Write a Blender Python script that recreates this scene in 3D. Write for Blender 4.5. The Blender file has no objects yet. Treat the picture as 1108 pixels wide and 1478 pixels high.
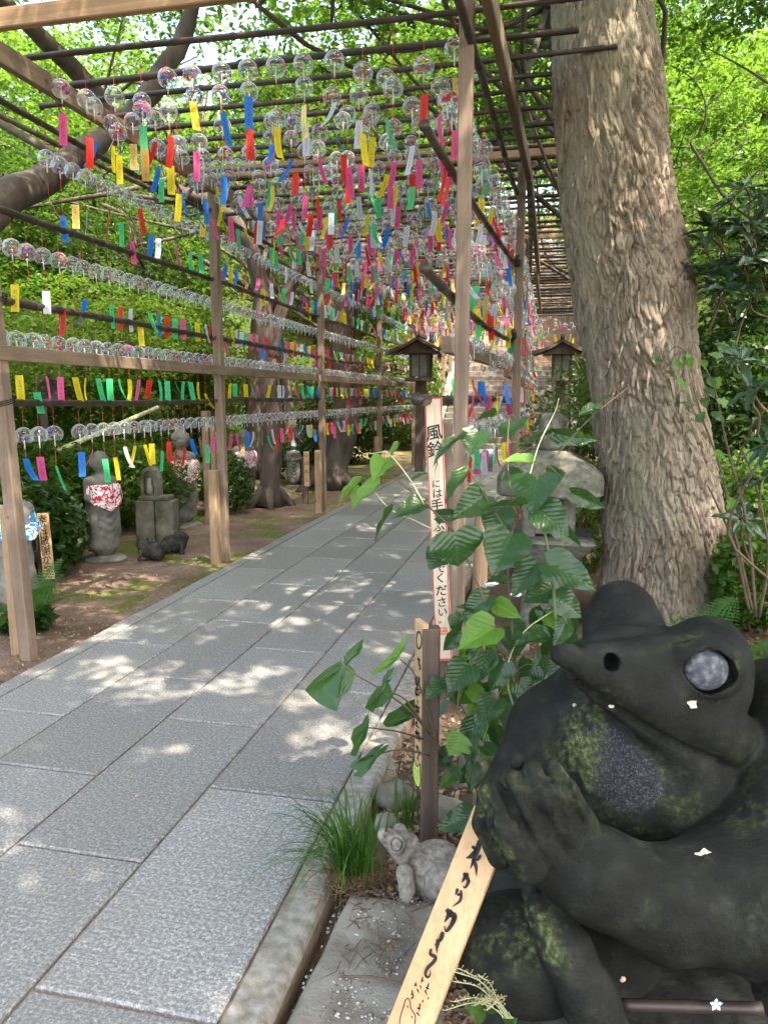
import bpy, math, random
import numpy as np
from mathutils import Vector, Matrix, Euler
R = math.radians
rnd = random.Random(7)
rng = np.random.default_rng(11)
sc = bpy.context.scene
C = sc.collection

# ---------------------------------------------------------------- camera, world, sun, exposure
F, CH = 1067.0, 1.5                       # focal length in photo pixels, eye height in metres
YAW, PIT = R(12.57), R(8.9)
cd = bpy.data.cameras.new('camera'); cam = bpy.data.objects.new('camera', cd); C.objects.link(cam)
cd.sensor_fit = 'VERTICAL'; cd.sensor_height = 36; cd.lens = 36*F/1478
cd.clip_start = .05; cd.clip_end = 400
cam.location = (0, 0, CH); cam.rotation_euler = (R(90)-PIT, 0, YAW)
sc.camera = cam
SUN_EL, SUN_AZ = R(60), R(128)            # azimuth clockwise from +Y: behind the camera, to the right
SUNV = np.array([math.cos(SUN_EL)*math.sin(SUN_AZ), math.cos(SUN_EL)*math.cos(SUN_AZ), math.sin(SUN_EL)])
w = bpy.data.worlds.new('World'); sc.world = w; w.use_nodes = True
wn = w.node_tree; bg = wn.nodes['Background']
sky = wn.nodes.new('ShaderNodeTexSky'); sky.sky_type = 'NISHITA'; sky.sun_disc = False
sky.sun_elevation = SUN_EL; sky.sun_rotation = SUN_AZ; sky.air_density = 1.0; sky.dust_density = 4.0; sky.ozone_density = .6
wn.links.new(sky.outputs[0], bg.inputs[0]); bg.inputs[1].default_value = .15
sl = bpy.data.lights.new('sun', 'SUN'); sl.energy = 2.1; sl.angle = R(.55); sl.color = (1, .93, .84)
so = bpy.data.objects.new('sun', sl); C.objects.link(so)
so.rotation_euler = Vector(-SUNV).to_track_quat('-Z', 'Y').to_euler(); so.location = (3, -3, 12)
sc.view_settings.view_transform = 'Standard'; sc.view_settings.look = 'None'
sc.view_settings.gamma = 1; sc.view_settings.use_curve_mapping = False
sc.view_settings.exposure = 2.85
sc.view_settings.use_white_balance = True; sc.view_settings.white_balance_temperature = 7250; sc.view_settings.white_balance_tint = 9
sc.cycles.use_denoising = True
sc.cycles.max_bounces = 10; sc.cycles.diffuse_bounces = 5; sc.cycles.glossy_bounces = 3
sc.cycles.transmission_bounces = 5; sc.cycles.transparent_max_bounces = 28
sc.cycles.sample_clamp_indirect = 6; sc.cycles.caustics_reflective = False; sc.cycles.caustics_refractive = False

# ---------------------------------------------------------------- geometry of the view (used only to measure where things stand)
fw = np.array([-math.sin(YAW)*math.cos(PIT), math.cos(YAW)*math.cos(PIT), -math.sin(PIT)])
rt = np.array([math.cos(YAW), math.sin(YAW), 0.]); up = np.cross(rt, fw)
O = np.array([0, 0, CH])
def ray(u, v): return fw+rt*(u-554)/F+up*(739-v)/F
def onZ(u, v, z=0): d = ray(u, v); return O+d*(z-CH)/d[2]
def onY(u, v, Y): d = ray(u, v); return O+d*Y/d[1]
def onX(u, v, X): d = ray(u, v); return O+d*X/d[0]
def atD(u, v, D): return O+ray(u, v)*D
def proj(P):
    d = np.asarray(P)-O; z = d@fw
    return 554+F*(d@rt)/z, 739-F*(d@up)/z, z

# ---------------------------------------------------------------- numpy noise
def _h(ix, iy, iz, s):
    n = (ix*374761393+iy*668265263+iz*2147483647+s*974634777) & 0xffffffff
    n = ((n ^ (n >> 13))*1274126177) & 0xffffffff
    return ((n ^ (n >> 16)) & 0xffff)/65535.
def vnoise(P, s=0):
    P = np.asarray(P, float); i = np.floor(P).astype(np.int64); f = P-i; f = f*f*(3-2*f)
    r = 0
    for dx in (0, 1):
        wx = f[..., 0] if dx else 1-f[..., 0]
        for dy in (0, 1):
            wy = f[..., 1] if dy else 1-f[..., 1]
            for dz in (0, 1):
                wz = f[..., 2] if dz else 1-f[..., 2]
                r = r+wx*wy*wz*_h(i[..., 0]+dx, i[..., 1]+dy, i[..., 2]+dz, s)
    return r
def fbm(P, o=4, s=0):
    P = np.asarray(P, float); a, t, r = 1., 0., 0.
    for k in range(o):
        r = r+a*vnoise(P*2**k, s+k); t += a; a *= .5
    return r/t
def sstep(a, b, x): t = np.clip((x-a)/(b-a), 0, 1); return t*t*(3-2*t)

# ---------------------------------------------------------------- object helpers
def tag(o, label=None, cat=None, group=None, kind=None):
    if label: o['label'] = label
    if cat: o['category'] = cat
    if group: o['group'] = group
    if kind: o['kind'] = kind
    return o
def wloc(o):
    l = Vector((0, 0, 0))
    while o is not None: l = l+o.location; o = o.parent
    return np.array(l)
def thing(name, loc, label, cat, group=None):
    o = bpy.data.objects.new(name, None); C.objects.link(o); o.location = loc; o.empty_display_size = .1
    return tag(o, label, cat, group)
def raw_mesh(name, V, Fc, mat, smooth=False, uv=None, matidx=None):
    V = np.asarray(V, np.float32).reshape(-1, 3)
    me = bpy.data.meshes.new(name)
    if isinstance(Fc, np.ndarray):
        n, k = Fc.shape
        me.vertices.add(len(V)); me.vertices.foreach_set('co', V.ravel())
        me.loops.add(n*k); me.loops.foreach_set('vertex_index', Fc.astype(np.int32).ravel())
        me.polygons.add(n); me.polygons.foreach_set('loop_start', np.arange(0, n*k, k, dtype=np.int32))
        me.polygons.foreach_set('loop_total', np.full(n, k, np.int32))
        me.update(calc_edges=True)
    else:
        me.from_pydata([tuple(map(float, p)) for p in V], [], Fc); me.update()
    if smooth: me.polygons.foreach_set('use_smooth', np.ones(len(me.polygons), bool))
    for m in (mat if isinstance(mat, (list, tuple)) else [mat]): me.materials.append(m)
    if matidx is not None: me.polygons.foreach_set('material_index', np.asarray(matidx, np.int32))
    if uv is not None:
        l = me.uv_layers.new(name='UVMap'); vi = np.empty(len(me.loops), np.int32); me.loops.foreach_get('vertex_index', vi)
        l.data.foreach_set('uv', np.asarray(uv, np.float32)[vi].ravel())
    return me
def link(name, me, parent=None):
    o = bpy.data.objects.new(name, me); C.objects.link(o)
    if parent is not None: o.parent = parent
    return o
def mobj(name, V, Fc, mat, parent=None, smooth=False, uv=None, matidx=None):
    V = np.asarray(V, float).reshape(-1, 3)
    if parent is not None: V = V-wloc(parent)
    return link(name, raw_mesh(name, V, Fc, mat, smooth, uv, matidx), parent)
class MB:
    def __init__(s): s.v, s.f, s.m = [], [], []
    def add(s, V, Fc, mi=0):
        b = len(s.v); s.v += [tuple(map(float, p)) for p in V]; s.f += [tuple(int(i)+b for i in q) for q in Fc]; s.m += [mi]*len(Fc); return s
    def box(s, c, d, rot=None, ch=0., mi=0):
        hx, hy, hz = d[0]/2, d[1]/2, d[2]/2
        if ch <= 0:
            V = [(x, y, z) for z in (-hz, hz) for y in (-hy, hy) for x in (-hx, hx)]
            Fc = [(0, 2, 3, 1), (4, 5, 7, 6), (0, 1, 5, 4), (2, 6, 7, 3), (0, 4, 6, 2), (1, 3, 7, 5)]
        else:                                # chamfered along its longest axis and at the ends
            ax = int(np.argmax(d)); o = [i for i in range(3) if i != ax]; h = [hx, hy, hz]
            a, b = h[o[0]], h[o[1]]; ch = min(ch, a*.45, b*.45)
            sec = [(-a+ch, -b), (a-ch, -b), (a, -b+ch), (a, b-ch), (a-ch, b), (-a+ch, b), (-a, b-ch), (-a, -b+ch)]
            V = []
            for t, k in ((-h[ax], 1-ch/a*.7), (-h[ax]+ch*.7, 1), (h[ax]-ch*.7, 1), (h[ax], 1-ch/a*.7)):
                for p in sec:
                    q = [0, 0, 0]; q[ax] = t; q[o[0]] = p[0]*k; q[o[1]] = p[1]*k; V.append(tuple(q))
            Fc = [(i*8+j, i*8+(j+1) % 8, (i+1)*8+(j+1) % 8, (i+1)*8+j) for i in range(3) for j in range(8)]
            Fc += [tuple(range(7, -1, -1)), tuple(range(24, 32))]
            if ax == 1: Fc = [tuple(reversed(q)) for q in Fc]
        M = rot if rot is not None else Matrix.Identity(3)
        V = [M @ Vector(p)+Vector(c) for p in V]
        return s.add(V, Fc, mi)
    def tube(s, pts, rad, n=8, cap=True, mi=0, closed=False):
        P = [Vector(p) for p in pts]; m = len(P)
        rr = rad if hasattr(rad, '__len__') else [rad]*m
        T = [(P[min(i+1, m-1)]-P[max(i-1, 0)]).normalized() for i in range(m)]
        a = T[0].orthogonal().normalized(); V = []
        for i in range(m):
            a = (a-T[i]*a.dot(T[i]))
            a = a.normalized() if a.length > 1e-6 else T[i].orthogonal().normalized()
            b = T[i].cross(a)
            for k in range(n):
                t = 2*math.pi*k/n; V.append(P[i]+(a*math.cos(t)+b*math.sin(t))*rr[i])
        Fc = [(i*n+k, i*n+(k+1) % n, (i+1)*n+(k+1) % n, (i+1)*n+k) for i in range(m-1) for k in range(n)]
        if cap: Fc += [tuple(range(n-1, -1, -1)), tuple(range((m-1)*n, m*n))]
        return s.add(V, Fc, mi)
    def lathe(s, prof, c=(0, 0, 0), n=24, sx=1., sy=1., mi=0, rotz=0.):
        V = []
        for r, z in prof:
            for k in range(n):
                t = 2*math.pi*k/n+rotz; V.append((c[0]+r*math.cos(t)*sx, c[1]+r*math.sin(t)*sy, c[2]+z))
        m = len(prof)
        Fc = [(i*n+k, i*n+(k+1) % n, (i+1)*n+(k+1) % n, (i+1)*n+k) for i in range(m-1) for k in range(n)]
        Fc += [tuple(range(n-1, -1, -1)), tuple(range((m-1)*n, m*n))]
        return s.add(V, Fc, mi)
    def build(s, name, mat, parent=None, smooth=False, loc=None):
        V = np.array(s.v, float)
        if loc is not None: V = V-np.array(loc)
        elif parent is not None: V = V-wloc(parent)
        me = raw_mesh(name, V, s.f, mat, smooth, matidx=s.m)
        o = link(name, me, parent)
        return o
def catmull(pts, n=8):
    P = np.array(pts, float); P = np.vstack([2*P[0]-P[1], P, 2*P[-1]-P[-2]]); out = []
    for i in range(1, len(P)-2):
        for t in np.linspace(0, 1, n, endpoint=False):
            a, b, c, d = P[i-1], P[i], P[i+1], P[i+2]
            out.append(.5*((2*b)+(c-a)*t+(2*a-5*b+4*c-d)*t*t+(3*b-a-3*c+d)*t**3))
    out.append(P[-2]); return np.array(out)

# ---------------------------------------------------------------- materials
def newmat(name):
    m = bpy.data.materials.new(name); m.use_nodes = True; nt = m.node_tree; nt.nodes.clear()
    out = nt.nodes.new('ShaderNodeOutputMaterial'); b = nt.nodes.new('ShaderNodeBsdfPrincipled')
    nt.links.new(b.outputs[0], out.inputs[0]); return m, nt, b, out
def N(nt, t, **k):
    n = nt.nodes.new('ShaderNode'+t)
    for a, v in k.items():
        if a.startswith('i_'):
            key = a[2:]; key = int(key) if key.isdigit() else key.replace('_', ' ')
            n.inputs[key].default_value = v
        else: setattr(n, a, v)
    return n
def L(nt, a, b): nt.links.new(a, b)
def coords(nt, kind='world', scale=(1, 1, 1), rnd_off=False):
    mp = N(nt, 'Mapping'); mp.inputs['Scale'].default_value = scale
    if kind == 'world': g = N(nt, 'NewGeometry'); L(nt, g.outputs['Position'], mp.inputs[0])
    else:
        g = N(nt, 'TexCoord'); src = g.outputs['UV' if kind == 'uv' else 'Object']
        if rnd_off:
            oi = N(nt, 'ObjectInfo'); ad = N(nt, 'VectorMath', operation='ADD')
            mu = N(nt, 'Math', operation='MULTIPLY'); mu.inputs[1].default_value = 40.
            L(nt, oi.outputs['Random'], mu.inputs[0]); L(nt, src, ad.inputs[0]); L(nt, mu.outputs[0], ad.inputs[1]); src = ad.outputs[0]
        L(nt, src, mp.inputs[0])
    return mp.outputs[0]
def ramp(nt, fac, stops):
    r = N(nt, 'ValToRGB'); e = r.color_ramp.elements
    while len(e) < len(stops): e.new(.5)
    for i, (p, c) in enumerate(stops): e[i].position = p; e[i].color = (*c, 1)
    L(nt, fac, r.inputs[0]); return r.outputs[0]
def noise(nt, co, scale, detail=4, rough=.55, dist=0.):
    n = N(nt, 'TexNoise'); n.inputs['Scale'].default_value = scale; n.inputs['Detail'].default_value = detail
    n.inputs['Roughness'].default_value = rough; n.inputs['Distortion'].default_value = dist
    L(nt, co, n.inputs['Vector']); return n.outputs['Fac']
def mixc(nt, fac, a, b, mode='MIX'):
    m = N(nt, 'Mix', data_type='RGBA', blend_type=mode)
    for s_, i in ((fac, 0), (a, 6), (b, 7)):
        if isinstance(s_, (int, float)): m.inputs[i].default_value = s_
        elif isinstance(s_, tuple): m.inputs[i].default_value = (*s_, 1)
        else: L(nt, s_, m.inputs[i])
    return m.outputs[2]
def maprange(nt, v, a, b, c=0., d=1.):
    m = N(nt, 'MapRange'); 
    for i, x in enumerate((a, b, c, d)): m.inputs[i+1].default_value = x
    L(nt, v, m.inputs[0]); return m.outputs[0]
def bump(nt, b, h, dist=.01, strength=1., prev=None):
    n = N(nt, 'Bump'); n.inputs['Strength'].default_value = strength; n.inputs['Distance'].default_value = dist
    L(nt, h, n.inputs['Height'])
    if prev is not None: L(nt, prev, n.inputs['Normal'])
    if b is not None: L(nt, n.outputs[0], b.inputs['Normal'])
    return n.outputs[0]
def simple(name, stops, scale=5., rough=.8, kind='world', stretch=(1, 1, 1), bumpd=.002, detail=5, spec=.3, rnd_off=False, var=0., fine=None):
    m, nt, b, out = newmat(name); co = coords(nt, kind, stretch, rnd_off)
    f = noise(nt, co, scale, detail); c = ramp(nt, f, stops)
    if var:
        oi = N(nt, 'ObjectInfo'); k = maprange(nt, oi.outputs['Random'], 0, 1, 1-var, 1+var)
        hs = N(nt, 'HueSaturation'); L(nt, k, hs.inputs['Value']); L(nt, c, hs.inputs['Color']); c = hs.outputs[0]
    L(nt, c, b.inputs['Base Color']); b.inputs['Roughness'].default_value = rough
    b.inputs['Specular IOR Level'].default_value = spec
    hf = noise(nt, co, fine or scale*6, 4)
    if bumpd: bump(nt, b, hf, bumpd)
    return m
def wood(name, c1, c2, axis, rough=.75, kind='world', rings=16.):
    st = [1., 1., 1.]; st[axis] = .055
    m, nt, b, out = newmat(name); co = coords(nt, kind, tuple(st))
    f = noise(nt, co, rings, 4, .6, .8); g = noise(nt, co, rings*9, 3, .7)
    c = ramp(nt, f, [(.3, c1), (.5, tuple((a+b_)/2 for a, b_ in zip(c1, c2))), (.7, c2)])
    c = mixc(nt, maprange(nt, g, .45, .75, 0, .45), c, tuple(x*.45 for x in c1))
    co2 = coords(nt, kind, (1, 1, 1)); k = N(nt, 'TexVoronoi'); k.inputs['Scale'].default_value = 5.; L(nt, co2, k.inputs['Vector'])
    c = mixc(nt, maprange(nt, k.outputs['Distance'], .05, .10, .8, 0.), c, tuple(x*.25 for x in c1))
    bgn = noise(nt, co2, 1.9, 4, .65); c = mixc(nt, maprange(nt, bgn, .42, .68, 0, .5), c, tuple(x*.55 for x in c1))
    L(nt, c, b.inputs['Base Color']); b.inputs['Roughness'].default_value = rough; b.inputs['Specular IOR Level'].default_value = .25
    bump(nt, b, g, .0015); return m
def leafmat(name, c1, c2, trans, tf=.45, rough=.5, scale=3., spec=.35, vein=False, kind='world'):
    m = bpy.data.materials.new(name); m.use_nodes = True; nt = m.node_tree; nt.nodes.clear()
    out = nt.nodes.new('ShaderNodeOutputMaterial'); b = N(nt, 'BsdfPrincipled'); t = N(nt, 'BsdfTranslucent'); mx = N(nt, 'MixShader')
    co = coords(nt, 'world'); f = noise(nt, co, scale, 3); g = noise(nt, co, scale*17, 2)
    ff = N(nt, 'Math', operation='ADD'); L(nt, f, ff.inputs[0]); L(nt, maprange(nt, g, 0, 1, -.25, .25), ff.inputs[1])
    c = ramp(nt, ff.outputs[0], [(.3, c1), (.7, c2)])
    tc = ramp(nt, ff.outputs[0], [(.3, tuple(x*.75 for x in trans)), (.7, trans)])
    if vein:
        u = N(nt, 'TexCoord'); sx = N(nt, 'SeparateXYZ'); L(nt, u.outputs['UV'], sx.inputs[0])
        ab = N(nt, 'Math', operation='ABSOLUTE'); L(nt, sx.outputs[0], ab.inputs[0])
        q = N(nt, 'Math', operation='MULTIPLY_ADD'); q.inputs[1].default_value = -.75; L(nt, ab.outputs[0], q.inputs[0]); L(nt, sx.outputs[1], q.inputs[2])
        w_ = N(nt, 'Math', operation='MULTIPLY'); w_.inputs[1].default_value = 44.; L(nt, q.outputs[0], w_.inputs[0])
        sn = N(nt, 'Math', operation='SINE'); wn_ = N(nt, 'Math', operation='ADD'); L(nt, w_.outputs[0], wn_.inputs[0]); L(nt, maprange(nt, noise(nt, u.outputs['UV'], 4.5, 2), 0, 1, -2.2, 2.2), wn_.inputs[1]); L(nt, wn_.outputs[0], sn.inputs[0])
        v1 = maprange(nt, sn.outputs[0], .90, 1., 0., .16)
        mid = maprange(nt, ab.outputs[0], .0, .022, .4, 0.)
        mxx = N(nt, 'Math', operation='MAXIMUM'); L(nt, v1, mxx.inputs[0]); L(nt, mid, mxx.inputs[1])
        c = mixc(nt, mxx.outputs[0], c, tuple(min(1, x*2.2+.03) for x in c2))
        br = noise(nt, co, 21, 4, .7); c = mixc(nt, maprange(nt, br, .66, .72, 0, .75), c, (.10, .075, .03))
        c = mixc(nt, maprange(nt, noise(nt, co, 5, 2), .4, .7, 0, .35), c, tuple(x*1.35 for x in c2))
        bump(nt, b, sn.outputs[0], .0008, .45)
    L(nt, c, b.inputs['Base Color']); b.inputs['Roughness'].default_value = rough; b.inputs['Specular IOR Level'].default_value = spec
    L(nt, tc, t.inputs[0]); mx.inputs[0].default_value = tf
    L(nt, b.outputs[0], mx.inputs[1]); L(nt, t.outputs[0], mx.inputs[2]); L(nt, mx.outputs[0], out.inputs[0])
    return m
M = {}
M['post'] = wood('weathered_cedar_upright', (.19, .135, .10), (.34, .25, .185), 2)
M['beam_y'] = wood('weathered_cedar_lengthwise', (.19, .135, .095), (.33, .245, .175), 1)
M['beam_x'] = wood('cedar_beam_crosswise', (.36, .22, .13), (.52, .36, .22), 0)
M['stake'] = wood('pale_cedar_stake', (.33, .21, .125), (.48, .34, .21), 2)
M['darkpost'] = wood('dark_weathered_post', (.10, .068, .052), (.17, .125, .10), 2)
M['board'] = wood('fresh_cedar_board', (.60, .37, .19), (.70, .47, .26), 2, .6, rings=9.)
M['signface'] = wood('pale_sign_board', (.66, .54, .40), (.76, .66, .52), 2, .6, rings=7.)
M['bamboo'] = simple('smoked_bamboo', [(.3, (.022, .015, .013)), (.6, (.05, .034, .028)), (.75, (.10, .075, .06))], 9, .42, bumpd=.001, spec=.5)
M['endgrain'] = simple('cut_end', [(.3, (.35, .24, .12)), (.7, (.5, .36, .2))], 40, .8)
M['ink'] = simple('black_ink', [(.3, (.012, .011, .012)), (.7, (.03, .028, .028))], 30, .7, bumpd=0)
M['redpaint'] = simple('red_border_paint', [(.3, (.50, .05, .04)), (.7, (.6, .09, .07))], 30, .6, bumpd=0)
M['seal'] = simple('pale_red_seal', [(.35, (.7, .36, .28)), (.5, (.65, .12, .08))], 60, .7, bumpd=0)
M['doodle'] = simple('yellow_green_marker', [(.3, (.45, .62, .10)), (.7, (.55, .70, .18))], 20, .7, bumpd=0)
M['stone'] = simple('weathered_granite', [(.25, (.10, .10, .085)), (.5, (.22, .21, .185)), (.75, (.34, .32, .29))], 7, .9, bumpd=.004, fine=120)
M['mossstone'] = simple('mossy_stone', [(.3, (.055, .065, .03)), (.5, (.14, .13, .10)), (.75, (.25, .235, .20))], 6, .95, bumpd=.004, fine=90)
M['greystatue'] = simple('smooth_grey_statue_stone', [(.3, (.085, .088, .072)), (.5, (.15, .148, .13)), (.7, (.24, .235, .215))], 8, .85, bumpd=.002, fine=110)
M['darkrock'] = simple('black_wet_rock', [(.35, (.012, .013, .011)), (.7, (.05, .05, .042))], 14, .7, bumpd=.004, fine=60)
M['rock'] = simple('river_stone', [(.3, (.12, .11, .085)), (.55, (.24, .22, .17)), (.75, (.33, .31, .26))], 9, .85, bumpd=.002, fine=80, var=.25)
M['white'] = simple('white_paper', [(.3, (.72, .72, .75)), (.7, (.82, .82, .84))], 20, .8, bumpd=0)
M['darkwood'] = wood('old_shrine_wood', (.11, .08, .065), (.20, .155, .13), 2)
M['bark'] = simple('maple_bark', [(.3, (.055, .045, .038)), (.55, (.11, .09, .075)), (.75, (.17, .145, .12))], 6, .95, stretch=(1, 1, .35), bumpd=.012, fine=26)
M['twig'] = simple('brown_twig', [(.3, (.09, .06, .04)), (.7, (.17, .12, .08))], 20, .85, bumpd=0)
M['greenstem'] = simple('green_stem', [(.3, (.08, .13, .04)), (.7, (.16, .20, .07))], 20, .6, bumpd=0)
M['palestem'] = simple('pale_stem', [(.3, (.38, .44, .22)), (.7, (.5, .52, .3))], 20, .6, bumpd=0)
M['maple'] = leafmat('maple_leaves', (.026, .070, .012), (.085, .165, .020), (.14, .29, .03), .45, .55, 1.2)
M['maple2'] = leafmat('young_maple_leaves', (.036, .095, .014), (.115, .20, .024), (.21, .40, .04), .48, .55, 1.1)
M['evergreen'] = leafmat('evergreen_leaves', (.020, .055, .013), (.05, .11, .022), (.09, .20, .025), .3, .38, 1.5, .5)
M['shrub'] = leafmat('shrub_leaves', (.034, .090, .016), (.085, .175, .026), (.16, .32, .035), .38, .42, 1.5, .45)
M['bigleaf'] = leafmat('large_glossy_leaves', (.020, .062, .020), (.034, .088, .026), (.10, .22, .03), .28, .28, 6, .5, vein=True)
M['farleaf'] = leafmat('leopard_plant_leaves', (.025, .085, .018), (.04, .11, .022), (.12, .26, .03), .3, .3, 6, .5, vein=True)
M['youngleaf'] = leafmat('young_leaves', (.10, .24, .03), (.14, .30, .04), (.28, .46, .05), .4, .4, 6, .45, vein=True)
M['longleaf'] = leafmat('leathery_leaves', (.022, .055, .025), (.05, .10, .04), (.05, .10, .02), .15, .33, 3, .55)
M['grass'] = leafmat('grass_blades', (.03, .10, .012), (.07, .18, .02), (.12, .28, .03), .3, .45, 14)
M['fern'] = leafmat('fern_fronds', (.03, .10, .02), (.06, .16, .03), (.14, .30, .04), .35, .5, 9)
# ================================================================ ground
def gh(x, y):
    x = np.asarray(x, float); y = np.asarray(y, float)
    P = np.stack([x, y, x*0], -1)
    n = fbm(P*.9, 4, 3)-.5; nf = fbm(P*7, 3, 9)-.5
    left = -.075+.05*n+.02*nf+sstep(-5.2, -16, x)*2.6+.25*sstep(-4.6, -7, x)
    right = -.035+.05*sstep(-.3, .6, x)+.03*n*sstep(-.5, .3, x)+.028*nf+sstep(1.1, 9, x)*1.6*sstep(2.5, 5, y)+.12*sstep(.2, .9, x)*sstep(3.2, 4.8, y)
    z = np.where(x < -1.7, left, right)
    onpath = (x > -2.81) & (x < -.585)
    z = np.where(onpath & (y < 21.4), -.09, z)
    z = z+sstep(21.6, 36, y)*9.5+sstep(20, 24, y)*sstep(.2, 2.5, np.abs(x+1.5)-1.9)*1.2
    return z
def gz(x, y): return float(gh(np.array([x]), np.array([y]))[0])
def grid(x0, x1, y0, y1, s):
    xs = np.arange(x0, x1+s*.5, s); ys = np.arange(y0, y1+s*.5, s)
    X, Y = np.meshgrid(xs, ys); nx, ny = len(xs), len(ys)
    i = np.arange(ny-1)[:, None]*nx+np.arange(nx-1)[None]
    return X, Y, np.stack([i, i+1, i+1+nx, i+nx], -1).reshape(-1, 4)
def ground_mat():
    m, nt, b, out = newmat('garden_soil'); co = coords(nt)
    f = noise(nt, co, 1.3, 6, .62); g = noise(nt, co, 22, 5, .7); h = noise(nt, co, 90, 3, .7)
    c = ramp(nt, f, [(.3, (.15, .10, .075)), (.5, (.26, .185, .14)), (.7, (.36, .27, .21))])
    c = mixc(nt, maprange(nt, g, .35, .7, 0, .6), c, (.11, .07, .05))
    sx = N(nt, 'SeparateXYZ'); L(nt, co, sx.inputs[0])
    mo = noise(nt, co, .95, 4, .6, .4)
    side = maprange(nt, sx.outputs[0], -2.2, -2.7)            # moss grows beside the left edge of the path
    far = maprange(nt, sx.outputs[0], -6.5, -4.8)
    mm = N(nt, 'Math', operation='MULTIPLY'); L(nt, side, mm.inputs[0]); L(nt, maprange(nt, mo, .48, .56), mm.inputs[1])
    m2 = N(nt, 'Math', operation='MULTIPLY'); L(nt, mm.outputs[0], m2.inputs[0]); L(nt, far, m2.inputs[1])
    m3 = N(nt, 'Math', operation='MULTIPLY'); L(nt, m2.outputs[0], m3.inputs[0]); L(nt, maprange(nt, g, .3, .55, .45, 1), m3.inputs[1])
    c = mixc(nt, m3.outputs[0], c, mixc(nt, h, (.07, .095, .018), (.15, .17, .035)))
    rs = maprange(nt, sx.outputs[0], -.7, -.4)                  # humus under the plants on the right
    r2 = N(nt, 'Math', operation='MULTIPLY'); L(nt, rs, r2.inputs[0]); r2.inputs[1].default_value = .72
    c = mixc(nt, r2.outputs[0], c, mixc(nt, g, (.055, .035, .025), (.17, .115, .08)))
    wl = maprange(nt, sx.outputs[0], -5.2, -6.5); wr = maprange(nt, sx.outputs[0], 2.5, 4.)
    wa = N(nt, 'Math', operation='MAXIMUM'); L(nt, wl, wa.inputs[0]); L(nt, wr, wa.inputs[1])
    c = mixc(nt, wa.outputs[0], c, mixc(nt, g, (.02, .035, .012), (.06, .085, .02)))
    L(nt, c, b.inputs['Base Color']); b.inputs['Roughness'].default_value = .95; b.inputs['Specular IOR Level'].default_value = .1
    n1 = bump(nt, None, g, .02); bump(nt, b, h, .006, 1, n1); return m
M['soil'] = ground_mat()
gr = None
near = (-7.0, 4.0, .0, 12.0)
X, Y, Fc = grid(-60, 60, -24, 96, .5)
Z = gh(X, Y)
cx = (X[:-1, :-1]+.25).ravel(); cy = (Y[:-1, :-1]+.25).ravel()
keep = ~((cx > near[0]) & (cx < near[1]) & (cy > near[2]) & (cy < near[3]))
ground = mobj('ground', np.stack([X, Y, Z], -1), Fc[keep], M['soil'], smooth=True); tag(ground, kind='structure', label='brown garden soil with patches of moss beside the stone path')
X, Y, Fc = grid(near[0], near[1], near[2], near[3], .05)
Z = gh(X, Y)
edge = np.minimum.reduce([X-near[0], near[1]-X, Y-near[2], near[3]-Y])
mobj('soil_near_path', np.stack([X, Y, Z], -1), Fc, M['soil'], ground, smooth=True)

# ================================================================ path
def slab_mat():
    m, nt, b, out = newmat('speckled_granite'); co = coords(nt)
    oi = N(nt, 'ObjectInfo')
    f = noise(nt, co, 92, 3, .8); f2 = noise(nt, co, 40, 4, .6); big = noise(nt, co, 1.6, 4, .6)
    c = ramp(nt, f, [(.38, (.135, .134, .136)), (.48, (.215, .214, .216)), (.56, (.325, .332, .33)), (.66, (.50, .525, .52))])
    c = mixc(nt, maprange(nt, f2, .42, .62, .0, .4), c, (.17, .17, .173))
    st = N(nt, 'Mapping'); st.inputs['Scale'].default_value = (1, 42, 1); st.inputs['Rotation'].default_value = (0, 0, .12)
    L(nt, co, st.inputs[0]); s = noise(nt, st.outputs[0], 2.2, 3, .6)
    gate = maprange(nt, big, .45, .62)
    sg = N(nt, 'Math', operation='MULTIPLY'); L(nt, maprange(nt, s, .54, .68, 0, .38), sg.inputs[0]); L(nt, gate, sg.inputs[1])
    c = mixc(nt, sg.outputs[0], c, (.46, .48, .49))
    k = maprange(nt, oi.outputs['Random'], 0, 1, .80, 1.14)
    hs = N(nt, 'HueSaturation'); L(nt, k, hs.inputs['Value']); L(nt, c, hs.inputs['Color'])
    dirt = maprange(nt, big, .35, .62, .38, 0.)
    c = mixc(nt, dirt, hs.outputs[0], (.24, .215, .18))
    L(nt, c, b.inputs['Base Color']); b.inputs['Roughness'].default_value = .62; b.inputs['Specular IOR Level'].default_value = .35
    n1 = bump(nt, None, s, .004, .6); bump(nt, b, f, .0015, .8, n1); return m
M['slab'] = slab_mat()
M['kerb'] = simple('kerb_granite', [(.3, (.17, .155, .125)), (.5, (.26, .245, .21)), (.7, (.37, .36, .33))], 30, .85, bumpd=.002, fine=160, var=.08)
M['mortar'] = simple('sandy_mortar', [(.3, (.20, .155, .11)), (.6, (.31, .25, .185))], 30, .95, bumpd=.002)
path = mobj('path', *(lambda b: (b.v, b.f))(MB().box((-1.69, 10.5, -.048), (2.16, 22.2, .07))), M['mortar']); tag(path, 'grey speckled granite path running straight under the wind chime pergola', kind='structure')
def slab_mesh(w_, l_, t=.05, ch=.006):
    V = []; 
    for z, i in ((-t, 0), (-ch, 0), (0, ch)):
        for sx, sy in ((-1, -1), (1, -1), (1, 1), (-1, 1)): V.append((sx*(w_/2-i), sy*(l_/2-i), z))
    Fc = [(0, 1, 5, 4), (1, 2, 6, 5), (2, 3, 7, 6), (3, 0, 4, 7), (4, 5, 9, 8), (5, 6, 10, 9), (6, 7, 11, 10), (7, 4, 8, 11), (8, 9, 10, 11)]
    return raw_mesh('paving_slab', V, Fc, M['slab'])
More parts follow.
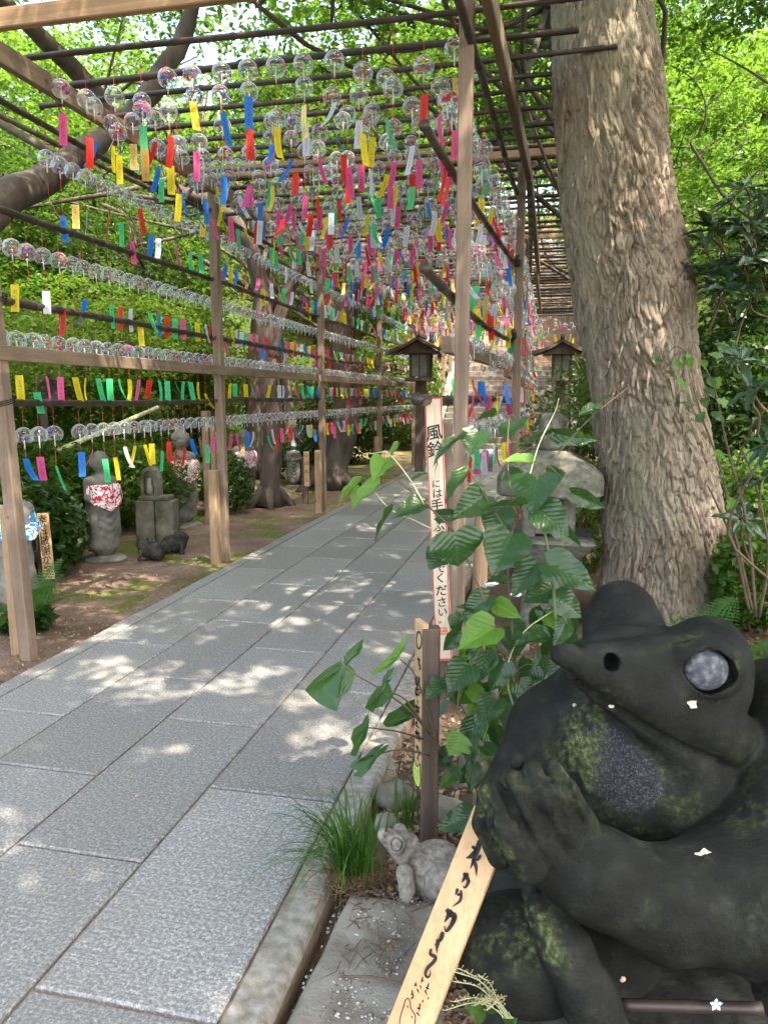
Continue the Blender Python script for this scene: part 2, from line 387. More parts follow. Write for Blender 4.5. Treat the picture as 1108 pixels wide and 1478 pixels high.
cols = [(-1.25, -.735, 1.45), (-1.725, -1.25, 1.98), (-2.205, -1.725, 2.45), (-2.665, -2.205, 2.91)]
LEN = 1.015
for x0, x1, y0 in cols:
    me = slab_mesh(x1-x0-.011, LEN-.011)
    y = y0-3*LEN
    while y < 21:
        o = link('paving_slab', me, path); o.location = ((x0+x1)/2, y+LEN/2, 0)
        o.rotation_euler = (rnd.uniform(-.0015, .0015), rnd.uniform(-.002, .002), 0); y += LEN
kme = {}
def kerbstone(x0, x1, y0, y1, top, r, name='kerb_stone'):
    w_, l_ = x1-x0, y1-y0; key = (round(w_, 3), round(l_, 3), r)
    if key not in kme:
        mb = MB(); prof = [(-w_/2, -.10), (-w_/2, -.004), (-w_/2+.004, 0)]
        for k in range(5):
            t = k/4*math.pi/2; prof.append((w_/2-r+r*math.sin(t), -r+r*math.cos(t)))
        prof.append((w_/2, -.10)); V = []; ny = 11
        for j in range(ny):
            yy = (j/(ny-1)-.5)*(l_-.006)
            for i, (px, pz) in enumerate(prof):
                wob = .006*(vnoise(np.array([[px*40, yy*9+w_*50, pz*30]]), 5)[0]-.5) if i > 3 else 0
                V.append((px+wob, yy, pz+wob))
        n = len(prof); Fc = [(j*n+i, j*n+i+1, (j+1)*n+i+1, (j+1)*n+i) for j in range(ny-1) for i in range(n-1)]
        Fc = [tuple(reversed(q)) for q in Fc]
        Fc += [tuple(range(n)), tuple(range(ny*n-1, (ny-1)*n-1, -1))]
        kme[key] = raw_mesh('kerb_stone', V, Fc, M['kerb'])
    o = link(name, kme[key], path); o.location = ((x0+x1)/2, (y0+y1)/2, top); return o
EDG = {}
for i in range(-1, 11):
    kerbstone(-.728, -.612, .15+i*1.9, .15+(i+1)*1.9-.002, .006, .03)
    k = kerbstone(-2.778, -2.672, .4+i*1.9, .4+(i+1)*1.9-.002, .001, .006, 'edge_stone')
    k.data = k.data if k.data.name.startswith('edge') else EDG.setdefault(k.data.name, k.data.copy()); k.data.name = 'edge_stone'; k.data.materials[0] = M['slab']
    k.rotation_euler[2] = math.pi

# ================================================================ pergola
perg = thing('wind_chime_pergola', (-1.7, 3.9, 0), 'long timber and bamboo pergola hung with wind chimes over the granite path', 'pergola')
def part(name, mb, mat, parent=perg, smooth=False): return mb.build(name, mat, parent, smooth)
def pole_pts(a, b, sag=0., n=14, wob=.006):
    a, b = np.array(a, float), np.array(b, float); out = []
    ph = rnd.uniform(0, 9)
    for i in range(n+1):
        t = i/n; p = a+(b-a)*t; p[2] -= sag*4*t*(1-t); p[2] += wob*math.sin(ph+t*7); p[(0 if abs(b[1]-a[1]) > abs(b[0]-a[0]) else 1)] += wob*math.cos(ph*2+t*6)
        out.append(p)
    return np.array(out)
def bamboo(name, a, b, r, sag=0., parent=perg):
    Ln = float(np.linalg.norm(np.array(b)-np.array(a))); k = max(3, int(Ln/.34)); P = pole_pts(a, b, sag, k)
    pts, rr = [], []
    for i in range(k):
        p, q = P[i], P[i+1]; d = (q-p)
        for t, s_ in ((0, 1.16), (.035, 1.16), (.06, .97), (.5, 1.0), (.97, .98)): pts.append(p+d*t); rr.append(r*s_)
    pts.append(P[-1]); rr.append(r)
    n = len(pts)
    rr = [q*(1-.22*i/n) for i, q in enumerate(rr)]
    return part(name, MB().tube(pts, rr, 8), M['bamboo'], parent, True)
LX = -3.03
LP = [(LX, 3.72, -.12), (LX, 6.52, -.12), (LX, 9.72, -.12), (LX-.02, 13.3, -.12), (LX-.04, 16.9, -.12)]
RX = [(-.46, 3.92, -.05), (-.30, 6.68, -.05), (-.36, 9.8, -.05), (-.40, 13.3, -.05), (-.42, 16.9, -.05)]
TOPZ = 3.44
def prism_post(p, top, s=.1, mat='post', name='post', lean=(0, 0)):
    mb = MB(); h = top-p[2]
    mb.box((p[0]+lean[0]/2, p[1]+lean[1]/2, p[2]+h/2), (s, s, h), Euler((-lean[1]/h, lean[0]/h, 0)).to_matrix(), .006)
    return part(name, mb, M[mat])
for i_, p in enumerate(LP): prism_post(p, TOPZ, .078, lean=(-.10, 0) if i_ == 0 else (0, 0))
for p in RX: prism_post(p, TOPZ, .070)
# stakes driven in beside the feet of the posts
part('brace_stake', MB().box((LX-.115, 3.80, .35), (.09, .09, 1.0), ch=.006), M['stake'])
part('brace_stake', MB().box((LX-.02, 6.36, .33), (.085, .085, .98), ch=.012), M['stake'])
part('brace_stake', MB().box((LX-.02, 9.58, .30), (.085, .085, .95), ch=.012), M['stake'])
part('brace_stake', MB().box((LX-.04, 13.15, .30), (.085, .085, .95), ch=.012), M['stake'])
part('brace_stake', MB().tube([(-.36, 4.05, -.1), (-.355, 4.05, .4), (-.35, 4.05, .93)], [.044, .042, .040], 14), M['stake'], smooth=True)
def beam_y(x, y0, y1, z, w_=.05, h=.10, mat='beam_y', x1=None):
    x1 = x if x1 is None else x1; l = math.hypot(y1-y0, x1-x)
    part('rail_beam', MB().box(((x+x1)/2, (y0+y1)/2, z), (w_, l, h), Euler((0, 0, -math.atan2(x1-x, y1-y0))).to_matrix(), .005), M[mat])
yj = [1.9, 6.55, 11.5, 17.0]
for a, b in zip(yj[:-1], yj[1:]):
    beam_y(LX+.078, a, b-.01, 3.32, .05, .115)
    beam_y(LX+.074, a, b-.01, 1.735, .042, .085)
beam_y(-.40, 2.2, 6.62, 3.33, .05, .115, x1=-.24); beam_y(-.24, 6.72, 11.5, 3.33, .05, .115); beam_y(-.28, 11.52, 17, 3.33, .05, .115)
beam_y(-.56, 4.02, 6.6, 1.775, .05, .09, x1=-.40); beam_y(-.40, 6.8, 17, 1.72, .05, .09)
for y, x0, x1 in ((3.845, -3.9, 1.2), (6.52, -3.25, .55), (9.72, -3.2, .5), (13.3, -3.2, .5), (16.9, -3.2, .5)):
    part('tie_beam', MB().box(((x0+x1)/2, y-.075 if y > 4 else y-.06, 3.50 if y < 4 else 3.452), (x1-x0, .05, .10), ch=.006), M['beam_x'])
# side rails of smoked bamboo
for z, r in ((1.475, .024), (2.045, .026), (2.57, .024), (3.17, .022)):
    y = 2.3 + rnd.uniform(0, .3)
    while y < 16.5:
        y2 = min(y+rnd.uniform(4.2, 5.2), 17.1); bamboo('side_rail', (LX-.075, y, z+rnd.uniform(-.01, .01)), (LX-.075, y2, z+rnd.uniform(-.015, .015)), r, .012); y = y2-.12
bamboo('side_rail', (-.57, 3.38, 2.06), (-.335, 6.9, 1.98), .023, .05)
bamboo('side_rail', (-.32, 6.35, 2.03), (-.46, 11.2, 2.05), .023, .10)
bamboo('side_rail', (-.58, 3.42, 2.67), (-.30, 7.1, 2.60), .022, .02)
bamboo('side_rail', (-.30, 6.45, 2.62), (-.42, 11.4, 2.58), .026, .05)
bamboo('side_rail', (-.60, 3.36, 1.485), (-.37, 6.9, 1.47), .028, .0)
bamboo('side_rail', (-.42, 6.5, 1.49), (-.44, 12.0, 1.46), .03, .03)
bamboo('side_rail', (-.50, 2.4, 3.22), (-.32, 7.0, 3.20), .023, .02)
bamboo('side_rail', (-.22, 6.3, 3.18), (-.35, 11.5, 3.17), .023, .03)
bamboo('side_rail', (-.42, 11, 2.05), (-.42, 17, 2.05), .026, .03)
bamboo('side_rail', (-.42, 11, 2.6), (-.42, 17, 2.6), .026, .03)
M['cord'] = simple('black_binding_cord', [(.3, (.012, .011, .01)), (.7, (.03, .027, .025))], 30, .9, bumpd=0)
for p in LP:
    for z in (1.475, 2.045, 2.57, 3.17):
        mb = MB()
        for k_ in range(3): mb.tube([(p[0]-.055+.085*math.cos(a), p[1]+.035*math.sin(a)*1.5, z+.02*math.sin(a*1)+k_*.011-.01) for a in np.linspace(0, 6.28, 12)], .0035, 4, False)
        part('cord_tie', mb, M['cord'])
POLES = []
y = 4.12
while y < 19.0:
    POLES.append(y); y += rnd.uniform(.25, .31) if y < 9 else rnd.uniform(.28, .34)
for i, y in enumerate(POLES):
    xa = rnd.uniform(-3.45, -3.0); xb = rnd.choice([.10, .16, .28, .32, .34, .36]) if y < 6.4 else rnd.uniform(.6, 1.0)
    if i < 6: xa = (-3.5, -3.18, -3.38, -3.05, -3.0, -3.1)[i]; xb = (.33, .08, .30, .12, .3, .33)[i]
    za, zb = 3.41+rnd.uniform(-.01, .012)+(.0 if i else .03), 3.43+rnd.uniform(-.012, .02)
    bamboo('roof_pole', (xa, y+rnd.uniform(-.03, .03), za), (xb, y+rnd.uniform(-.05, .05), zb), rnd.uniform(.017, .023))
part('hook_wire', MB().tube([(-3.0, 4.3, 3.42), (-3.01, 4.28, 3.30), (-2.97, 4.29, 3.2)], .004, 5), M['bamboo'])

# ================================================================ wind chimes
def glass_mat():
    m = bpy.data.materials.new('painted_thin_glass'); m.use_nodes = True; nt = m.node_tree; nt.nodes.clear()
    out = N(nt, 'OutputMaterial'); co = coords(nt, 'world')
    tr = N(nt, 'BsdfTransparent'); tr.inputs[0].default_value = (.93, .965, .955, 1)
    gl = N(nt, 'BsdfGlossy'); gl.inputs['Roughness'].default_value = .04; gl.inputs[0].default_value = (1, 1, 1, 1)
    lw = N(nt, 'LayerWeight'); lw.inputs[0].default_value = .38
    s = N(nt, 'MixShader'); L(nt, maprange(nt, lw.outputs['Facing'], .15, .95, .10, .92), s.inputs[0]); 
    df = N(nt, 'BsdfTranslucent'); df.inputs[0].default_value = (.8, .84, .84, 1); dd2 = N(nt, 'BsdfDiffuse'); dd2.inputs[0].default_value = (.8, .84, .84, 1)
    fm = N(nt, 'MixShader'); fm.inputs[0].default_value = .5; L(nt, df.outputs[0], fm.inputs[1]); L(nt, dd2.outputs[0], fm.inputs[2])
    g2 = N(nt, 'MixShader'); g2.inputs[0].default_value = .55; L(nt, gl.outputs[0], g2.inputs[1]); L(nt, fm.outputs[0], g2.inputs[2])  # white diffuse share in the glass stands in for bright sky reflections
    L(nt, tr.outputs[0], s.inputs[1]); L(nt, g2.outputs[0], s.inputs[2])
    v = N(nt, 'TexVoronoi'); v.inputs['Scale'].default_value = 46.; L(nt, co, v.inputs['Vector'])
    n = noise(nt, co, 9, 2); sep = N(nt, 'SeparateColor'); L(nt, v.outputs['Color'], sep.inputs[0])
    pc = N(nt, 'ValToRGB'); e = pc.color_ramp; e.interpolation = 'CONSTANT'
    colsx = [(0, (.62, .03, .05)), (.22, (.75, .12, .28)), (.40, (.05, .10, .55)), (.55, (.02, .30, .14)), (.72, (.75, .25, .04)), (.84, (.30, .08, .45))]
    while len(e.elements) < len(colsx): e.elements.new(.5)
    for i, (p, c) in enumerate(colsx): e.elements[i].position = p; e.elements[i].color = (*c, 1)
    L(nt, sep.outputs[0], pc.inputs[0])
    pd = N(nt, 'BsdfDiffuse'); L(nt, pc.outputs[0], pd.inputs[0]); pt = N(nt, 'BsdfTranslucent'); L(nt, pc.outputs[0], pt.inputs[0])
    pp = N(nt, 'MixShader'); pp.inputs[0].default_value = .45; L(nt, pd.outputs[0], pp.inputs[1]); L(nt, pt.outputs[0], pp.inputs[2])
    a = maprange(nt, n, .54, .58, 0, 1); bb = maprange(nt, v.outputs['Distance'], .42, .5, 1, 0)
    mu = N(nt, 'Math', operation='MULTIPLY'); L(nt, a, mu.inputs[0]); L(nt, bb, mu.inputs[1])
    mx = N(nt, 'MixShader'); L(nt, mu.outputs[0], mx.inputs[0]); L(nt, s.outputs[0], mx.inputs[1]); L(nt, pp.outputs[0], mx.inputs[2])
    L(nt, mx.outputs[0], out.inputs[0]); return m
M['glass'] = glass_mat()
m, nt, b, out = newmat('glass_rod'); b.inputs['Base Color'].default_value = (.8, .85, .86, 1); b.inputs['Roughness'].default_value = .15; b.inputs['Alpha'].default_value = .6; M['rod'] = m
M['string'] = simple('red_thread', [(.3, (.40, .05, .03)), (.7, (.55, .09, .06))], 20, .8, bumpd=0)
def tag_mat(name, col, metal=False):
    m = bpy.data.materials.new(name); m.use_nodes = True; nt = m.node_tree; nt.nodes.clear()
    out = N(nt, 'OutputMaterial'); b = N(nt, 'BsdfPrincipled'); t = N(nt, 'BsdfTranslucent'); mx = N(nt, 'MixShader')
    u = N(nt, 'TexCoord'); mp = N(nt, 'Mapping'); mp.inputs['Scale'].default_value = (1, 1, 1)
    oi = N(nt, 'ObjectInfo'); cb = N(nt, 'CombineXYZ'); mu = N(nt, 'Math', operation='MULTIPLY'); mu.inputs[1].default_value = 60
    L(nt, oi.outputs['Random'], mu.inputs[0]); L(nt, mu.outputs[0], cb.inputs[2]); L(nt, u.outputs['UV'], mp.inputs[0]); L(nt, cb.outputs[0], mp.inputs['Location'])
    ad = N(nt, 'Mapping'); ad.inputs['Scale'].default_value = (9, 34, 1); L(nt, mp.outputs[0], ad.inputs[0])
    ink = noise(nt, ad.outputs[0], 1., 2, .5, .6)
    sx = N(nt, 'SeparateXYZ'); L(nt, u.outputs['UV'], sx.inputs[0])
    c1 = N(nt, 'Math', operation='SUBTRACT'); c1.inputs[1].default_value = .5; L(nt, sx.outputs[0], c1.inputs[0])
    c2 = N(nt, 'Math', operation='ABSOLUTE'); L(nt, c1.outputs[0], c2.inputs[0])
    band = maprange(nt, c2.outputs[0], .16, .24, 1, 0)
    c3 = N(nt, 'Math', operation='SUBTRACT'); c3.inputs[1].default_value = .47; L(nt, sx.outputs[1], c3.inputs[0]); c4 = N(nt, 'Math', operation='ABSOLUTE'); L(nt, c3.outputs[0], c4.inputs[0])
    band2 = maprange(nt, c4.outputs[0], .33, .38, 1, 0)
    g = N(nt, 'Math', operation='MULTIPLY'); L(nt, band, g.inputs[0]); L(nt, band2, g.inputs[1])
    h = N(nt, 'Math', operation='MULTIPLY'); L(nt, g.outputs[0], h.inputs[0]); L(nt, maprange(nt, ink, .54, .60, 0, .85), h.inputs[1])
    c = mixc(nt, h.outputs[0], col, tuple(x*.16 for x in col))
    L(nt, c, b.inputs['Base Color']); L(nt, c, t.inputs[0]); b.inputs['Roughness'].default_value = .25 if metal else .55
    if metal: b.inputs['Metallic'].default_value = .85
    mx.inputs[0].default_value = .05 if metal else .5
    L(nt, b.outputs[0], mx.inputs[1]); L(nt, t.outputs[0], mx.inputs[2]); L(nt, mx.outputs[0], out.inputs[0]); return m
TC = [('red', (.88, .04, .03), 0), ('pink', (.92, .11, .36), 0), ('yellow', (.90, .72, .03), 0), ('green', (.05, .68, .27), 0),
      ('blue', (.015, .24, .88), 0), ('white', (.74, .76, .90), 0), ('gold foil', (.70, .50, .16), 1), ('silver foil', (.75, .77, .80), 1)]
TM = [tag_mat(n.replace(' ', '_')+'_paper', c, bool(k)) for n, c, k in TC]
TWGT = [13, 18, 17, 18, 14, 14, 5, 4]
def bell_geo(n=14, m=9, r=.055):
    V, Fc, uv = [], [], []
    for i in range(m+1):
        ph = .10+(math.pi-.10-.78)*i/m
        for k in range(n): t = 2*math.pi*k/n; V.append((r*math.sin(ph)*math.cos(t), r*math.sin(ph)*math.sin(t), r*math.cos(ph)*1.0))
    Fc = [(i*n+k, (i+1)*n+k, (i+1)*n+(k+1) % n, i*n+(k+1) % n) for i in range(m) for k in range(n)]
    return V, Fc
def tag_geo(curl, bend, w_=.045, l=.170, n=7):
    V, uv = [], []
    x, z, a = 0., 0., bend
    for i in range(n+1):
        s = i/n
        V += [(-w_/2, x, z), (w_/2, x, z)]; uv += [(0, 1-s), (1, 1-s)]
        a += curl/n; x += math.sin(a)*l/n; z -= math.cos(a)*l/n
    return V, [(2*i, 2*i+1, 2*i+3, 2*i+2) for i in range(n)], uv
BELL = {0: bell_geo(), 1: bell_geo(9, 6), 2: bell_geo(7, 4)}
bell_me = raw_mesh('bell', BELL[0][0], BELL[0][1], M['glass'], True)
rim = MB().tube([(.0395*math.cos(t), .0395*math.sin(t), -.0388) for t in np.linspace(0, 2*math.pi, 15)], .0013, 4, False)
rim_me = raw_mesh('rim', rim.v, rim.f, M['rod'], True)
TV = [(c, b_) for c in (-.65, -.2, .15, .5) for b_ in (-.22, .12)]
TG = [tag_geo(c, b_) for c, b_ in TV]
tag_me = {(v, c): raw_mesh('paper_strip', TG[v][0], TG[v][1], TM[c], True, uv=TG[v][2]) for v in range(len(TV)) for c in range(8)}
def str_me(l1, l2):
    mb = MB().tube([(0, 0, 0), (0, 0, -l1)], .0013, 4, False).tube([(0, 0, -l1-.05), (.003, 0, -l1-.05-l2)], .0011, 4, False)
    return raw_mesh('thread', mb.v, mb.f, M['string'])
rod_geo = MB().tube([(0, 0, .0), (0, 0, -.075)], .0042, 6)
rod_me = raw_mesh('clapper', rod_geo.v, rod_geo.f, M['rod'], True)
LV = [(l1, l2) for l1 in (.08, .15, .24) for l2 in (.13, .20, .30)]
SM = [str_me(*q) for q in LV]
chimes = []      # (pos, string variant, tag variant, colour, yaw, where-label)
def ordw(n): return str(n)+('th' if 10 <= n % 100 <= 20 else {1: 'st', 2: 'nd', 3: 'rd'}.get(n % 10, 'th'))
WORDS = ['', 'first', 'second', 'third', 'fourth', 'fifth', 'sixth', 'seventh', 'eighth', 'ninth', 'tenth', 'eleventh', 'twelfth']
def oword(n): return WORDS[n] if n < len(WORDS) else ordw(n)
ctr = [0]
def add_chime(p, where, lv=None, colour=None):
    c = colour if colour is not None else rnd.choices(range(8), TWGT)[0]
    chimes.append((np.array(p), rnd.randrange(9) if lv is None else lv, rnd.randrange(8), c, rnd.uniform(0, 6.28), where))
for i, y in enumerate(POLES):
    k = 0
    x = -2.86+rnd.uniform(-.05, .05)
    while x < -.46:
        # the nearest poles carry only a few long ones so that the curtain of strips starts above the path
        if rnd.random() < (1. if i < 1 else .93):
            k += 1; add_chime((x, y, 3.395), '%s from the left on the %s roof pole' % (oword(k), oword(i+1)))
        x += rnd.uniform(.150, .180) if i < 12 else rnd.uniform(.14, .19)
names = {3.17: 'topmost', 2.57: 'upper middle', 2.045: 'lower middle', 1.475: 'lowest'}
for z, nm in names.items():
    y, k = (3.78 if z < 3 else 4.3), 0
    while y < 16.7:
        if rnd.random() < .985:
            k += 1; add_chime((LX-.075+rnd.uniform(-.01, .01), y, z-.02), '%s along the %s left rail' % (oword(k), nm), rnd.choice([4, 4, 4, 4, 5] if z > 1.6 else [3, 3, 3, 4]))
        y += rnd.uniform(.125, .15)
for z, nm in ((3.18, 'topmost'), (2.6, 'upper middle'), (2.03, 'lower middle'), (1.47, 'lowest')):
    y, k = (3.95 if z > 3 else 4.25), 0
    while y < 16.7:
        t = (y-3.4)/3.5; x = -.57+.22*min(t, 1)
        k += 1; add_chime((x+rnd.uniform(-.03, .02), y, z-.03), '%s along the %s right rail' % (oword(k), nm), rnd.choice([5, 4, 8] if z > 1.6 else [0, 3, 1]))
        y += rnd.uniform(.13, .17)
def inframe(p): u, v, z = proj(p-[0, 0, .25]); return z > 0 and -40 < u < 1148 and -60 < v < 1500
chimes = [c for c in chimes if inframe(c[0])]
chimes.sort(key=lambda c: proj(c[0])[2])
farm = {'v': [], 'f': [], 'm': [], 'uv': [], 'n': 0}
def fadd(V, Fc, mi, Mx, uv=None):
    V = np.asarray(V, float); V = V@Mx[0].T+Mx[1]; farm['v'].append(V)
    Fq = np.asarray(Fc)+farm['n']; farm['f'].append(Fq); farm['m'].append(np.full(len(Fq), mi)); farm['n'] += len(V)
    farm['uv'].append(np.asarray(uv, float) if uv is not None else np.zeros((len(V), 2)))
def rz(a): return np.array([[math.cos(a), -math.sin(a), 0], [math.sin(a), math.cos(a), 0], [0, 0, 1]])
GN = 'glass wind chimes hung along the pergola'
NEAR = 300
for i, (p, sv, tv, c, yaw, where) in enumerate(chimes):
    l1, l2 = LV[sv]
    if i < NEAR:
        o = thing('wind_chime', tuple(p), 'glass wind chime with %s strip, %s' % (TC[c][0], where), 'wind chime', GN)
        o.rotation_euler[2] = yaw
        for nm, me, loc, rot in (('thread', SM[sv], (0, 0, 0), 0), ('bell', bell_me, (0, 0, -l1-.045), 0), ('clapper', rod_me, (0, 0, -l1-.05), 0), ('paper_strip', tag_me[(tv, c)], (.003, 0, -l1-.05-l2), rnd.uniform(0, 6.28))):
            q = link(nm, me, o); q.location = loc; q.rotation_euler[2] = rot
            if nm == 'paper_strip': q.rotation_euler[0] = rnd.uniform(-.12, .12)
    else:
        d = proj(p)[2]; bl = 1 if d < 9 else 2
        fadd(*BELL[bl], 0, (rz(yaw), p+[0, 0, -l1-.045]))
        V, Fq, uv = TG[tv]
        fadd(V, Fq, 1+c, (rz(rnd.uniform(0, 6.28)), p+[0, 0, -l1-.05-l2]), uv)
        fadd([(-.0012, 0, 0), (.0012, 0, 0), (.0012, 0, -l1-.05-l2), (-.0012, 0, -l1-.05-l2)], [(0, 1, 2, 3)], 9, (rz(YAW), p))
        fadd([(-.004, 0, 0), (.004, 0, 0), (.004, 0, -.075), (-.004, 0, -.075)], [(0, 1, 2, 3)], 10, (rz(YAW+rnd.uniform(-.3, .3)), p+[0, 0, -l1-.05]))
# a second, farther set hangs over the stone stairway
for k in range(420):
    t = rnd.random(); p = np.array([rnd.uniform(-3.0, .5), 19.4+t*6, 3.0+t*3.6]); c = rnd.choices(range(8), TWGT)[0]
    fadd(*BELL[2], 0, (rz(0), p)); V, Fq, uv = TG[rnd.randrange(8)]; fadd(V, Fq, 1+c, (rz(rnd.uniform(0, 6.28)), p+[0, 0, -.25]), uv)
me = raw_mesh('far_wind_chimes', np.vstack(farm['v']), np.vstack(farm['f']), [M['glass']]+TM+[M['string'], M['rod']], True, uv=np.vstack(farm['uv']), matidx=np.concatenate(farm['m']))
fo = link('far_wind_chimes', me); tag(fo, 'dense mass of distant wind chimes and bright paper strips deeper in the pergola', 'wind chimes', GN, 'stuff')
# ================================================================ leaves
SUNSPOTS = [  # (x, y, z, radius): openings in the canopy along the sun's direction above places that get direct light
    (*onZ(225, 985), .30), (*onZ(150, 965), .16), (*onZ(330, 985), .14), (*onZ(235, 1088), .11), (*onZ(390, 965), .10), (*onZ(415, 900), .13), (*onZ(440, 1010), .12),
    (*onZ(545, 940), .20), (*onZ(480, 1060), .17), (*onZ(560, 1050), .17), (*onZ(430, 1085), .10), (*onZ(400, 880), .10), (*onZ(435, 853), .12), (*onZ(300, 925), .10),
    (*onY(915, 505, 4.62), .13), (*onY(985, 560, 4.9), .09), (*onY(880, 800, 4.6), .10), (*onZ(1068, 880, .1), .22), (*onZ(180, 830), .35), (*onZ(640, 1040), .16),
    (*onZ(330, 800), .35), (*onZ(150, 915), .15), (*onY(975, 860, 4.4), .12), (*onZ(540, 760), .3), (*onZ(640, 700), .6)]
def thin(P):
    keep = np.ones(len(P), bool); r_ = rng.random(len(P))
    for x, y, z, r in SUNSPOTS:
        d = P-np.array([x, y, z]); t = d@SUNV; q = np.linalg.norm(d-t[:, None]*SUNV, axis=1)
        wob = .75+.6*vnoise(P*3.1, 77)
        keep &= ~((t > 2.2) & (q < r*wob) & (r_ < .84))
    return P[keep], keep
def leaf_mesh(name, P, size, mat, parent=None, shape='quad', tilt=.5, outward=None, narrow=.55, filt=True, kind='stuff'):
    if filt: P, _k = thin(P); 
    else: _k = None
    n = len(P)
    sz = size*(.65+.7*rng.random(n))
    nr = rng.normal(size=(n, 3))*tilt+np.array([0, 0, 1.])
    if outward is not None: nr = nr+(outward if _k is None else outward[_k])
    nr /= np.linalg.norm(nr, axis=1)[:, None]
    a = rng.normal(size=(n, 3)); a -= (a*nr).sum(1)[:, None]*nr; a /= np.linalg.norm(a, axis=1)[:, None]
    b = np.cross(nr, a)
    def pt(x, y, z=0.): return P+(a*x+b*y+nr*z)*sz[:, None]
    if shape == 'quad':
        V = np.stack([pt(-.5, 0), pt(.0, narrow*.5, .06), pt(.5, 0, -.08), pt(.0, -narrow*.5, .06)], 1).reshape(-1, 3)
        Fc = np.arange(n*4).reshape(-1, 4)
    elif shape == 'maple':
        vs = [pt(0, 0, .03)]
        for an, ln in ((-68, .42), (-34, .52), (0, .6), (34, .52), (68, .42)):
            c, s = math.cos(R(an)), math.sin(R(an)); e = .085
            vs += [pt(c*ln*.45-s*e, s*ln*.45+c*e), pt(c*ln, s*ln, -.08), pt(c*ln*.45+s*e, s*ln*.45-c*e)]
        V = np.stack(vs, 1).reshape(-1, 3); base = np.arange(n)[:, None]*16
        Fc = np.concatenate([base+np.array([[0, 1+3*k, 2+3*k, 3+3*k]]) for k in range(5)], 0)
    me = raw_mesh(name, V-(wloc(parent) if parent is not None else 0), Fc, mat)
    o = link(name, me, parent); o['kind'] = kind; return o
def sprays(c, r, n, per, sr=.55, shell=.35, flat=.05, droop=.15):
    """layered, nearly horizontal fans of leaves spread through an ellipsoid"""
    d = rng.normal(size=(n, 3)); d /= np.linalg.norm(d, axis=1)[:, None]
    q = (shell+(1-shell)*rng.random(n)**.6)[:, None]
    Cn = np.array(c)+d*q*np.array(r)
    R_ = sr*(.5+.8*rng.random(n))
    t = rng.random((n, per)); an = rng.random((n, per))*2*np.pi; rad = np.sqrt(t)*R_[:, None]
    # each fan is a few twigs wide: clump the angle
    k = rng.integers(4, 8, size=(n, 1)); an = np.round(an/(2*np.pi)*k)/k*2*np.pi+rng.normal(size=(n, per))*.33*(1.1-t)
    tl = rng.normal(size=(n, 2))*.16
    x = rad*np.cos(an); y = rad*np.sin(an)
    z = x*tl[:, :1]+y*tl[:, 1:]-droop*rad**2/np.maximum(R_[:, None], .1)+rng.normal(size=(n, per))*flat
    return np.stack([Cn[:, :1]+x, Cn[:, 1:2]+y, Cn[:, 2:]+z], -1).reshape(-1, 3), Cn
def cloud(c, r, n, shell=.55):
    d = rng.normal(size=(n, 3)); d /= np.linalg.norm(d, axis=1)[:, None]
    lump = .72+.5*fbm(d*2.3+np.array(c), 3, 21)
    q = (shell+(1-shell)*rng.random(n)**.5)*lump
    return np.array(c)+d*q[:, None]*np.array(r), d

def limb(mb, a, b, r0, r1, bend=.25, n=7):
    a, b = np.array(a, float), np.array(b, float); d = b-a; l = np.linalg.norm(d)
    m1 = a+d*.35+rng.normal(size=3)*l*bend*.3; m2 = a+d*.7+rng.normal(size=3)*l*bend*.3
    P = catmull([a, m1, m2, b], 4); mb.tube(P, np.linspace(r0, r1, len(P)), n); return P
TG_ = 'maple trees around the pergola'
def tree(label, base, top_pts, r0, crowns, leaf, mat, limbs=7, name='maple_tree', grp=TG_, shape='quad', sr=.55, per=150, extra=()):
    t = thing(name, base, label, 'tree', grp)
    mb = MB(); P = catmull([base]+list(top_pts), 6); rr = np.linspace(r0, r0*.5, len(P)); rr[0] = r0*1.5; rr[1] = r0*1.2
    n = 14
    mb.tube(P, rr, n)
    # root flare
    for k in range(5):
        a = k*1.257+rnd.random(); mb.tube([np.array(base)+[0, 0, .35], np.array(base)+[math.cos(a)*r0*1.4, math.sin(a)*r0*1.4, .1], np.array(base)+[math.cos(a)*r0*2.6, math.sin(a)*r0*2.6, -.08]], [r0*.55, r0*.42, r0*.2], 6)
    for e in extra:
        mb.tube(catmull(e[0], 6), np.linspace(e[1], e[2], (len(e[0])-1)*6+1), 10)
    pts = []; 
    for c, r, ns in crowns:
        q, cn = sprays(c, r, ns, per, sr); pts.append(q)
        for k in range(limbs):
            tgt = cn[rng.integers(len(cn))]; src = P[rng.integers(len(P)//2, len(P))]
            if np.linalg.norm(tgt-src) < 6: 
                lp = limb(mb, src, tgt, r0*.22, .012, .5, 6)
                for j in range(2):
                    tg2 = cn[np.argsort(np.linalg.norm(cn-lp[len(lp)*2//3], axis=1))[min(len(cn)-1, 2+j*2)]]; limb(mb, lp[len(lp)*2//3], tg2, .016, .006, .5, 5)
    o = mb.build('trunk', M['bark'], t, True)
    # roughen the trunk
    me = o.data; co = np.empty(len(me.vertices)*3); me.vertices.foreach_get('co', co); co = co.reshape(-1, 3)
    co += (fbm((co+wloc(t))*np.array([9, 9, 3.]), 3, 4)-.5)[:, None]*np.array([.035, .035, 0]); me.vertices.foreach_set('co', co.ravel())
    leaf_mesh('crown', np.vstack(pts), leaf, mat, t, shape)
    return t

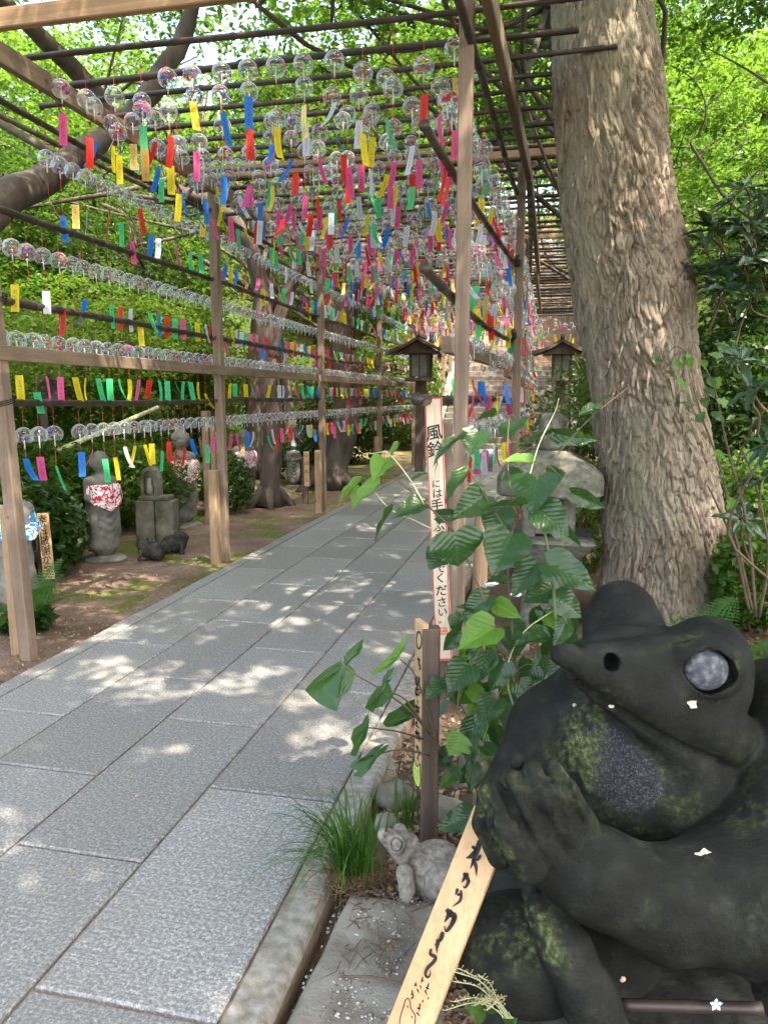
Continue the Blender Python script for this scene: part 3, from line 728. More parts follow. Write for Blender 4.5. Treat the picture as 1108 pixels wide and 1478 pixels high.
# the leaning maple on the left whose fork reaches over the pergola
A = onX(-40, 330, -3.5); B = onX(60, 262, -3.5); Cc = onX(130, 212, -3.5); K = onX(168, 190, -3.52)
b1 = [K, onX(135, 150, -3.62)+[0, 0, .1], onX(85, 78, -3.7), onX(35, 30, -3.75), onX(-60, -60, -3.9)]
b2 = [K, onY(212, 140, 5.35), onY(236, 100, 5.5), onY(262, 62, 5.7), onY(280, 0, 5.8), onY(300, -90, 6.0)]
bs = [A[0]-1.6, A[1]-.9, 0]; bs[2] = gz(bs[0], bs[1])
tree('old maple with forked limbs leaning in over the near left corner of the pergola', tuple(bs), [(A[0]-.9, A[1]-.6, 1.1), A, B, Cc, K], .15,
     [((-4.8, 5.0, 5.0), (2.0, 2.6, .8), 34), ((-5.2, 7.2, 4.0), (1.5, 1.6, .7), 24)], .062, M['maple'], 1, shape='maple', extra=[(b1, .085, .05), (b2, .088, .05)], per=110)
def tb(u, v, X): p = onX(u, v, X); return p
b = onZ(388, 728, -.05); bx = tuple(b)
tree('maple trunk with buttressed foot beside the third left post', bx, [onY(392, 640, b[1]), onY(385, 520, b[1]), onY(376, 420, b[1]), onY(352, 340, b[1]-.2), onY(300, 290, b[1]-.5), onY(215, 268, b[1]-1)], .155,
     [((-6.4, 10.2, 4.6), (2.4, 2.4, 1.0), 40), ((-4.6, 10.6, 5.8), (2, 2.4, .7), 26)], .085, M['maple'], 7,
     extra=[([onY(385, 520, b[1]), onY(410, 440, b[1]), onY(440, 350, b[1]), onY(430, 260, b[1])], .12, .06)])
b = onZ(508, 700, 0); b[0] = min(b[0], -3.4)
tree('broad grey maple trunk leaning right near the fourth left post', (b[0]-.3, b[1], 0), [onY(500, 600, b[1]), onY(492, 500, b[1]), onY(500, 440, b[1]), onY(532, 380, b[1]), onY(560, 300, b[1])], .25,
     [((-6.5, 14.5, 5.2), (2.6, 2.6, 1.4), 50), ((-3.5, 14.6, 6.4), (2.2, 2.6, 1.0), 55)], .10, M['maple2'], 7,
     extra=[([onY(495, 520, b[1]), onY(470, 430, b[1]), onY(455, 350, b[1])], .15, .07)])
b = onZ(432, 690, 0)
tree('dark straight maple trunk deep behind the left statues', (b[0]-.8, b[1], 0), [(b[0]-.85, b[1], 1.5), (b[0]-.7, b[1], 3.), (b[0]-.4, b[1], 5.)], .2,
     [((-8.4, 12.5, 6.2), (2.6, 2.6, 1.8), 80)], .10, M['maple2'], 6)
F_ = [('low young maple behind the loudspeaker pole', (-6.3, 6.4), 2.1, (1.3, 1.1, .8), 60, .07, 'maple2'),
      ('low young maple behind the second and third statues', (-6.4, 8.9), 2.3, (1.5, 1.3, .9), 70, .075, 'maple2'),
      ('low young maple left of the broad grey trunk', (-6.6, 12.0), 2.4, (1.6, 1.5, 1.0), 70, .085, 'maple2'),
      ('low young maple at the left edge of the statue row', (-5.6, 4.7), 2.0, (1.0, .9, .7), 50, .06, 'maple2'),
      ('slender maple far back on the left slope', (-9.5, 9.5), 5.2, (2.6, 2.6, 1.8), 90, .10, 'maple2'),
      ('maple whose crown fills the middle of the left slope', (-8.2, 7.0), 3.9, (2.0, 2.2, 1.5), 80, .085, 'maple'),
      ('young bright maple at the far left edge of the grove', (-7.0, 4.9), 3.2, (1.5, 1.4, 1.3), 60, .07, 'maple2'),
      ('tall maple behind the second left post', (-12.0, 14.0), 6.5, (3.4, 3.2, 2.8), 130, .13, 'maple'),
      ('maple standing beyond the wooden lantern on the left', (-6.8, 19.0), 6.0, (3.2, 3.2, 2.6), 120, .13, 'maple'),
      ('pale green maple high on the slope above the stairway', (-4.0, 27.0), 10.5, (4.2, 3.5, 3.2), 120, .17, 'maple2'),
      ('maple on the right of the stone stairway', (3.2, 22.0), 7.0, (3.2, 3.4, 3.0), 120, .14, 'maple'),
      ('tall maple closing the grove at the far upper left', (-14.0, 21.0), 8.5, (4.6, 4.2, 4.2), 160, .17, 'maple2'),
      ('maple arching over the far end of the pergola', (1.6, 15.5), 6.6, (2.8, 3.6, 1.6), 120, .11, 'maple2'),
      ('sunlit maple to the right of the great trunk', (4.6, 9.6), 4.4, (2.2, 2.0, 1.6), 110, .085, 'maple2'),
      ('spreading maple at the upper right edge', (4.4, 7.2), 4.2, (1.9, 1.6, .9), 90, .07, 'maple2'),
      ('maple further back between the great trunk and right edge', (7.5, 15.0), 6.0, (3.6, 3.4, 3.2), 150, .13, 'maple'),
      ('maple of the far right slope', (12.0, 20.0), 8.5, (4.5, 4., 4.5), 140, .17, 'maple2')]
for lb, (x, y), cz, cr, ns, ls, mt in F_:
    z = gz(x, y); h = cz-z
    tree(lb, (x, y, z-.05), [(x+rnd.uniform(-.4, .4), y, z+h*.35), (x+rnd.uniform(-.6, .6), y+rnd.uniform(-.3, .3), z+h*.7), (x+rnd.uniform(-.5, .5), y, z+h)], .10+.012*h,
         [((x, y, cz), cr, ns)], ls, M[mt], 8, sr=.6+ls*2.2)
# crowns over the path; most are out of view, added for their shade
OV = [('maple spreading its crown above the near half of the pergola', (.62, 7.6), [((-1.6, 6.6, 5.5), (2.2, 2.8, .7), 100), ((-1.2, 3.6, 6.2), (2.4, 2.6, .8), 100)], 'maple2', .075),
      ('maple spreading its crown above the middle of the pergola', (.85, 11.2), [((-1.6, 11.4, 5.9), (3.0, 3.0, .9), 150)], 'maple', .085),
      ('unseen maple added to shade the path behind the viewer', (2.6, -1.2), [((-.4, .2, 5.4), (3.0, 2.6, .8), 150), ((2.2, -1.6, 5.8), (2.8, 3.0, .9), 150)], 'maple', .09),
      ('unseen maple added to shade the frog statue and the garden bed', (4.6, 1.2), [((1.5, -.6, 6.0), (2.4, 2.2, .8), 170), ((3.6, 1.6, 5.8), (1.8, 2.0, .8), 90)], 'maple', .09),
      ('maple added to shade the path, standing right with crown over the first bays', (5.4, 4.6), [((1.5, 2.9, 6.2), (2.5, 2.1, .7), 170)], 'maple', .09),
      ('maple added right of the path for shade, crown over the third bay', (6.0, 8.6), [((1.5, 6.4, 6.4), (2.5, 2.2, .7), 160)], 'maple', .09),
      ('maple added right of the path for shade, crown over the fourth bay', (6.2, 12.4), [((1.5, 10.2, 6.9), (2.6, 2.4, .8), 140)], 'maple', .09),
      ('maple leaning over the left verge behind the viewer', (-5.0, .6), [((-4.2, .9, 5.2), (2.2, 2.0, .7), 50)], 'maple', .09)]
for lb, (x, y), cr, mt, ls in OV:
    z = gz(x, y); c = cr[0][0]
    tree(lb, (x, y, z-.05), [(x+.1, y, z+1.6), (x*.9+c[0]*.1, y*.9+c[1]*.1, z+3.2), (x*.6+c[0]*.4, y*.6+c[1]*.4, c[2]-.3)], .12, cr, ls, M[mt], 6)

# ---- shrubs and bushes
def shrub(label, c, r, n, ls, mat, narrow=.5, grp='evergreen shrubs under the trees', shell=.45, name='shrub', cat='shrub', nst=7):
    base = (c[0], c[1], gz(c[0], c[1])-.02); t = thing(name, base, label, cat, grp)
    P, d = cloud((c[0], c[1], base[2]+r[2]*1.02), r, n, shell); P = P[P[:, 2] > gh(P[:, 0], P[:, 1])+.02]
    leaf_mesh('foliage', P, ls, M[mat], t, 'quad', .7, None, narrow, False)
    mb = MB()
    for k in range(nst):
        a = k*2.4; limb(mb, base, (c[0]+math.cos(a)*r[0]*.5, c[1]+math.sin(a)*r[1]*.5, base[2]+r[2]*rnd.uniform(.9, 1.6)), .014, .005, .3, 5)
    mb.build('stem', M['twig'], t, True); return t
SH = [('dark shrub filling the gap right of the great trunk', (1.75, 7.0), (.6, .5, .95), 5200, .075, 'evergreen'),
      ('low leafy shrub beside the bare stems on the right', (1.5, 6.0), (.32, .3, .5), 1900, .065, 'shrub'),
      ('tall dark shrub behind the long leaved rhododendron', (2.4, 8.8), (1.0, .8, 1.6), 7500, .09, 'evergreen'),
      ('high dark shrub behind the right edge', (3.4, 11.2), (1.4, 1.0, 1.9), 7500, .11, 'evergreen'),
      ('dark bush at the left edge behind the first post', (-4.9, 4.9), (.8, .7, .65), 4200, .11, 'shrub'),
      ('low bush beside the cloth draped statue', (-4.35, 5.55), (.42, .4, .46), 1700, .10, 'evergreen'),
      ('leafy bush behind the first robed statue', (-5.3, 6.9), (.8, .7, .55), 4600, .085, 'maple'),
      ('bush between the two nearer robed statues', (-4.9, 7.9), (.8, .6, .55), 4200, .08, 'maple'),
      ('bush behind the second robed statue', (-6.2, 9.2), (1.3, .8, .8), 6500, .09, 'maple'),
      ('bush beside the buttressed maple foot', (-4.3, 9.3), (.42, .4, .42), 1700, .08, 'evergreen'),
      ('bush at the foot of the fourth left post', (-4.2, 13.0), (.7, .7, .5), 3200, .09, 'evergreen'),
      ('tall bush far back on the left', (-8.4, 8.2), (1.6, 1.2, 1.0), 8000, .11, 'maple2'),
      ('bush of the left slope, left of the loudspeaker', (-7.2, 5.9), (1.3, 1.0, .9), 7500, .10, 'maple2'),
      ('bush on the slope beyond the buttressed maple', (-7.0, 12.4), (1.6, 1.4, 1.2), 8500, .11, 'maple'),
      ('bush at the top of the left bank', (-10.8, 11.5), (2.2, 1.6, 1.6), 9500, .14, 'maple2'),
      ('bush behind the left wooden lantern', (-4.6, 17.0), (1.3, 1.1, 1.3), 8000, .12, 'evergreen'),
      ('clipped bush left of the stone stairway', (-4.4, 21.2), (1.4, 1.2, 1.7), 7000, .14, 'shrub'),
      ('bush right of the stone stairway', (1.7, 19.6), (1.3, 1.2, 1.6), 7000, .13, 'shrub'),
      ('bush behind the stone lantern', (.9, 8.2), (.75, .9, .75), 5200, .07, 'shrub'),
      ('bush beside the right wooden lantern', (1.5, 12.0), (1.0, 1.2, 1.25), 6500, .10, 'shrub'),
      ('bush just right of the great trunk', (2.6, 7.6), (1.0, .8, 1.15), 7500, .075, 'shrub'),
      ('dark bush at the right edge above the fallen leaves', (3.5, 6.6), (1.0, .8, 1.05), 7500, .09, 'evergreen'),
      ('tall dark bush at the far right', (5.2, 9.2), (1.7, 1.2, 1.5), 9500, .11, 'evergreen'),
      ('leafy bush behind the rhododendron', (3.6, 8.8), (1.3, 1., 1.6), 8000, .09, 'evergreen'),
      ('bush on the upper right bank', (8.0, 12.5), (2.4, 1.8, 2.0), 9000, .15, 'shrub'),
      ('bush on the bank left of the stairway top', (-6.5, 25.5), (3.0, 1.8, 2.6), 8000, .2, 'shrub'),
      ('bush on the bank right of the stairway top', (3.6, 27.0), (3.0, 1.8, 2.6), 8000, .2, 'shrub'),
      ('bush at the far upper left of the bank', (-12.5, 18.0), (3.2, 2.2, 2.4), 9000, .2, 'evergreen')]
for lb, (x, y), r, n, ls, mt in SH: shrub(lb, (x, y), r, n, ls, mt)
# a wood beyond everything
P = np.vstack([cloud((x, y, z), (4.5, 3.5, 4.5), 5200, .5)[0] for x, y, z in [(-24, 24, 6), (-19, 30, 9), (-12, 34, 12), (-5, 38, 15), (3, 37, 14), (10, 34, 12), (17, 29, 9), (22, 22, 7), (14, 26, 6), (-16, 26, 5), (-22, 14, 5), (-17, 16, 4), (-28, 18, 9), (27, 16, 8), (-9, 31, 9), (7, 31, 10)]])
tag(leaf_mesh('distant_wood', P, .42, M['maple'], None, 'quad', .7, None, .8, False), 'pale green wood closing the view behind the grove', 'wood')

# low growth covering the slopes
n_ = 150000; q = np.stack([rng.uniform(-34, 34, n_), rng.uniform(3, 44, n_), np.zeros(n_)], 1)
q = q[((q[:, 0] < -5.6) | (q[:, 0] > 1.9) | (q[:, 1] > 21.5)) & ~((np.abs(q[:, 0]+1.35) < 2.1) & (q[:, 1] < 30))]
q[:, 2] = gh(q[:, 0], q[:, 1])+rng.random(len(q))**1.5*.55*(.3+fbm(q*.6, 3, 12))
tag(leaf_mesh('ground_cover', q, .19, M['shrub'], None, 'quad', .7, None, .6, False), 'low leafy ground cover over the slopes on both sides', 'ground cover')

# ================================================================ the great trunk
def worley(x, y, s=0):
    ix, iy = np.floor(x).astype(np.int64), np.floor(y).astype(np.int64)
    f1 = np.full(x.shape, 9.); f2 = np.full(x.shape, 9.); idr = np.zeros(x.shape); dy1 = np.zeros(x.shape)
    z = np.zeros_like(ix)
    for i in (-1, 0, 1):
        for j in (-1, 0, 1):
            px_ = ix+i+_h(ix+i, iy+j, z, s); py_ = iy+j+_h(ix+i, iy+j, z, s+1)
            d = np.hypot(x-px_, y-py_); new = d < f1
            f2 = np.where(new, f1, np.minimum(f2, d)); idr = np.where(new, _h(ix+i, iy+j, z, s+2), idr); dy1 = np.where(new, y-py_, dy1); f1 = np.where(new, d, f1)
    return f1, f2, idr, dy1
TY = 5.0
prof = [(0, 793, 940), (100, 797, 945), (200, 801, 955), (300, 807, 968), (350, 815, 982), (430, 830, 1000), (520, 843, 1016), (620, 856, 1026), (720, 862, 1036), (800, 865, 1042), (860, 862, 1052), (900, 852, 1068)]
zs, cxs, rs = [], [], []
for v, a, b_ in prof:
    p = onY((a+b_)/2, v, TY); pl = onY(a, v, TY); pr = onY(b_, v, TY); zs.append(p[2]); cxs.append(p[0]); rs.append((pr[0]-pl[0])/2*.985)
zs, cxs, rs = zs[::-1], cxs[::-1], rs[::-1]
zs = [-.15]+zs+[6.2, 9.0]; cxs = [cxs[0]]+cxs+[cxs[-1]-.28, cxs[-1]-.55]; rs = [rs[0]*1.12]+rs+[rs[-1]*.86, rs[-1]*.7]
nt_, nz_ = 400, 560
zz = np.concatenate([np.linspace(-.15, 4.1, nz_-40), np.linspace(4.15, 9., 40)])
cxx = np.interp(zz, zs, cxs); rr = np.interp(zz, zs, rs)
k = np.ones(25)/25; cxx[12:-12] = np.convolve(cxx, k, 'valid'); rr[12:-12] = np.convolve(rr, k, 'valid')
th = np.linspace(0, 2*np.pi, nt_, endpoint=False)
T, Zg = np.meshgrid(th, zz); Rg = rr[:, None]*np.ones_like(T)
arc = T*.42
Pn = np.stack([np.cos(T)*.42, np.sin(T)*.42, Zg], -1)
wx = (fbm(Pn*3.2, 3, 31)-.5)*.16; wy = (fbm(Pn*2.1, 3, 37)-.5)*.5
cyl = arc/(2*np.pi*.42)
nx1 = 66                                   # whole number of cells round the trunk
def wrapcell(nx, hz, s):
    x = (cyl*nx+wx*nx*.42) ; y = Zg/hz+wy/hz*.3
    return worley(x, y, s)
f1, f2, idr, dy1 = wrapcell(nx1, .21, 3)
g1, g2, id2, dy2 = wrapcell(118, .10, 9)
kn = fbm(Pn*np.array([1.6, 1.6, 1.2]), 4, 41)
ridge = .5*fbm(Pn*np.array([13, 13, 1.5]), 4, 51)+.5*fbm(Pn*np.array([34, 34, 2.2]), 3, 52)
smooth_ = sstep(.50, .66, fbm(Pn*np.array([1.4, 1.4, .8])+5, 3, 61))      # places where the outer bark has come away
plate = (idr-.5)*.020+np.clip(-dy1, -.6, .6)*.022-.022*sstep(.16, .0, f2-f1)
pl2 = (id2-.5)*.014+np.clip(-dy2, -.6, .6)*.011-.011*sstep(.14, .0, g2-g1)
disp = .72*plate*(1-.75*smooth_)+.85*pl2*(1-.45*smooth_)+(ridge-.5)*.036+(kn-.5)*.11+.012*smooth_
flare = np.exp(-np.maximum(Zg-.05, 0)/.16)*(.03+.04*np.cos(T*5+1.3)**2)
# a swollen scar half way up and an old knot hole higher on the right
def bumpat(v, u, amp, su, sz):
    p = onY(u, v, TY-.4); ang = math.atan2(-1, (p[0]-np.interp(p[2], zs, cxs))/.42*1.05)
    da = np.angle(np.exp(1j*(T-ang))); return amp*np.exp(-(da*.42/su)**2-((Zg-p[2])/sz)**2)
disp = disp+bumpat(500, 925, .035, .16, .12)+bumpat(530, 945, -.02, .05, .04)+bumpat(135, 930, -.05, .022, .035)+bumpat(120, 925, .022, .06, .09)+bumpat(780, 980, .03, .2, .3)
Rg = Rg+disp+flare
V = np.stack([cxx[:, None]+np.cos(T)*Rg, TY+np.sin(T)*Rg, Zg], -1).reshape(-1, 3)
i = np.arange(nz_-1)[:, None]*nt_; j = np.arange(nt_)[None]; jn = (np.arange(nt_)+1)[None] % nt_
Fc = np.stack([i+j, i+jn, i+nt_+jn, i+nt_+j], -1).reshape(-1, 4)
def trunk_mat():
    m, nt, b, out = newmat('peeling_bark'); co = coords(nt, 'world', (1, 1, .22)); co1 = coords(nt)
    at = N(nt, 'Attribute'); at.attribute_name = 'plate'; sp = N(nt, 'SeparateColor'); L(nt, at.outputs['Color'], sp.inputs[0])
    f = noise(nt, co, 26, 5, .65); g = noise(nt, co, 110, 4, .7); big = noise(nt, co1, 2.0, 4, .6)
    c = ramp(nt, f, [(.3, (.105, .082, .062)), (.5, (.225, .185, .142)), (.68, (.385, .33, .26))])
    c = mixc(nt, maprange(nt, sp.outputs[0], 0, 1, 0, .5), c, (.36, .30, .23))
    c = mixc(nt, maprange(nt, sp.outputs[1], .6, 1, 0, .5), c, (.27, .175, .12))
    c = mixc(nt, maprange(nt, g, .5, .75, 0, .6), c, (.11, .08, .065))
    c = mixc(nt, maprange(nt, sp.outputs[2], .2, 1, 0, .55), c, mixc(nt, f, (.16, .16, .11), (.29, .275, .205)))
    c = mixc(nt, maprange(nt, big, .46, .62, 0, .38), c, (.15, .15, .085))
    L(nt, c, b.inputs['Base Color']); b.inputs['Roughness'].default_value = .95; b.inputs['Specular IOR Level'].default_value = .12
    n1 = bump(nt, None, f, .012, .8); bump(nt, b, g, .005, 1, n1); return m
M['trunk'] = trunk_mat()
bt = thing('great_tree', (float(cxs[1]), TY, 0), 'huge leaning tree trunk with shaggy peeling grey brown bark behind the stone frog', 'tree')
o = mobj('trunk', V, Fc, M['trunk'], bt, smooth=False)
ca = o.data.color_attributes.new('plate', 'FLOAT_COLOR', 'POINT')
colr = np.stack([idr, id2, smooth_, np.ones_like(idr)], -1).reshape(-1, 4).astype(np.float32); ca.data.foreach_set('color', colr.ravel())
tx = cxs[-1]
mb = MB()
for k in range(9): limb(mb, (tx, TY, 6.0+.3*k), (tx+rnd.uniform(-3.4, 3.4), TY+rnd.uniform(-3, 3), 8.0+rnd.random()), .09, .03, .4, 7)
mb.build('limb', M['bark'], bt, True)
q, _ = sprays((tx, TY, 8.4), (3.4, 3.2, .9), 130, 150, .7); leaf_mesh('crown', q, .09, M['evergreen'], bt)
# loose flakes of bark standing off the trunk
fl = MB()
NFL = 300
for k in range(NFL):
    z_ = rnd.uniform(.3, 4.0); a = rnd.uniform(math.pi*1.02, math.pi*1.98); r_ = float(np.interp(z_, zz, rr))+.008+.01*rnd.random()
    cx_ = float(np.interp(z_, zz, cxx)); l = rnd.uniform(.04, .15); w_ = rnd.uniform(.004, .011)
    p = np.array([cx_+math.cos(a)*r_, TY+math.sin(a)*r_, z_]); n_ = np.array([math.cos(a), math.sin(a), 0]); t_ = np.array([-math.sin(a), math.cos(a), 0])
    lift = rnd.uniform(.002, .012)
    tw = rnd.uniform(-.012, .012)
    q = [p-t_*w_-n_*.02, p+t_*w_-n_*.02, p+t_*(w_*.9+tw)-[0, 0, l*.6]+n_*lift*.4, p-t_*(w_-tw)-[0, 0, l*.55]+n_*lift*.4, p+t_*(w_*.3+tw*2)-[0, 0, l]+n_*lift, p-t_*(w_*.5-tw*2)-[0, 0, l*.92]+n_*lift]
    fl.add(q, [(0, 1, 2, 3), (3, 2, 4, 5)])
fo = fl.build('bark_flakes', M['trunk'], bt); fo['kind'] = 'stuff'
ca = fo.data.color_attributes.new('plate', 'FLOAT_COLOR', 'POINT')
cc = np.repeat(rng.random((NFL, 4)), 6, 0).astype(np.float32); cc[:, 2] = 0; ca.data.foreach_set('color', cc.ravel())
# ================================================================ carved stone: signed distance fields meshed by surface nets
def q3(u, v, D): return np.array([(u-554)/F*D, (739-v)/F*D, D])         # statue design space: right, up, depth (metres)
AX = np.stack([rt, up, fw])
def surface_nets(fn, lo, hi, h):
    lo = np.array(lo, float); n = np.ceil((np.array(hi)-lo)/h).astype(int)+1
    g = [lo[i]+h*np.arange(n[i]) for i in range(3)]
    Fv = np.empty(n, np.float32)
    B = 6; nb = -(-n//B)                      # evaluate block by block, only where the surface can pass
    cc = np.stack(np.meshgrid(*[lo[i]+h*(np.arange(nb[i])*B+(B-1)/2) for i in range(3)], indexing='ij'), -1)
    fc = fn(cc.reshape(-1, 3)).reshape(nb); Fb = np.repeat(np.repeat(np.repeat(fc, B, 0), B, 1), B, 2)[:n[0], :n[1], :n[2]]; Fv[:] = Fb
    blk = np.argwhere(np.abs(fc) < B*h*1.9+.006); off = np.stack(np.meshgrid(*[np.arange(B)]*3, indexing='ij'), -1).reshape(-1, 3)
    for i0 in range(0, len(blk), 1500):
        ii = (blk[i0:i0+1500, None, :]*B+off[None]).reshape(-1, 3); ii = ii[(ii < n).all(1)]
        Fv[ii[:, 0], ii[:, 1], ii[:, 2]] = fn(lo+h*ii)
    S = Fv < 0
    act = np.zeros(n-1, np.int16)
    for dx in (0, 1):
        for dy in (0, 1):
            for dz in (0, 1): act += S[dx:n[0]-1+dx, dy:n[1]-1+dy, dz:n[2]-1+dz]
    ijk = np.argwhere((act > 0) & (act < 8)); idx = -np.ones(n-1, np.int64); idx[tuple(ijk.T)] = np.arange(len(ijk))
    acc = np.zeros((len(ijk), 3)); cnt = np.zeros(len(ijk))
    co = [(a, b, c) for a in (0, 1) for b in (0, 1) for c in (0, 1)]
    val = {c: Fv[ijk[:, 0]+c[0], ijk[:, 1]+c[1], ijk[:, 2]+c[2]].astype(float) for c in co}
    for c in co:
        for ax in range(3):
            if c[ax] == 0:
                d = list(c); d[ax] = 1; d = tuple(d); a, b = val[c], val[d]; m = (a < 0) != (b < 0)
                t = np.where(m, a/(a-b+1e-12), 0); p = np.array(c, float)+np.zeros((len(ijk), 3)); p[:, ax] = t
                acc += p*m[:, None]; cnt += m
    V = lo+h*(ijk+acc/cnt[:, None]); quads = []
    for ax in range(3):
        o1, o2 = [k for k in range(3) if k != ax]
        sl0 = [slice(1, -1)]*3; sl1 = [slice(1, -1)]*3; sl0[ax] = slice(0, -1); sl1[ax] = slice(1, None)
        ch = np.argwhere(S[tuple(sl0)] != S[tuple(sl1)])
        if not len(ch): continue
        ch[:, o1] += 1; ch[:, o2] += 1
        s = S[ch[:, 0], ch[:, 1], ch[:, 2]]
        def cell(a, b): c = ch.copy(); c[:, o1] += a; c[:, o2] += b; return idx[tuple(c.T)]
        q = np.stack([cell(-1, -1), cell(0, -1), cell(0, 0), cell(-1, 0)], 1)
        if ax == 1: s = ~s
        q[~s] = q[~s][:, ::-1]; quads.append(q)
    Q = np.vstack(quads); return V, Q[(Q >= 0).all(1)]
def smin(a, b, k): h = np.clip(.5+.5*(b-a)/k, 0, 1); return b*(1-h)+a*h-k*h*(1-h)
def smax(a, b, k): return -smin(-a, -b, k)
def ell(P, c, r, M3=None):
    q = P-np.array(c)
    if M3 is not None: q = q@M3
    r = np.array(r); k0 = np.linalg.norm(q/r, axis=1); k1 = np.linalg.norm(q/r**2, axis=1); return k0*(k0-1)/np.maximum(k1, 1e-6)
def cone(P, a, b, ra, rb):
    a, b = np.array(a), np.array(b); d = b-a; t = np.clip(((P-a)@d)/(d@d), 0, 1)
    return np.linalg.norm(P-a-t[:, None]*d, axis=1)-(ra+(rb-ra)*t)
def chain(P, pts, k=.02):
    r = None
    for (a, ra), (b, rb) in zip(pts[:-1], pts[1:]):
        d = cone(P, a, b, ra, rb); r = d if r is None else smin(r, d, k)
    return r
def px3(u, v, D, r): return (q3(u, v, D), r*D/F)

# ---- the great frog
BEL = q3(1130, 1280, 2.12)
def frog_body(P):
    d = ell(P, BEL, (.52, .50, .40))                                            # trunk of the body
    d = smin(d, ell(P, q3(1150, 1130, 2.02), (.34, .34, .30)), .10)             # back and near shoulder
    d = smin(d, chain(P, [px3(900, 960, 2.0, 55), px3(800, 1055, 1.98, 62), px3(738, 1160, 1.86, 50)], .04), .06)   # far shoulder
    ur = P[:, 1]
    return d
def frog_throat(P):
    d = ell(P, q3(922, 1094, 1.935), (.268, .262, .225))
    d = smin(d, ell(P, q3(985, 1130, 1.92), (.18, .18, .20)), .05)
    d = smin(d, ell(P, q3(842, 1045, 1.92), (.10, .12, .13)), .06)
    return d
def frog_head(P):
    T = q3(808, 945, 1.60)
    d = cone(P, T, q3(1004, 1036, 1.755), .016, .092)
    d = smin(d, cone(P, T, q3(1000, 985, 1.79), .016, .128), .018)
    d = smin(d, cone(P, T, q3(905, 958, 1.90), .016, .098), .014)
    d = smin(d, cone(P, q3(850, 925, 1.70), q3(925, 940, 1.80), .016, .062), .012)
    d = smin(d, cone(P, q3(870, 926, 1.76), q3(950, 945, 1.86), .028, .066), .03)
    d = smin(d, ell(P, q3(1020, 950, 1.83), (.098, .105, .115)), .035)          # near eye dome
    d = smin(d, ell(P, q3(898, 887, 1.98), (.088, .092, .095)), .028); d = smin(d, ell(P, q3(900, 915, 1.96), (.108, .075, .10)), .04)           # far eye dome
    d = smin(d, cone(P, q3(1030, 1052, 1.745), q3(1052, 1066, 1.80), .070, .074), .02)
    return d
def frog_arm(P):
    d = chain(P, [px3(1175, 1060, 1.86, 108), px3(1165, 1200, 1.74, 118), px3(1080, 1288, 1.64, 98), px3(960, 1305, 1.59, 70), px3(860, 1262, 1.575, 60), px3(806, 1236, 1.605, 50)], .06)
    hd = cone(P, q3(748, 1192, 1.625), q3(795, 1226, 1.605), .056, .066)
    d = smin(d, hd, .04)
    return d
FING = [[(704, 1148, 1.60, 16), (701, 1188, 1.60, 19), (722, 1232, 1.60, 21)],
        [(713, 1147, 1.545, 19), (728, 1188, 1.515, 24), (764, 1248, 1.535, 26)],
        [(742, 1125, 1.545, 15), (759, 1166, 1.515, 19), (793, 1228, 1.54, 22)],
        [(768, 1111, 1.56, 15), (787, 1153, 1.525, 18), (820, 1212, 1.55, 22)],
        [(797, 1108, 1.575, 14), (815, 1143, 1.545, 18), (842, 1192, 1.565, 22)]]
def frog_legs(P):
    d = ell(P, q3(760, 1372, 1.74), (.185, .118, .17))                          # folded thigh
    d = smin(d, ell(P, q3(850, 1400, 1.86), (.18, .14, .16)), .05)
    shin = chain(P, [px3(783, 1318, 1.60, 27), px3(815, 1370, 1.575, 36), px3(850, 1440, 1.55, 38), px3(885, 1530, 1.53, 40)], .03)
    d = smin(d, shin, .014)
    d = smin(d, cone(P, q3(768, 1290, 1.66), q3(785, 1330, 1.63), .024, .030), .015)
    d = smin(d, ell(P, q3(1190, 1500, 1.74), (.25, .15, .2)), .05)              # near leg beyond the frame
    return d
def frog_sdf0(P):
    body = frog_body(P); d = smin(body, frog_legs(P), .025)
    th_, hd, ar = frog_throat(P), frog_head(P), frog_arm(P)
    d = smin(d, th_, .022)
    d = smin(d, cone(P, q3(826, 975, 1.662), q3(1000, 1098, 1.748), .014, .040), .03)
    d = smin(d, hd, .004)
    d = smin(d, ar, .012)
    fg = None
    for f in FING:
        c = chain(P, [px3(*f[0]), px3(f[1][0], f[1][1], f[1][2]-.01, f[1][3]), px3(*f[2])], .012); fg = c if fg is None else np.minimum(fg, c)
    d = smin(d, fg, .004)
    d = np.minimum(d, np.linalg.norm(P-q3(746, 1099, 1.60), axis=1)-.020)
    return d
def surfD(fn, u, v, d0=1.3, d1=2.6):
    Ds = np.arange(d0, d1, .002); P = np.array([q3(u, v, D) for D in Ds]); f = fn(P); k = np.argmax(f < 0); return Ds[k]
mouth = [(836, 983), (862, 1004), (898, 1028), (936, 1051), (970, 1070), (1003, 1086), (1032, 1096)]
mq = [q3(u, v, surfD(frog_sdf0, u, v)+.001) for u, v in mouth]
nq = [(q3(883, 957, surfD(frog_head, 883, 957)), .0205), (q3(832, 927, surfD(frog_head, 833, 929)), .009)]
GRV = []
for ln_ in ([(724, 1134), (742, 1172), (766, 1218)], [(748, 1112), (766, 1156), (791, 1206)], [(779, 1103), (797, 1144), (819, 1192)], [(811, 1116), (824, 1150), (838, 1190)], [(701, 1140), (705, 1175), (722, 1216)]):
    GRV.append([q3(u, v, surfD(frog_sdf0, u, v)-.001) for u, v in ln_])
EYE = q3(1017, 966, surfD(frog_head, 1016, 966)+.006)
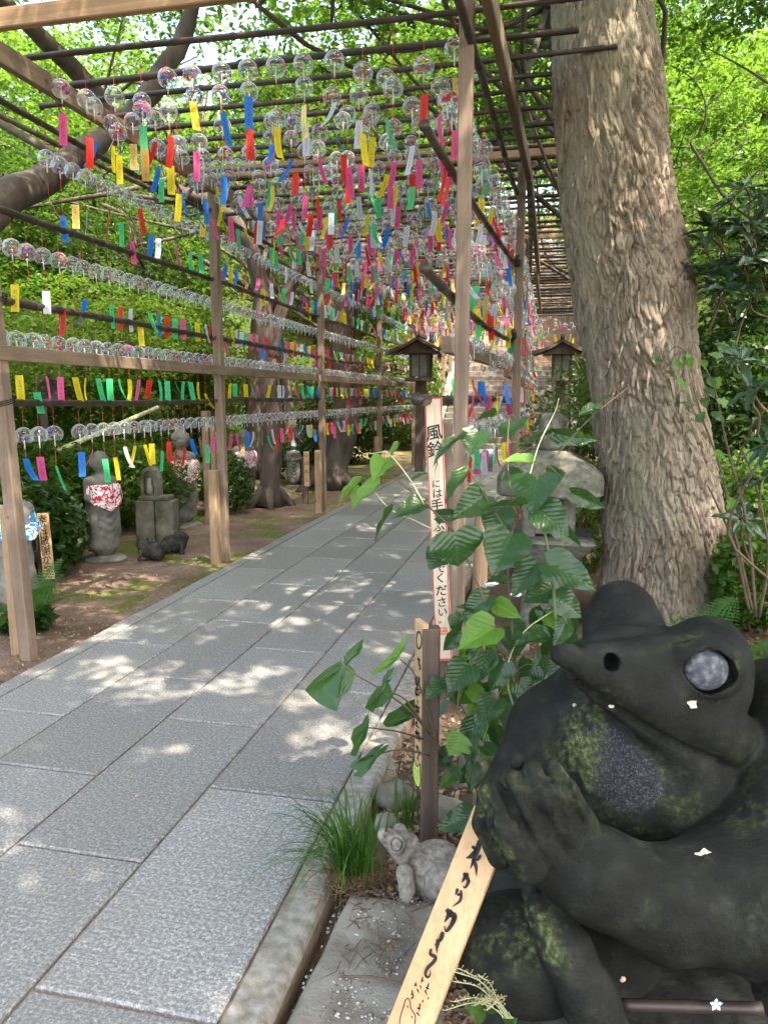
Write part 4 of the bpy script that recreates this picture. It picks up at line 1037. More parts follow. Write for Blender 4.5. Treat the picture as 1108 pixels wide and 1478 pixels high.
def frog_sdf(P):
    d = frog_sdf0(P)
    g = None
    for k_ in range(len(mq)-1):
        r0 = .0085+.0007*k_; c = cone(P, mq[k_], mq[k_+1], r0, r0+.0007); g = c if g is None else np.minimum(g, c)
    lip = None
    d = smax(d, -g, .004)
    for ln_ in GRV:
        for a_, b_ in zip(ln_[:-1], ln_[1:]): d = smax(d, -cone(P, a_, b_, .0125, .0110), .004)
    ec = EYE
    # raised lid ring and hollow
    q = (P-ec); ang = R(-8); x = q[:, 0]*math.cos(ang)+q[:, 1]*math.sin(ang); y = -q[:, 0]*math.sin(ang)+q[:, 1]*math.cos(ang)
    e1 = np.sqrt((x/.094)**2+(y/.073)**2+(q[:, 2]/.045)**2)-1
    d = smin(d, e1*.03+.001, .006)
    e2 = (np.abs(x)/.071)**1.6+(np.abs(y)/.055)**1.9+(q[:, 2]/.055)**2
    d = smax(d, -((e2-1)*.024), .006)
    for c, r in nq: d = smax(d, -cone(P, c-np.array([0, 0, .03]), c+np.array([0, 0, .05]), r, r*.9), .006)
    return d+0
def rough(P, s, a): return (fbm(P*s, 3, 5)-.5)*a
def frog_fn(P): return frog_sdf(P)
V, Q = surface_nets(frog_fn, q3(640, 1640, 1.95)*np.array([1, 1, 0])+[0, 0, 1.30], [1.32, .02, 2.62], .0054)
V = V+0
# stone is not smooth: slow waves and pits
Nn = np.zeros_like(V)
W = V@AX+O
def face_normals(V, Q):
    n = np.cross(V[Q[:, 2]]-V[Q[:, 0]], V[Q[:, 3]]-V[Q[:, 1]]); vn = np.zeros_like(V)
    for k_ in range(4): np.add.at(vn, Q[:, k_], n)
    return vn/np.maximum(np.linalg.norm(vn, axis=1), 1e-9)[:, None]
vn = face_normals(W, Q)
c0 = W.mean(0)
if ((vn*(W-c0)).sum(1)).mean() < 0: Q = Q[:, ::-1]; vn = -vn
W = W+vn*((fbm(W*9, 3, 5)-.5)*.006+(fbm(W*60, 2, 8)-.5)*.002)[:, None]
uu, vv, dd = proj_ = (554+F*V[:, 0]/V[:, 2], 739-F*V[:, 1]/V[:, 2], V[:, 2])
nf = fbm(W*22, 4, 14); nf2 = fbm(W*7, 3, 19); nf3 = fbm(W*75, 2, 23)
def blob(u, v, ru, rv, ang=0):
    c, s = math.cos(R(ang)), math.sin(R(ang)); x = (uu-u)*c+(vv-v)*s; y = -(uu-u)*s+(vv-v)*c
    return np.exp(-(np.sqrt((x/ru)**2+(y/rv)**2)**3))
front = dd < 1.86
lich = blob(905, 1125, 62, 48, 40)+blob(868, 1075, 34, 32, 40)
jawc = blob(930, 1062, 110, 22, 33)
ring = np.clip(blob(905, 1120, 92, 68, 42)+.9*blob(853, 1045, 34, 50, 25)-1.2*lich, 0, 1)*front
lich = np.clip(lich, 0, 1)*front
moss = 1.0*ring+1.0*blob(845, 1080, 28, 60, 10)*front+.7*blob(722, 1215, 12, 60, -30)+.8*blob(700, 1170, 14, 50)+.35*blob(760, 1125, 40, 18)+.9*blob(775, 1322, 18, 34, -20)+.85*blob(792, 1372, 20, 40, -35)+.55*blob(735, 1360, 60, 50)+.3*blob(1073, 1180, 40, 20)+.6*blob(1052, 975, 10, 30, 20)+.2*blob(1085, 1330, 40, 60)+.35*blob(985, 925, 30, 8, -20)+.2*blob(1090, 1130, 30, 60)
moss = .85*np.clip(moss*(1-.9*jawc), 0, 1)*sstep(.40, .54, nf*.55+nf3*.45)*1.0+.12*sstep(.54, .7, nf)*sstep(.46, .62, nf2)
lich = sstep(.28, .5, lich*(.4+nf*.6+nf3*.4))
def frog_mat():
    m, nt, b, out = newmat('dark_mossy_stone'); co = coords(nt)
    at = N(nt, 'Attribute'); at.attribute_name = 'cover'; sp = N(nt, 'SeparateColor'); L(nt, at.outputs['Color'], sp.inputs[0])
    f = noise(nt, co, 14, 5, .6); g = noise(nt, co, 190, 3, .75); g2 = noise(nt, co, 70, 4, .7)
    c = ramp(nt, f, [(.3, (.009, .0098, .0086)), (.55, (.0175, .0186, .0164)), (.75, (.034, .0355, .0315))])
    c = mixc(nt, maprange(nt, g, .62, .78, 0, .75), c, (.07, .073, .066))
    gl = ramp(nt, g, [(.35, (.014, .015, .019)), (.54, (.032, .034, .041)), (.68, (.13, .13, .13))])
    c = mixc(nt, sp.outputs[1], c, gl)
    mo = ramp(nt, g2, [(.3, (.018, .027, .010)), (.48, (.062, .080, .028)), (.66, (.21, .235, .11))])
    c = mixc(nt, sp.outputs[0], c, mo)
    L(nt, c, b.inputs['Base Color']); b.inputs['Specular IOR Level'].default_value = .16
    L(nt, maprange(nt, sp.outputs[0], 0, 1, .72, .95), b.inputs['Roughness'])
    g3 = noise(nt, co, 32, 3, .6); n0 = bump(nt, None, g3, .006, .5); n1 = bump(nt, None, g2, .0045, .8, n0); bump(nt, b, g, .0034, 1, n1); return m
M['frog'] = frog_mat()
fx = onZ(960, 1560); fr = thing('frog_statue', (float(BEL@AX[:, 0]), float(BEL@AX[:, 1]), 0), 'large black stone frog statue, mossy and reclining with one hand raised to its cheek', 'statue')
o = mobj('body', W, Q, M['frog'], fr, smooth=True)
ca = o.data.color_attributes.new('cover', 'FLOAT_COLOR', 'POINT')
ca.data.foreach_set('color', np.stack([moss, lich, moss*0, moss*0+1], -1).astype(np.float32).ravel())
# eyeball set in the hollow
ec = EYE+np.array([0, 0, -.002]); mb = MB(); n1, n2 = 28, 16
Vv = [];
for a in range(n2+1):
    ph = math.pi*a/n2
    for b_ in range(n1): t = 2*math.pi*b_/n1; Vv.append(np.array([.0515*math.sin(ph)*math.cos(t), .0475*math.sin(ph)*math.sin(t), -.031*math.cos(ph)])+ec)
Vv = np.array(Vv)@AX+O
Fe = [(a*n1+b_, a*n1+(b_+1) % n1, (a+1)*n1+(b_+1) % n1, (a+1)*n1+b_) for a in range(n2) for b_ in range(n1)]
M['eye'] = simple('speckled_grey_eye_stone', [(.3, (.035, .040, .050)), (.48, (.075, .083, .098)), (.62, (.17, .18, .20))], 60, .75, bumpd=.0012, fine=200, spec=.4)
mobj('eye', Vv, Fe, M['eye'], fr, smooth=True)

def rock(name, c, r, label, mat, seed, grp=None, cat='stone', par=None, n=2.2, amp=.35, h=None):
    t = []
    nu, nv = 22, 13; V_ = []
    for a in range(nv+1):
        ph = math.pi*a/nv
        for b_ in range(nu): th_ = 2*math.pi*b_/nu; V_.append((math.sin(ph)*math.cos(th_), math.sin(ph)*math.sin(th_), math.cos(ph)))
    V_ = np.array(V_); k_ = 1+(fbm(V_*1.3+seed*7.7, 3, seed)-.5)*amp*2; V_ = V_*k_[:, None]; V_ = np.sign(V_)*np.abs(V_)**.9
    V_ = V_*np.array(r)
    Fq = [(a*nu+b_, (a+1)*nu+b_, (a+1)*nu+(b_+1) % nu, a*nu+(b_+1) % nu) for a in range(nv) for b_ in range(nu)]
    me_ = raw_mesh(name, V_, Fq, M[mat], True); o_ = link(name, me_, par); o_.location = tuple(c) if par is None else tuple(np.array(c)-wloc(par)); o_.rotation_euler[2] = seed*1.3
    if par is None: tag(o_, label, cat, grp)
    return o_
# rough ledge the frog sits on
pc = onZ(960, 1560); 
base = rock('ledge', (pc[0]-.02, pc[1]+.22, .0), (.62, .42, .13), None, 'darkrock', 4, par=fr, amp=.12)
pb = atD(800, 1475, 1.70); rock('foot_stone', (pb[0], pb[1]+.06, .06), (.16, .14, .12), None, 'darkrock', 9, par=fr)
# bamboo spout across its lap
pa, pb = atD(893, 1450, 1.56), atD(1100, 1456, 1.50)
mb = MB().tube(catmull([pa, (pa+pb)/2, pb], 6), [.0125]*6+[.0135]+[.0125]*5+[.0135], 12); o = mb.build('bamboo_spout', M['bamboo'], None, True); tag(o, 'dark bamboo water spout lying across the lap of the stone frog', 'spout')
pa2, pb2 = atD(1100, 1456, 1.50), atD(1110, 1520, 1.55)
# fallen petals and paper bits resting on the frog
def flake(u, v, col, sz, label, fn=frog_sdf, seed=0):
    D = surfD(fn, u, v)-.003; c = q3(u, v, D); r_ = random.Random(seed); V_, Fq = [], []
    V_.append((0, 0, -.004))
    for k_ in range(7):
        a = k_*6.28/7; q_ = sz*(.55+.6*r_.random()); V_.append((math.cos(a)*q_*1.25, math.sin(a)*q_*.8, r_.uniform(-.005, .002)))
    Fq = [(0, 1+k_, 1+(k_+1) % 7) for k_ in range(7)]
    o_ = mobj('fallen_petal', (np.array(V_)+c)@AX+O, Fq, col); tag(o_, label, 'petal', 'petals and scraps fallen on the frog'); return o_
M['petal'] = simple('withered_petal', [(.35, (.75, .72, .66)), (.6, (.62, .40, .25))], 90, .7, bumpd=0)
M['bluepetal'] = simple('pale_blue_petal', [(.3, (.45, .55, .85)), (.7, (.62, .70, .92))], 90, .7, bumpd=0)
flake(998, 1016, M['petal'], .012, 'orange and white scrap just below the grey eye of the frog', seed=1)
flake(1018, 1231, M['petal'], .013, 'pale crumpled scrap in the crease under the throat of the frog', seed=2)
flake(1008, 1233, M['petal'], .010, 'small scrap beside the crumpled one under the throat of the frog', seed=6)
flake(828, 1017, M['petal'], .006, 'tiny withered petal on the left side of the throat patch', seed=3)
flake(882, 1019, M['petal'], .006, 'tiny withered petal just under the mouth line of the frog', seed=4)
flake(898, 1413, M['petal'], .007, 'brown petal in the dark hollow over the spout', seed=5)
D_ = 1.50; c = atD(1030, 1446, 1.505)
mb = MB()
for k_ in range(5):
    a = k_*1.257+.3; d1 = rt*math.cos(a)+up*math.sin(a); d2 = rt*math.cos(a+.5)+up*math.sin(a+.5); d3 = rt*math.cos(a-.5)+up*math.sin(a-.5)
    mb.add([c-fw*.006, c+d3*.009-fw*.009, c+d1*.014-fw*.010, c+d2*.009-fw*.009], [(0, 1, 2, 3)])
tag(mb.build('fallen_blossom', M['bluepetal']), 'pale blue hydrangea blossom on the dark bamboo spout', 'blossom')

# ---- the small grey frog on the ground
sf0 = onZ(598, 1300, .0); SFD = proj(sf0)[2]+.05; S = SFD/F
def s3(u, v, dz=0.): return q3(u, v, SFD+dz)
def sfrog(P):
    d = ell(P, s3(625, 1252, .05), (46*S, 38*S, .085), np.array([[.94, .34, 0], [-.34, .94, 0], [0, 0, 1.]]).T)
    d = smin(d, ell(P, s3(640, 1272, .04), (36*S, 30*S, .10)), .02)
    d = smin(d, cone(P, s3(553, 1207, -.02), s3(588, 1222, .03), .019, .040), .025)
    d = smin(d, cone(P, s3(552, 1212, -.02), s3(580, 1234, .01), .009, .026), .008)
    d = smin(d, np.linalg.norm(P-s3(573, 1221, -.040), axis=1)-.0265, .006); d = smax(d, -(np.abs(np.linalg.norm(P-s3(572, 1221, -.058), axis=1)-.0175)-.0022), .002)
    d = smin(d, np.linalg.norm(P-s3(577, 1202, .045), axis=1)-.023, .008)
    d = smin(d, chain(P, [(s3(584, 1258, -.03), .027), (s3(588, 1280, -.04), .023), (s3(584, 1301, -.055), .021)], .01), .007)
    d = smin(d, ell(P, s3(636, 1272, -.035), (24*S, 25*S, .045)), .008)
    d = smin(d, cone(P, s3(655, 1296, -.03), s3(612, 1300, -.03), .018, .012), .008)
    d = smin(d, cone(P, s3(604, 1222, .0), s3(655, 1244, .02), .010, .010), .012)
    g = np.minimum(cone(P, s3(541, 1212, -.03), s3(566, 1233, -.048), .005, .006), cone(P, s3(566, 1233, -.048), s3(590, 1247, -.045), .006, .006))
    return smax(d, -g, .004)
lo = s3(520, 1330, -.17); hi = s3(695, 1150, .22); lo[1] = s3(0, 1330, .22)[1]; hi[1] = s3(0, 1150, -.17)[1]
V, Q = surface_nets(sfrog, lo, hi, .0031)
W = V@AX+O; vn = face_normals(W, Q)
if ((vn*(W-W.mean(0))).sum(1)).mean() < 0: Q = Q[:, ::-1]; vn = -vn
W = W+vn*((fbm(W*70, 3, 5)-.5)*.0035)[:, None]
W[:, 2] = W[:, 2].min()+(W[:, 2]-W[:, 2].min())*1.12
W[:, 2] += gz(sf0[0], sf0[1])-float((s3(584, 1301, -.055)@AX+O)[2])+.016
M['smallfrog'] = simple('pale_rough_concrete', [(.3, (.16, .143, .118)), (.5, (.29, .265, .225)), (.7, (.42, .385, .335))], 45, .92, bumpd=.0035, fine=170)
o = mobj('small_frog_statue', W, Q, M['smallfrog'], smooth=True); tag(o, 'small grey stone frog sitting on the soil beside the grass tuft', 'statue')
ex = s3(572, 1222, -.054)

# ---- two tiny black frogs by the pillar on the left
def tiny(u, v, label, seed, face=1):
    b_ = onZ(u, v, -.07); D0 = proj(b_)[2]; s_ = D0/F; c0_ = q3(u, v, D0)
    def f(P):
        Pq = P-c0_; Pq = Pq*np.array([face, 1, 1])
        d = ell(Pq, (0, 14*s_, 0), (18*s_, 13*s_, .10)); d = smin(d, ell(Pq, (-9*s_, 22*s_, -.02), (12*s_, 9*s_, .07)), .02)
        d = smin(d, np.linalg.norm(Pq-np.array([-6*s_, 29*s_, -.05]), axis=1)-.022, .012); d = smin(d, np.linalg.norm(Pq-np.array([-3*s_, 29*s_, .04]), axis=1)-.022, .012)
        d = smin(d, cone(Pq, (-12*s_, 12*s_, -.06), (-14*s_, 1*s_, -.08), .022, .02), .01)
        d = smin(d, ell(Pq, (12*s_, 8*s_, -.07), (9*s_, 9*s_, .05)), .01)
        return d
    V_, Q_ = surface_nets(f, c0_-[.17, .06, .2], c0_+[.17, .27, .2], .0095); W_ = V_@AX+O; n_ = face_normals(W_, Q_)
    if ((n_*(W_-W_.mean(0))).sum(1)).mean() < 0: Q_ = Q_[:, ::-1]; n_ = -n_
    W_ = W_+n_*((fbm(W_*22, 3, seed)-.5)*.03)[:, None]; o_ = mobj('little_frog_statue', W_, Q_, M['darkrock'], smooth=True); tag(o_, label, 'statue', 'little black frog statues')
tiny(219, 808, 'little black stone frog in front of the square stone pillar', 3)
tiny(252, 798, 'little black stone frog right of the square pillar, slightly farther', 5, -1)

# ================================================================ robed statues on the left
def jizo(u, vb, vt, label, bib, hat=False, facing=.5, seed=1):
    b_ = onZ(u, vb, -.07); h = (lambda p: p[2])(onY(u, vt, b_[1]))+.07
    t = thing('robed_statue', tuple(b_), label, 'statue', 'robed stone statues along the left side'); s_ = h
    fz = np.array([facing, -.86]); fz /= np.linalg.norm(fz); rotz = math.atan2(fz[1], fz[0])+math.pi/2
    def fn(P):
        d = smax(ell(P, (0, 0, .0), (.145, .12, 10.)), np.abs(P[:, 2]-.40)-.33, .03)
        d = smin(d, cone(P, (0, 0, .12), (0, 0, .66), .125, .105), .02)
        d = smin(d, ell(P, (0, 0, .69), (.150, .095, .07)), .04)
        for s in (-1, 1): d = smin(d, chain(P, [(np.array([s*.12, 0, .68]), .042), (np.array([s*.135, -.04, .56]), .045), (np.array([s*.03, -.12, .555]), .03)], .02), .012)
        for s in (-1, 1): d = smin(d, chain(P, [(np.array([s*.10, -.06, .52]), .028), (np.array([s*.115, -.05, .22]), .034)], .02), .02)
        d = smin(d, ell(P, (0, -.01, .875), (.083, .085, .100)), .012)
        d = smin(d, cone(P, (0, 0, .72), (0, 0, .80), .05, .045), .015)
        for s in (-1, 1): d = smin(d, ell(P, (s*.083, .0, .865), (.014, .02, .036)), .006)
        d = smin(d, cone(P, (0, -.088, .885), (0, -.097, .855), .010, .012), .012)
        for k_ in range(5):                              # swags of the robe
            z0 = .50-.075*k_; a_ = np.array([-.07, -.105, z0+.02]); m_ = np.array([0, -.128, z0-.022]); c_ = np.array([.07, -.105, z0+.02])
            d = smin(d, np.minimum(cone(P, a_, m_, .013, .015), cone(P, m_, c_, .015, .013)), .008)
        d = smin(d, smax(ell(P, (0, -.0, .03), (.08, .07, 10.)), np.abs(P[:, 2]-.06)-.06, .01), .01)
        return d
    V_, Q_ = surface_nets(fn, (-.22, -.22, -.02), (.22, .2, 1.0), .0125); n_ = face_normals(V_, Q_)
    if (n_*(V_-V_.mean(0))).sum(1).mean() < 0: Q_ = Q_[:, ::-1]; n_ = -n_
    V_ = V_+n_*((fbm(V_*16, 3, seed)-.5)*.012)[:, None]
    Rm = np.array([[math.cos(rotz), -math.sin(rotz), 0], [math.sin(rotz), math.cos(rotz), 0], [0, 0, 1]]); V_[:, 2] += .03
    tf = lambda q_: (np.asarray(q_, float)*s_)@Rm.T+b_
    mobj('figure', tf(V_), Q_, M['greystatue'], t, smooth=True)
    rk = rock('plinth', (b_[0], b_[1], b_[2]+.0), (.20*s_, .17*s_, .045*s_), None, 'stone', seed+3, par=t, amp=.15)
    if bib:
        nA, nB = 26, 10; Vb, Fb, = [], []
        for j_ in range(nB+1):
            for i_ in range(nA+1):
                a_ = (i_/nA-.5)*2.5; tt = j_/nB; ln = .30*(1-.35*abs(i_/nA-.5)*2); z_ = .765-ln*tt
                rx = .085+.085*min(1, tt*2.2)+.012*math.sin(a_*9+seed)*tt; Vb.append((math.sin(a_)*rx*1.05, -math.cos(a_)*(rx*.80+.018)-.015*tt, z_))
        Fb = [(j_*(nA+1)+i_, j_*(nA+1)+i_+1, (j_+1)*(nA+1)+i_+1, (j_+1)*(nA+1)+i_) for j_ in range(nB) for i_ in range(nA)]
        Vb = np.array(Vb); Vc = Vb*np.array([.95, .95, 1]); nn = len(Vb); Vb = np.vstack([Vb, Vc]); Fb = Fb+[tuple(nn+k_ for k_ in reversed(q_)) for q_ in Fb]
        mobj('bib', tf(Vb), Fb, bib, t, smooth=True)
    if hat:
        mb_ = MB(); mb_.lathe([(.092, .90), (.097, .93), (.088, .965), (.055, .995), (.05, 1.03), (.02, 1.05)], n=16)
        mobj('hood', tf(np.array(mb_.v)), mb_.f, M['stone'], t, smooth=True)
    return t
def cloth(name, c1, c2, scale=22, thr=.42):
    m, nt, b, out = newmat(name); co = coords(nt); v = N(nt, 'TexVoronoi'); v.inputs['Scale'].default_value = scale; L(nt, co, v.inputs['Vector'])
    n = noise(nt, co, 14, 3); ad = N(nt, 'Math', operation='MULTIPLY_ADD'); ad.inputs[1].default_value = .5; L(nt, n, ad.inputs[0]); L(nt, v.outputs['Distance'], ad.inputs[2])
    c = mixc(nt, maprange(nt, noise(nt, co, 1.1*scale, 2, .5, 2.5), .46, .52), c1, c2); L(nt, c, b.inputs['Base Color']); b.inputs['Roughness'].default_value = .85; return m
M['redwhite'] = cloth('red_and_white_cloth', (.42, .015, .05), (.74, .72, .74), 16, .46)
M['brownwhite'] = cloth('brown_flowered_cloth', (.30, .05, .03), (.74, .70, .68), 30, .44)
M['bluewhite'] = cloth('blue_and_white_cloth', (.01, .22, .46), (.72, .78, .82), 13, .58)
M['pinkcloth'] = cloth('pink_flowered_cloth', (.45, .10, .25), (.7, .62, .66), 26, .45)
jizo(152, 806, 652, 'robed stone statue wearing a red and white bib, nearest the path on the left', M['redwhite'], facing=1.5, seed=2)
jizo(266, 758, 622, 'robed stone statue with brown flowered bib right of the square pillar', M['brownwhite'], hat=True, facing=1.3, seed=3)
jizo(354, 722, 620, 'robed stone statue with pink bib half hidden by the tree foot', M['pinkcloth'], facing=1.2, seed=4)
jizo(424, 702, 636, 'small bare robed statue between the trunk and the third left post', None, facing=.4, seed=5)
# statue at the left edge, wrapped in a blue towel
b_ = onZ(28, 868, -.07); t = thing('cloth_draped_statue', tuple(b_), 'squat stone statue draped with a blue and white towel at the left edge', 'statue')
hh = onY(30, 712, b_[1])[2]-b_[2]
def fn(P):
    d = cone(P, (0, 0, .10), (0, 0, .62), .17, .13); d = smin(d, ell(P, (.02, -.02, .72), (.20, .13, .10)), .05); d = smin(d, ell(P, (.13, -.02, .84), (.09, .09, .08)), .03)
    d = smin(d, cone(P, (-.1, -.1, .08), (-.12, -.1, .6), .06, .04), .03); d = smin(d, cone(P, (.1, -.1, .08), (.08, -.12, .6), .06, .04), .03); return d
V_, Q_ = surface_nets(fn, (-.3, -.3, -.1), (.32, .25, 1.0), .017); n_ = face_normals(V_, Q_)
if (n_*(V_-V_.mean(0))).sum(1).mean() < 0: Q_ = Q_[:, ::-1]; n_ = -n_
mobj('figure', (V_+n_*((fbm(V_*12, 3, 2)-.5)*.03)[:, None])*hh*1.02+b_, Q_, M['stone'], t, smooth=True)
nA, nB = 40, 8; Vb = []
for j_ in range(nB+1):
    for i_ in range(nA):
        a_ = i_/nA*2*math.pi; tt = j_/nB; r_ = .155+.07*tt+.018*math.sin(a_*6+tt*3)+.012*math.sin(a_*11); Vb.append((math.cos(a_)*r_*1.05+.02, math.sin(a_)*r_*.85-.02, .86-.20*tt-.07*math.cos(a_+.9)*tt+.012*math.sin(a_*5)))
Fb = [(j_*nA+i_, j_*nA+(i_+1) % nA, (j_+1)*nA+(i_+1) % nA, (j_+1)*nA+i_) for j_ in range(nB) for i_ in range(nA)]+[tuple(range(nA-1, -1, -1))]
mobj('towel', np.array(Vb)*hh*1.02+b_, Fb, M['bluewhite'], t, smooth=True)
# square pillar with a little carved niche stone on top
b_ = onZ(228, 782, -.07); t = thing('stone_pillar', tuple(b_), 'mossy square stone pillar carrying a small carved niche stone', 'pillar')
s_ = proj(b_)[2]/F
for k_, (dx, dy) in enumerate(((-14, 0), (13, .05))):
    mb = MB().box((b_[0]+dx*s_, b_[1]+dy, b_[2]+30*s_), (27*s_, .22, 62*s_), Euler((0, 0, .18)).to_matrix(), .018); mb.build('block', M['mossstone'], t)
MB().box((b_[0], b_[1]+.02, b_[2]+64*s_), (44*s_, .2, 7*s_), Euler((0, 0, .18)).to_matrix(), .012).build('cap', M['mossstone'], t)
mb = MB(); w_, h_ = 13*s_, 42*s_; prf = [(-w_, 0), (w_, 0), (w_, h_*.6), (w_*.75, h_*.88), (0, h_), (-w_*.75, h_*.88), (-w_, h_*.6)]
cx_, cy_, cz_ = b_[0]-6*s_, b_[1], b_[2]+67*s_
V_ = [(cx_+a, cy_-.05, cz_+z) for a, z in prf]+[(cx_+a, cy_+.07, cz_+z) for a, z in prf]+[(cx_+a*.65, cy_-.05, cz_+z*.82+.02) for a, z in prf]+[(cx_+a*.65, cy_-.01, cz_+z*.82+.02) for a, z in prf]
Fq = [tuple(7+k_ for k_ in range(6, -1, -1))]+[(k_, k_+7, (k_+1) % 7+7, (k_+1) % 7) for k_ in range(7)]+[(k_, (k_+1) % 7, 14+(k_+1) % 7, 14+k_) for k_ in range(7)]+[(14+k_, 14+(k_+1) % 7, 21+(k_+1) % 7, 21+k_) for k_ in range(7)]+[tuple(21+k_ for k_ in range(7))]
mobj('niche_stone', V_, Fq, M['mossstone'], t)
cone_ = MB().lathe([(.035, 0), (.04, .03), (.03, .10), (.024, .11), (.03, .14), (.02, .17), (.0, .175)], (cx_, cy_-.03, cz_+.02), 12); cone_.build('figure', M['stone'], t, True)

# loudspeaker on a wooden pole
b_ = onZ(75, 770, -.05); t = thing('loudspeaker_pole', tuple(b_), 'grey horn loudspeaker fixed to a rough wooden pole behind the left rails', 'loudspeaker')
Yp = b_[1]; p0, p1 = onY(76, 740, Yp), onY(56, 540, Yp)
MB().tube([b_-[0, 0, .1], p0, (p0+p1)/2+[.01, 0, 0], p1], [.055, .052, .048, .045], 10).build('pole', M['bark'], t, True)
h0 = onY(66, 564, Yp-.12); ax = Vector((.75, -.6, -.08)).normalized()
def ring_tube(mb, c, ax, prof, n=20):
    a = ax.orthogonal().normalized(); b2 = ax.cross(a); V_ = []
    for r_, z_ in prof:
        for k_ in range(n): tt = 2*math.pi*k_/n; V_.append(Vector(c)+ax*z_+(a*math.cos(tt)+b2*math.sin(tt))*r_)
    m_ = len(prof); mb.add(V_, [(i_*n+k_, i_*n+(k_+1) % n, (i_+1)*n+(k_+1) % n, (i_+1)*n+k_) for i_ in range(m_-1) for k_ in range(n)]+[tuple(range(n-1, -1, -1)), tuple(range((m_-1)*n, m_*n))])
M['horn'] = simple('grey_plastic', [(.3, (.06, .065, .07)), (.7, (.10, .105, .11))], 10, .45, bumpd=0)
mb = MB(); ring_tube(mb, h0, ax, [(.045, -.10), (.05, -.03), (.055, 0), (.07, .05), (.105, .12), (.135, .17), (.14, .18), (.13, .175), (.05, .07), (.03, .10), (.0, .11)]); mb.build('horn', M['horn'], t, True)
MB().box(np.array(h0)+[-.03, .05, -.05], (.10, .07, .03), ch=.004).build('bracket', M['horn'], t)
# pale pole lying slanted through the shrubs
pa, pb = onY(84, 651, 6.9), onY(228, 588, 8.2); MBo = MB().tube([pa, (pa+pb)/2, pb], [.03, .028, .024], 10); tag(MBo.build('leaning_pole', M['palestem'], None, True), 'pale bare pole slanting through the shrubs beside the loudspeaker', 'pole')

# ================================================================ wooden street lanterns by the stairway
def lantern(u, vb, Y, label, s=1.):
    p = onY(u, vb, Y); b_ = np.array([p[0], Y, gz(p[0], Y)]); t = thing('wooden_lantern', tuple(b_), label, 'lantern', 'roofed wooden lanterns either side of the stairway')
    zt = onY(u, 550, Y)[2]; bx_ = b_[0]
    MB().box((bx_, Y, (b_[2]+zt)/2), (.22*s, .22*s, zt-b_[2]), ch=.012).build('post', M['darkwood'], t)
    MB().box((bx_, Y, zt+.03), (.62*s, .62*s, .07), ch=.01).build('shelf', M['darkwood'], t)
    hb = .52*s; bw = .40*s; z0 = zt+.065
    for dx in (-1, 1):
        for dy in (-1, 1): MB().box((bx_+dx*bw/2, Y+dy*bw/2, z0+hb/2), (.05, .05, hb), ch=.005).build('corner_post', M['darkwood'], t)
    for dx, dy in ((-1, 0), (1, 0), (0, -1), (0, 1)):
        sz = (.008, bw-.05, hb-.05) if dx else (bw-.05, .008, hb-.05)
        MB().box((bx_+dx*bw/2, Y+dy*bw/2, z0+hb/2), sz).build('paper_pane', M['lanternpane'], t)
        sz = (.02, .02, hb) 
        MB().box((bx_+dx*(bw/2+.014), Y+dy*(bw/2+.014), z0+hb/2), sz).build('muntin', M['darkwood'], t)
    # curved gabled roof with its own boards
    n_ = 12; V_, Fq = [], []
    for j_ in range(2):
        for i_ in range(n_+1):
            x_ = (i_/n_-.5)*2; hw = .84*s; zz_ = z0+hb-.03+.34*s*(1-abs(x_))**1.6+.06*abs(x_)**3
            V_.append((bx_+x_*hw, Y+(-.52 if j_ == 0 else .52)*s, zz_+.04)); V_.append((bx_+x_*hw, Y+(-.52 if j_ == 0 else .52)*s, zz_-.02))
    m_ = (n_+1)*2
    for i_ in range(n_):
        a = 2*i_; Fq += [(a, a+2, m_+a+2, m_+a), (a+1, m_+a+1, m_+a+3, a+3), (a, a+1, a+3, a+2), (m_+a, m_+a+2, m_+a+3, m_+a+1)]
    Fq += [(0, m_, m_+1, 1), (2*n_, 2*n_+1, m_+2*n_+1, m_+2*n_)]
    mobj('roof', V_, Fq, M['roofbark'], t)
    MB().box((bx_, Y, z0+hb+.40*s), (.10*s, 1.12*s, .09*s), ch=.01).build('ridge', M['darkwood'], t)
    gb = MB(); gb.add([(bx_-.44*s, Y-.40*s, z0+hb), (bx_+.44*s, Y-.40*s, z0+hb), (bx_, Y-.40*s, z0+hb+.27*s), (bx_-.44*s, Y+.40*s, z0+hb), (bx_+.44*s, Y+.40*s, z0+hb), (bx_, Y+.40*s, z0+hb+.27*s)], [(0, 1, 2), (3, 5, 4), (0, 3, 4, 1)])
    gb.build('gable', M['darkwood'], t)
M['lanternpane'] = simple('weathered_pane', [(.3, (.20, .21, .20)), (.7, (.34, .35, .33))], 8, .5, bumpd=0)
M['roofbark'] = simple('cypress_bark_roof', [(.3, (.08, .055, .045)), (.7, (.18, .13, .11))], 12, .9, bumpd=.01)
lantern(606, 690, 14.6, 'roofed wooden lantern standing left of the stone stairway', .88)
lantern(806, 640, 14.2, 'roofed wooden lantern right of the path beside the great trunk', .78)
# stone stairway
st = thing('stone_stairway', (-1.4, 21.4, 0), 'broad stone stairway climbing from the far end of the path', 'stairway')
M['step'] = simple('worn_stone_step', [(.3, (.10, .092, .075)), (.55, (.19, .175, .145)), (.75, (.28, .26, .22))], 5, .9, bumpd=.004, fine=60, var=.1)
for k_ in range(22):
    sx_ = rnd.uniform(-.4, .4)
    for x0_, x1_ in ((-3.2, -1.5+sx_), (-1.5+sx_, .55)):
        o = MB().box(((x0_+x1_)/2, 21.5+k_*.36, .075+k_*.17-.2), (x1_-x0_-.012, .42, .55), ch=.018).build('step', M['step'], st)
for sx_ in (-3.36, .72): MB().box((sx_, 25.4, 1.8), (.28, 8.4, .5), Euler((math.atan2(.17, .36), 0, 0)).to_matrix(), .03).build('side_wall', M['stone'], st)

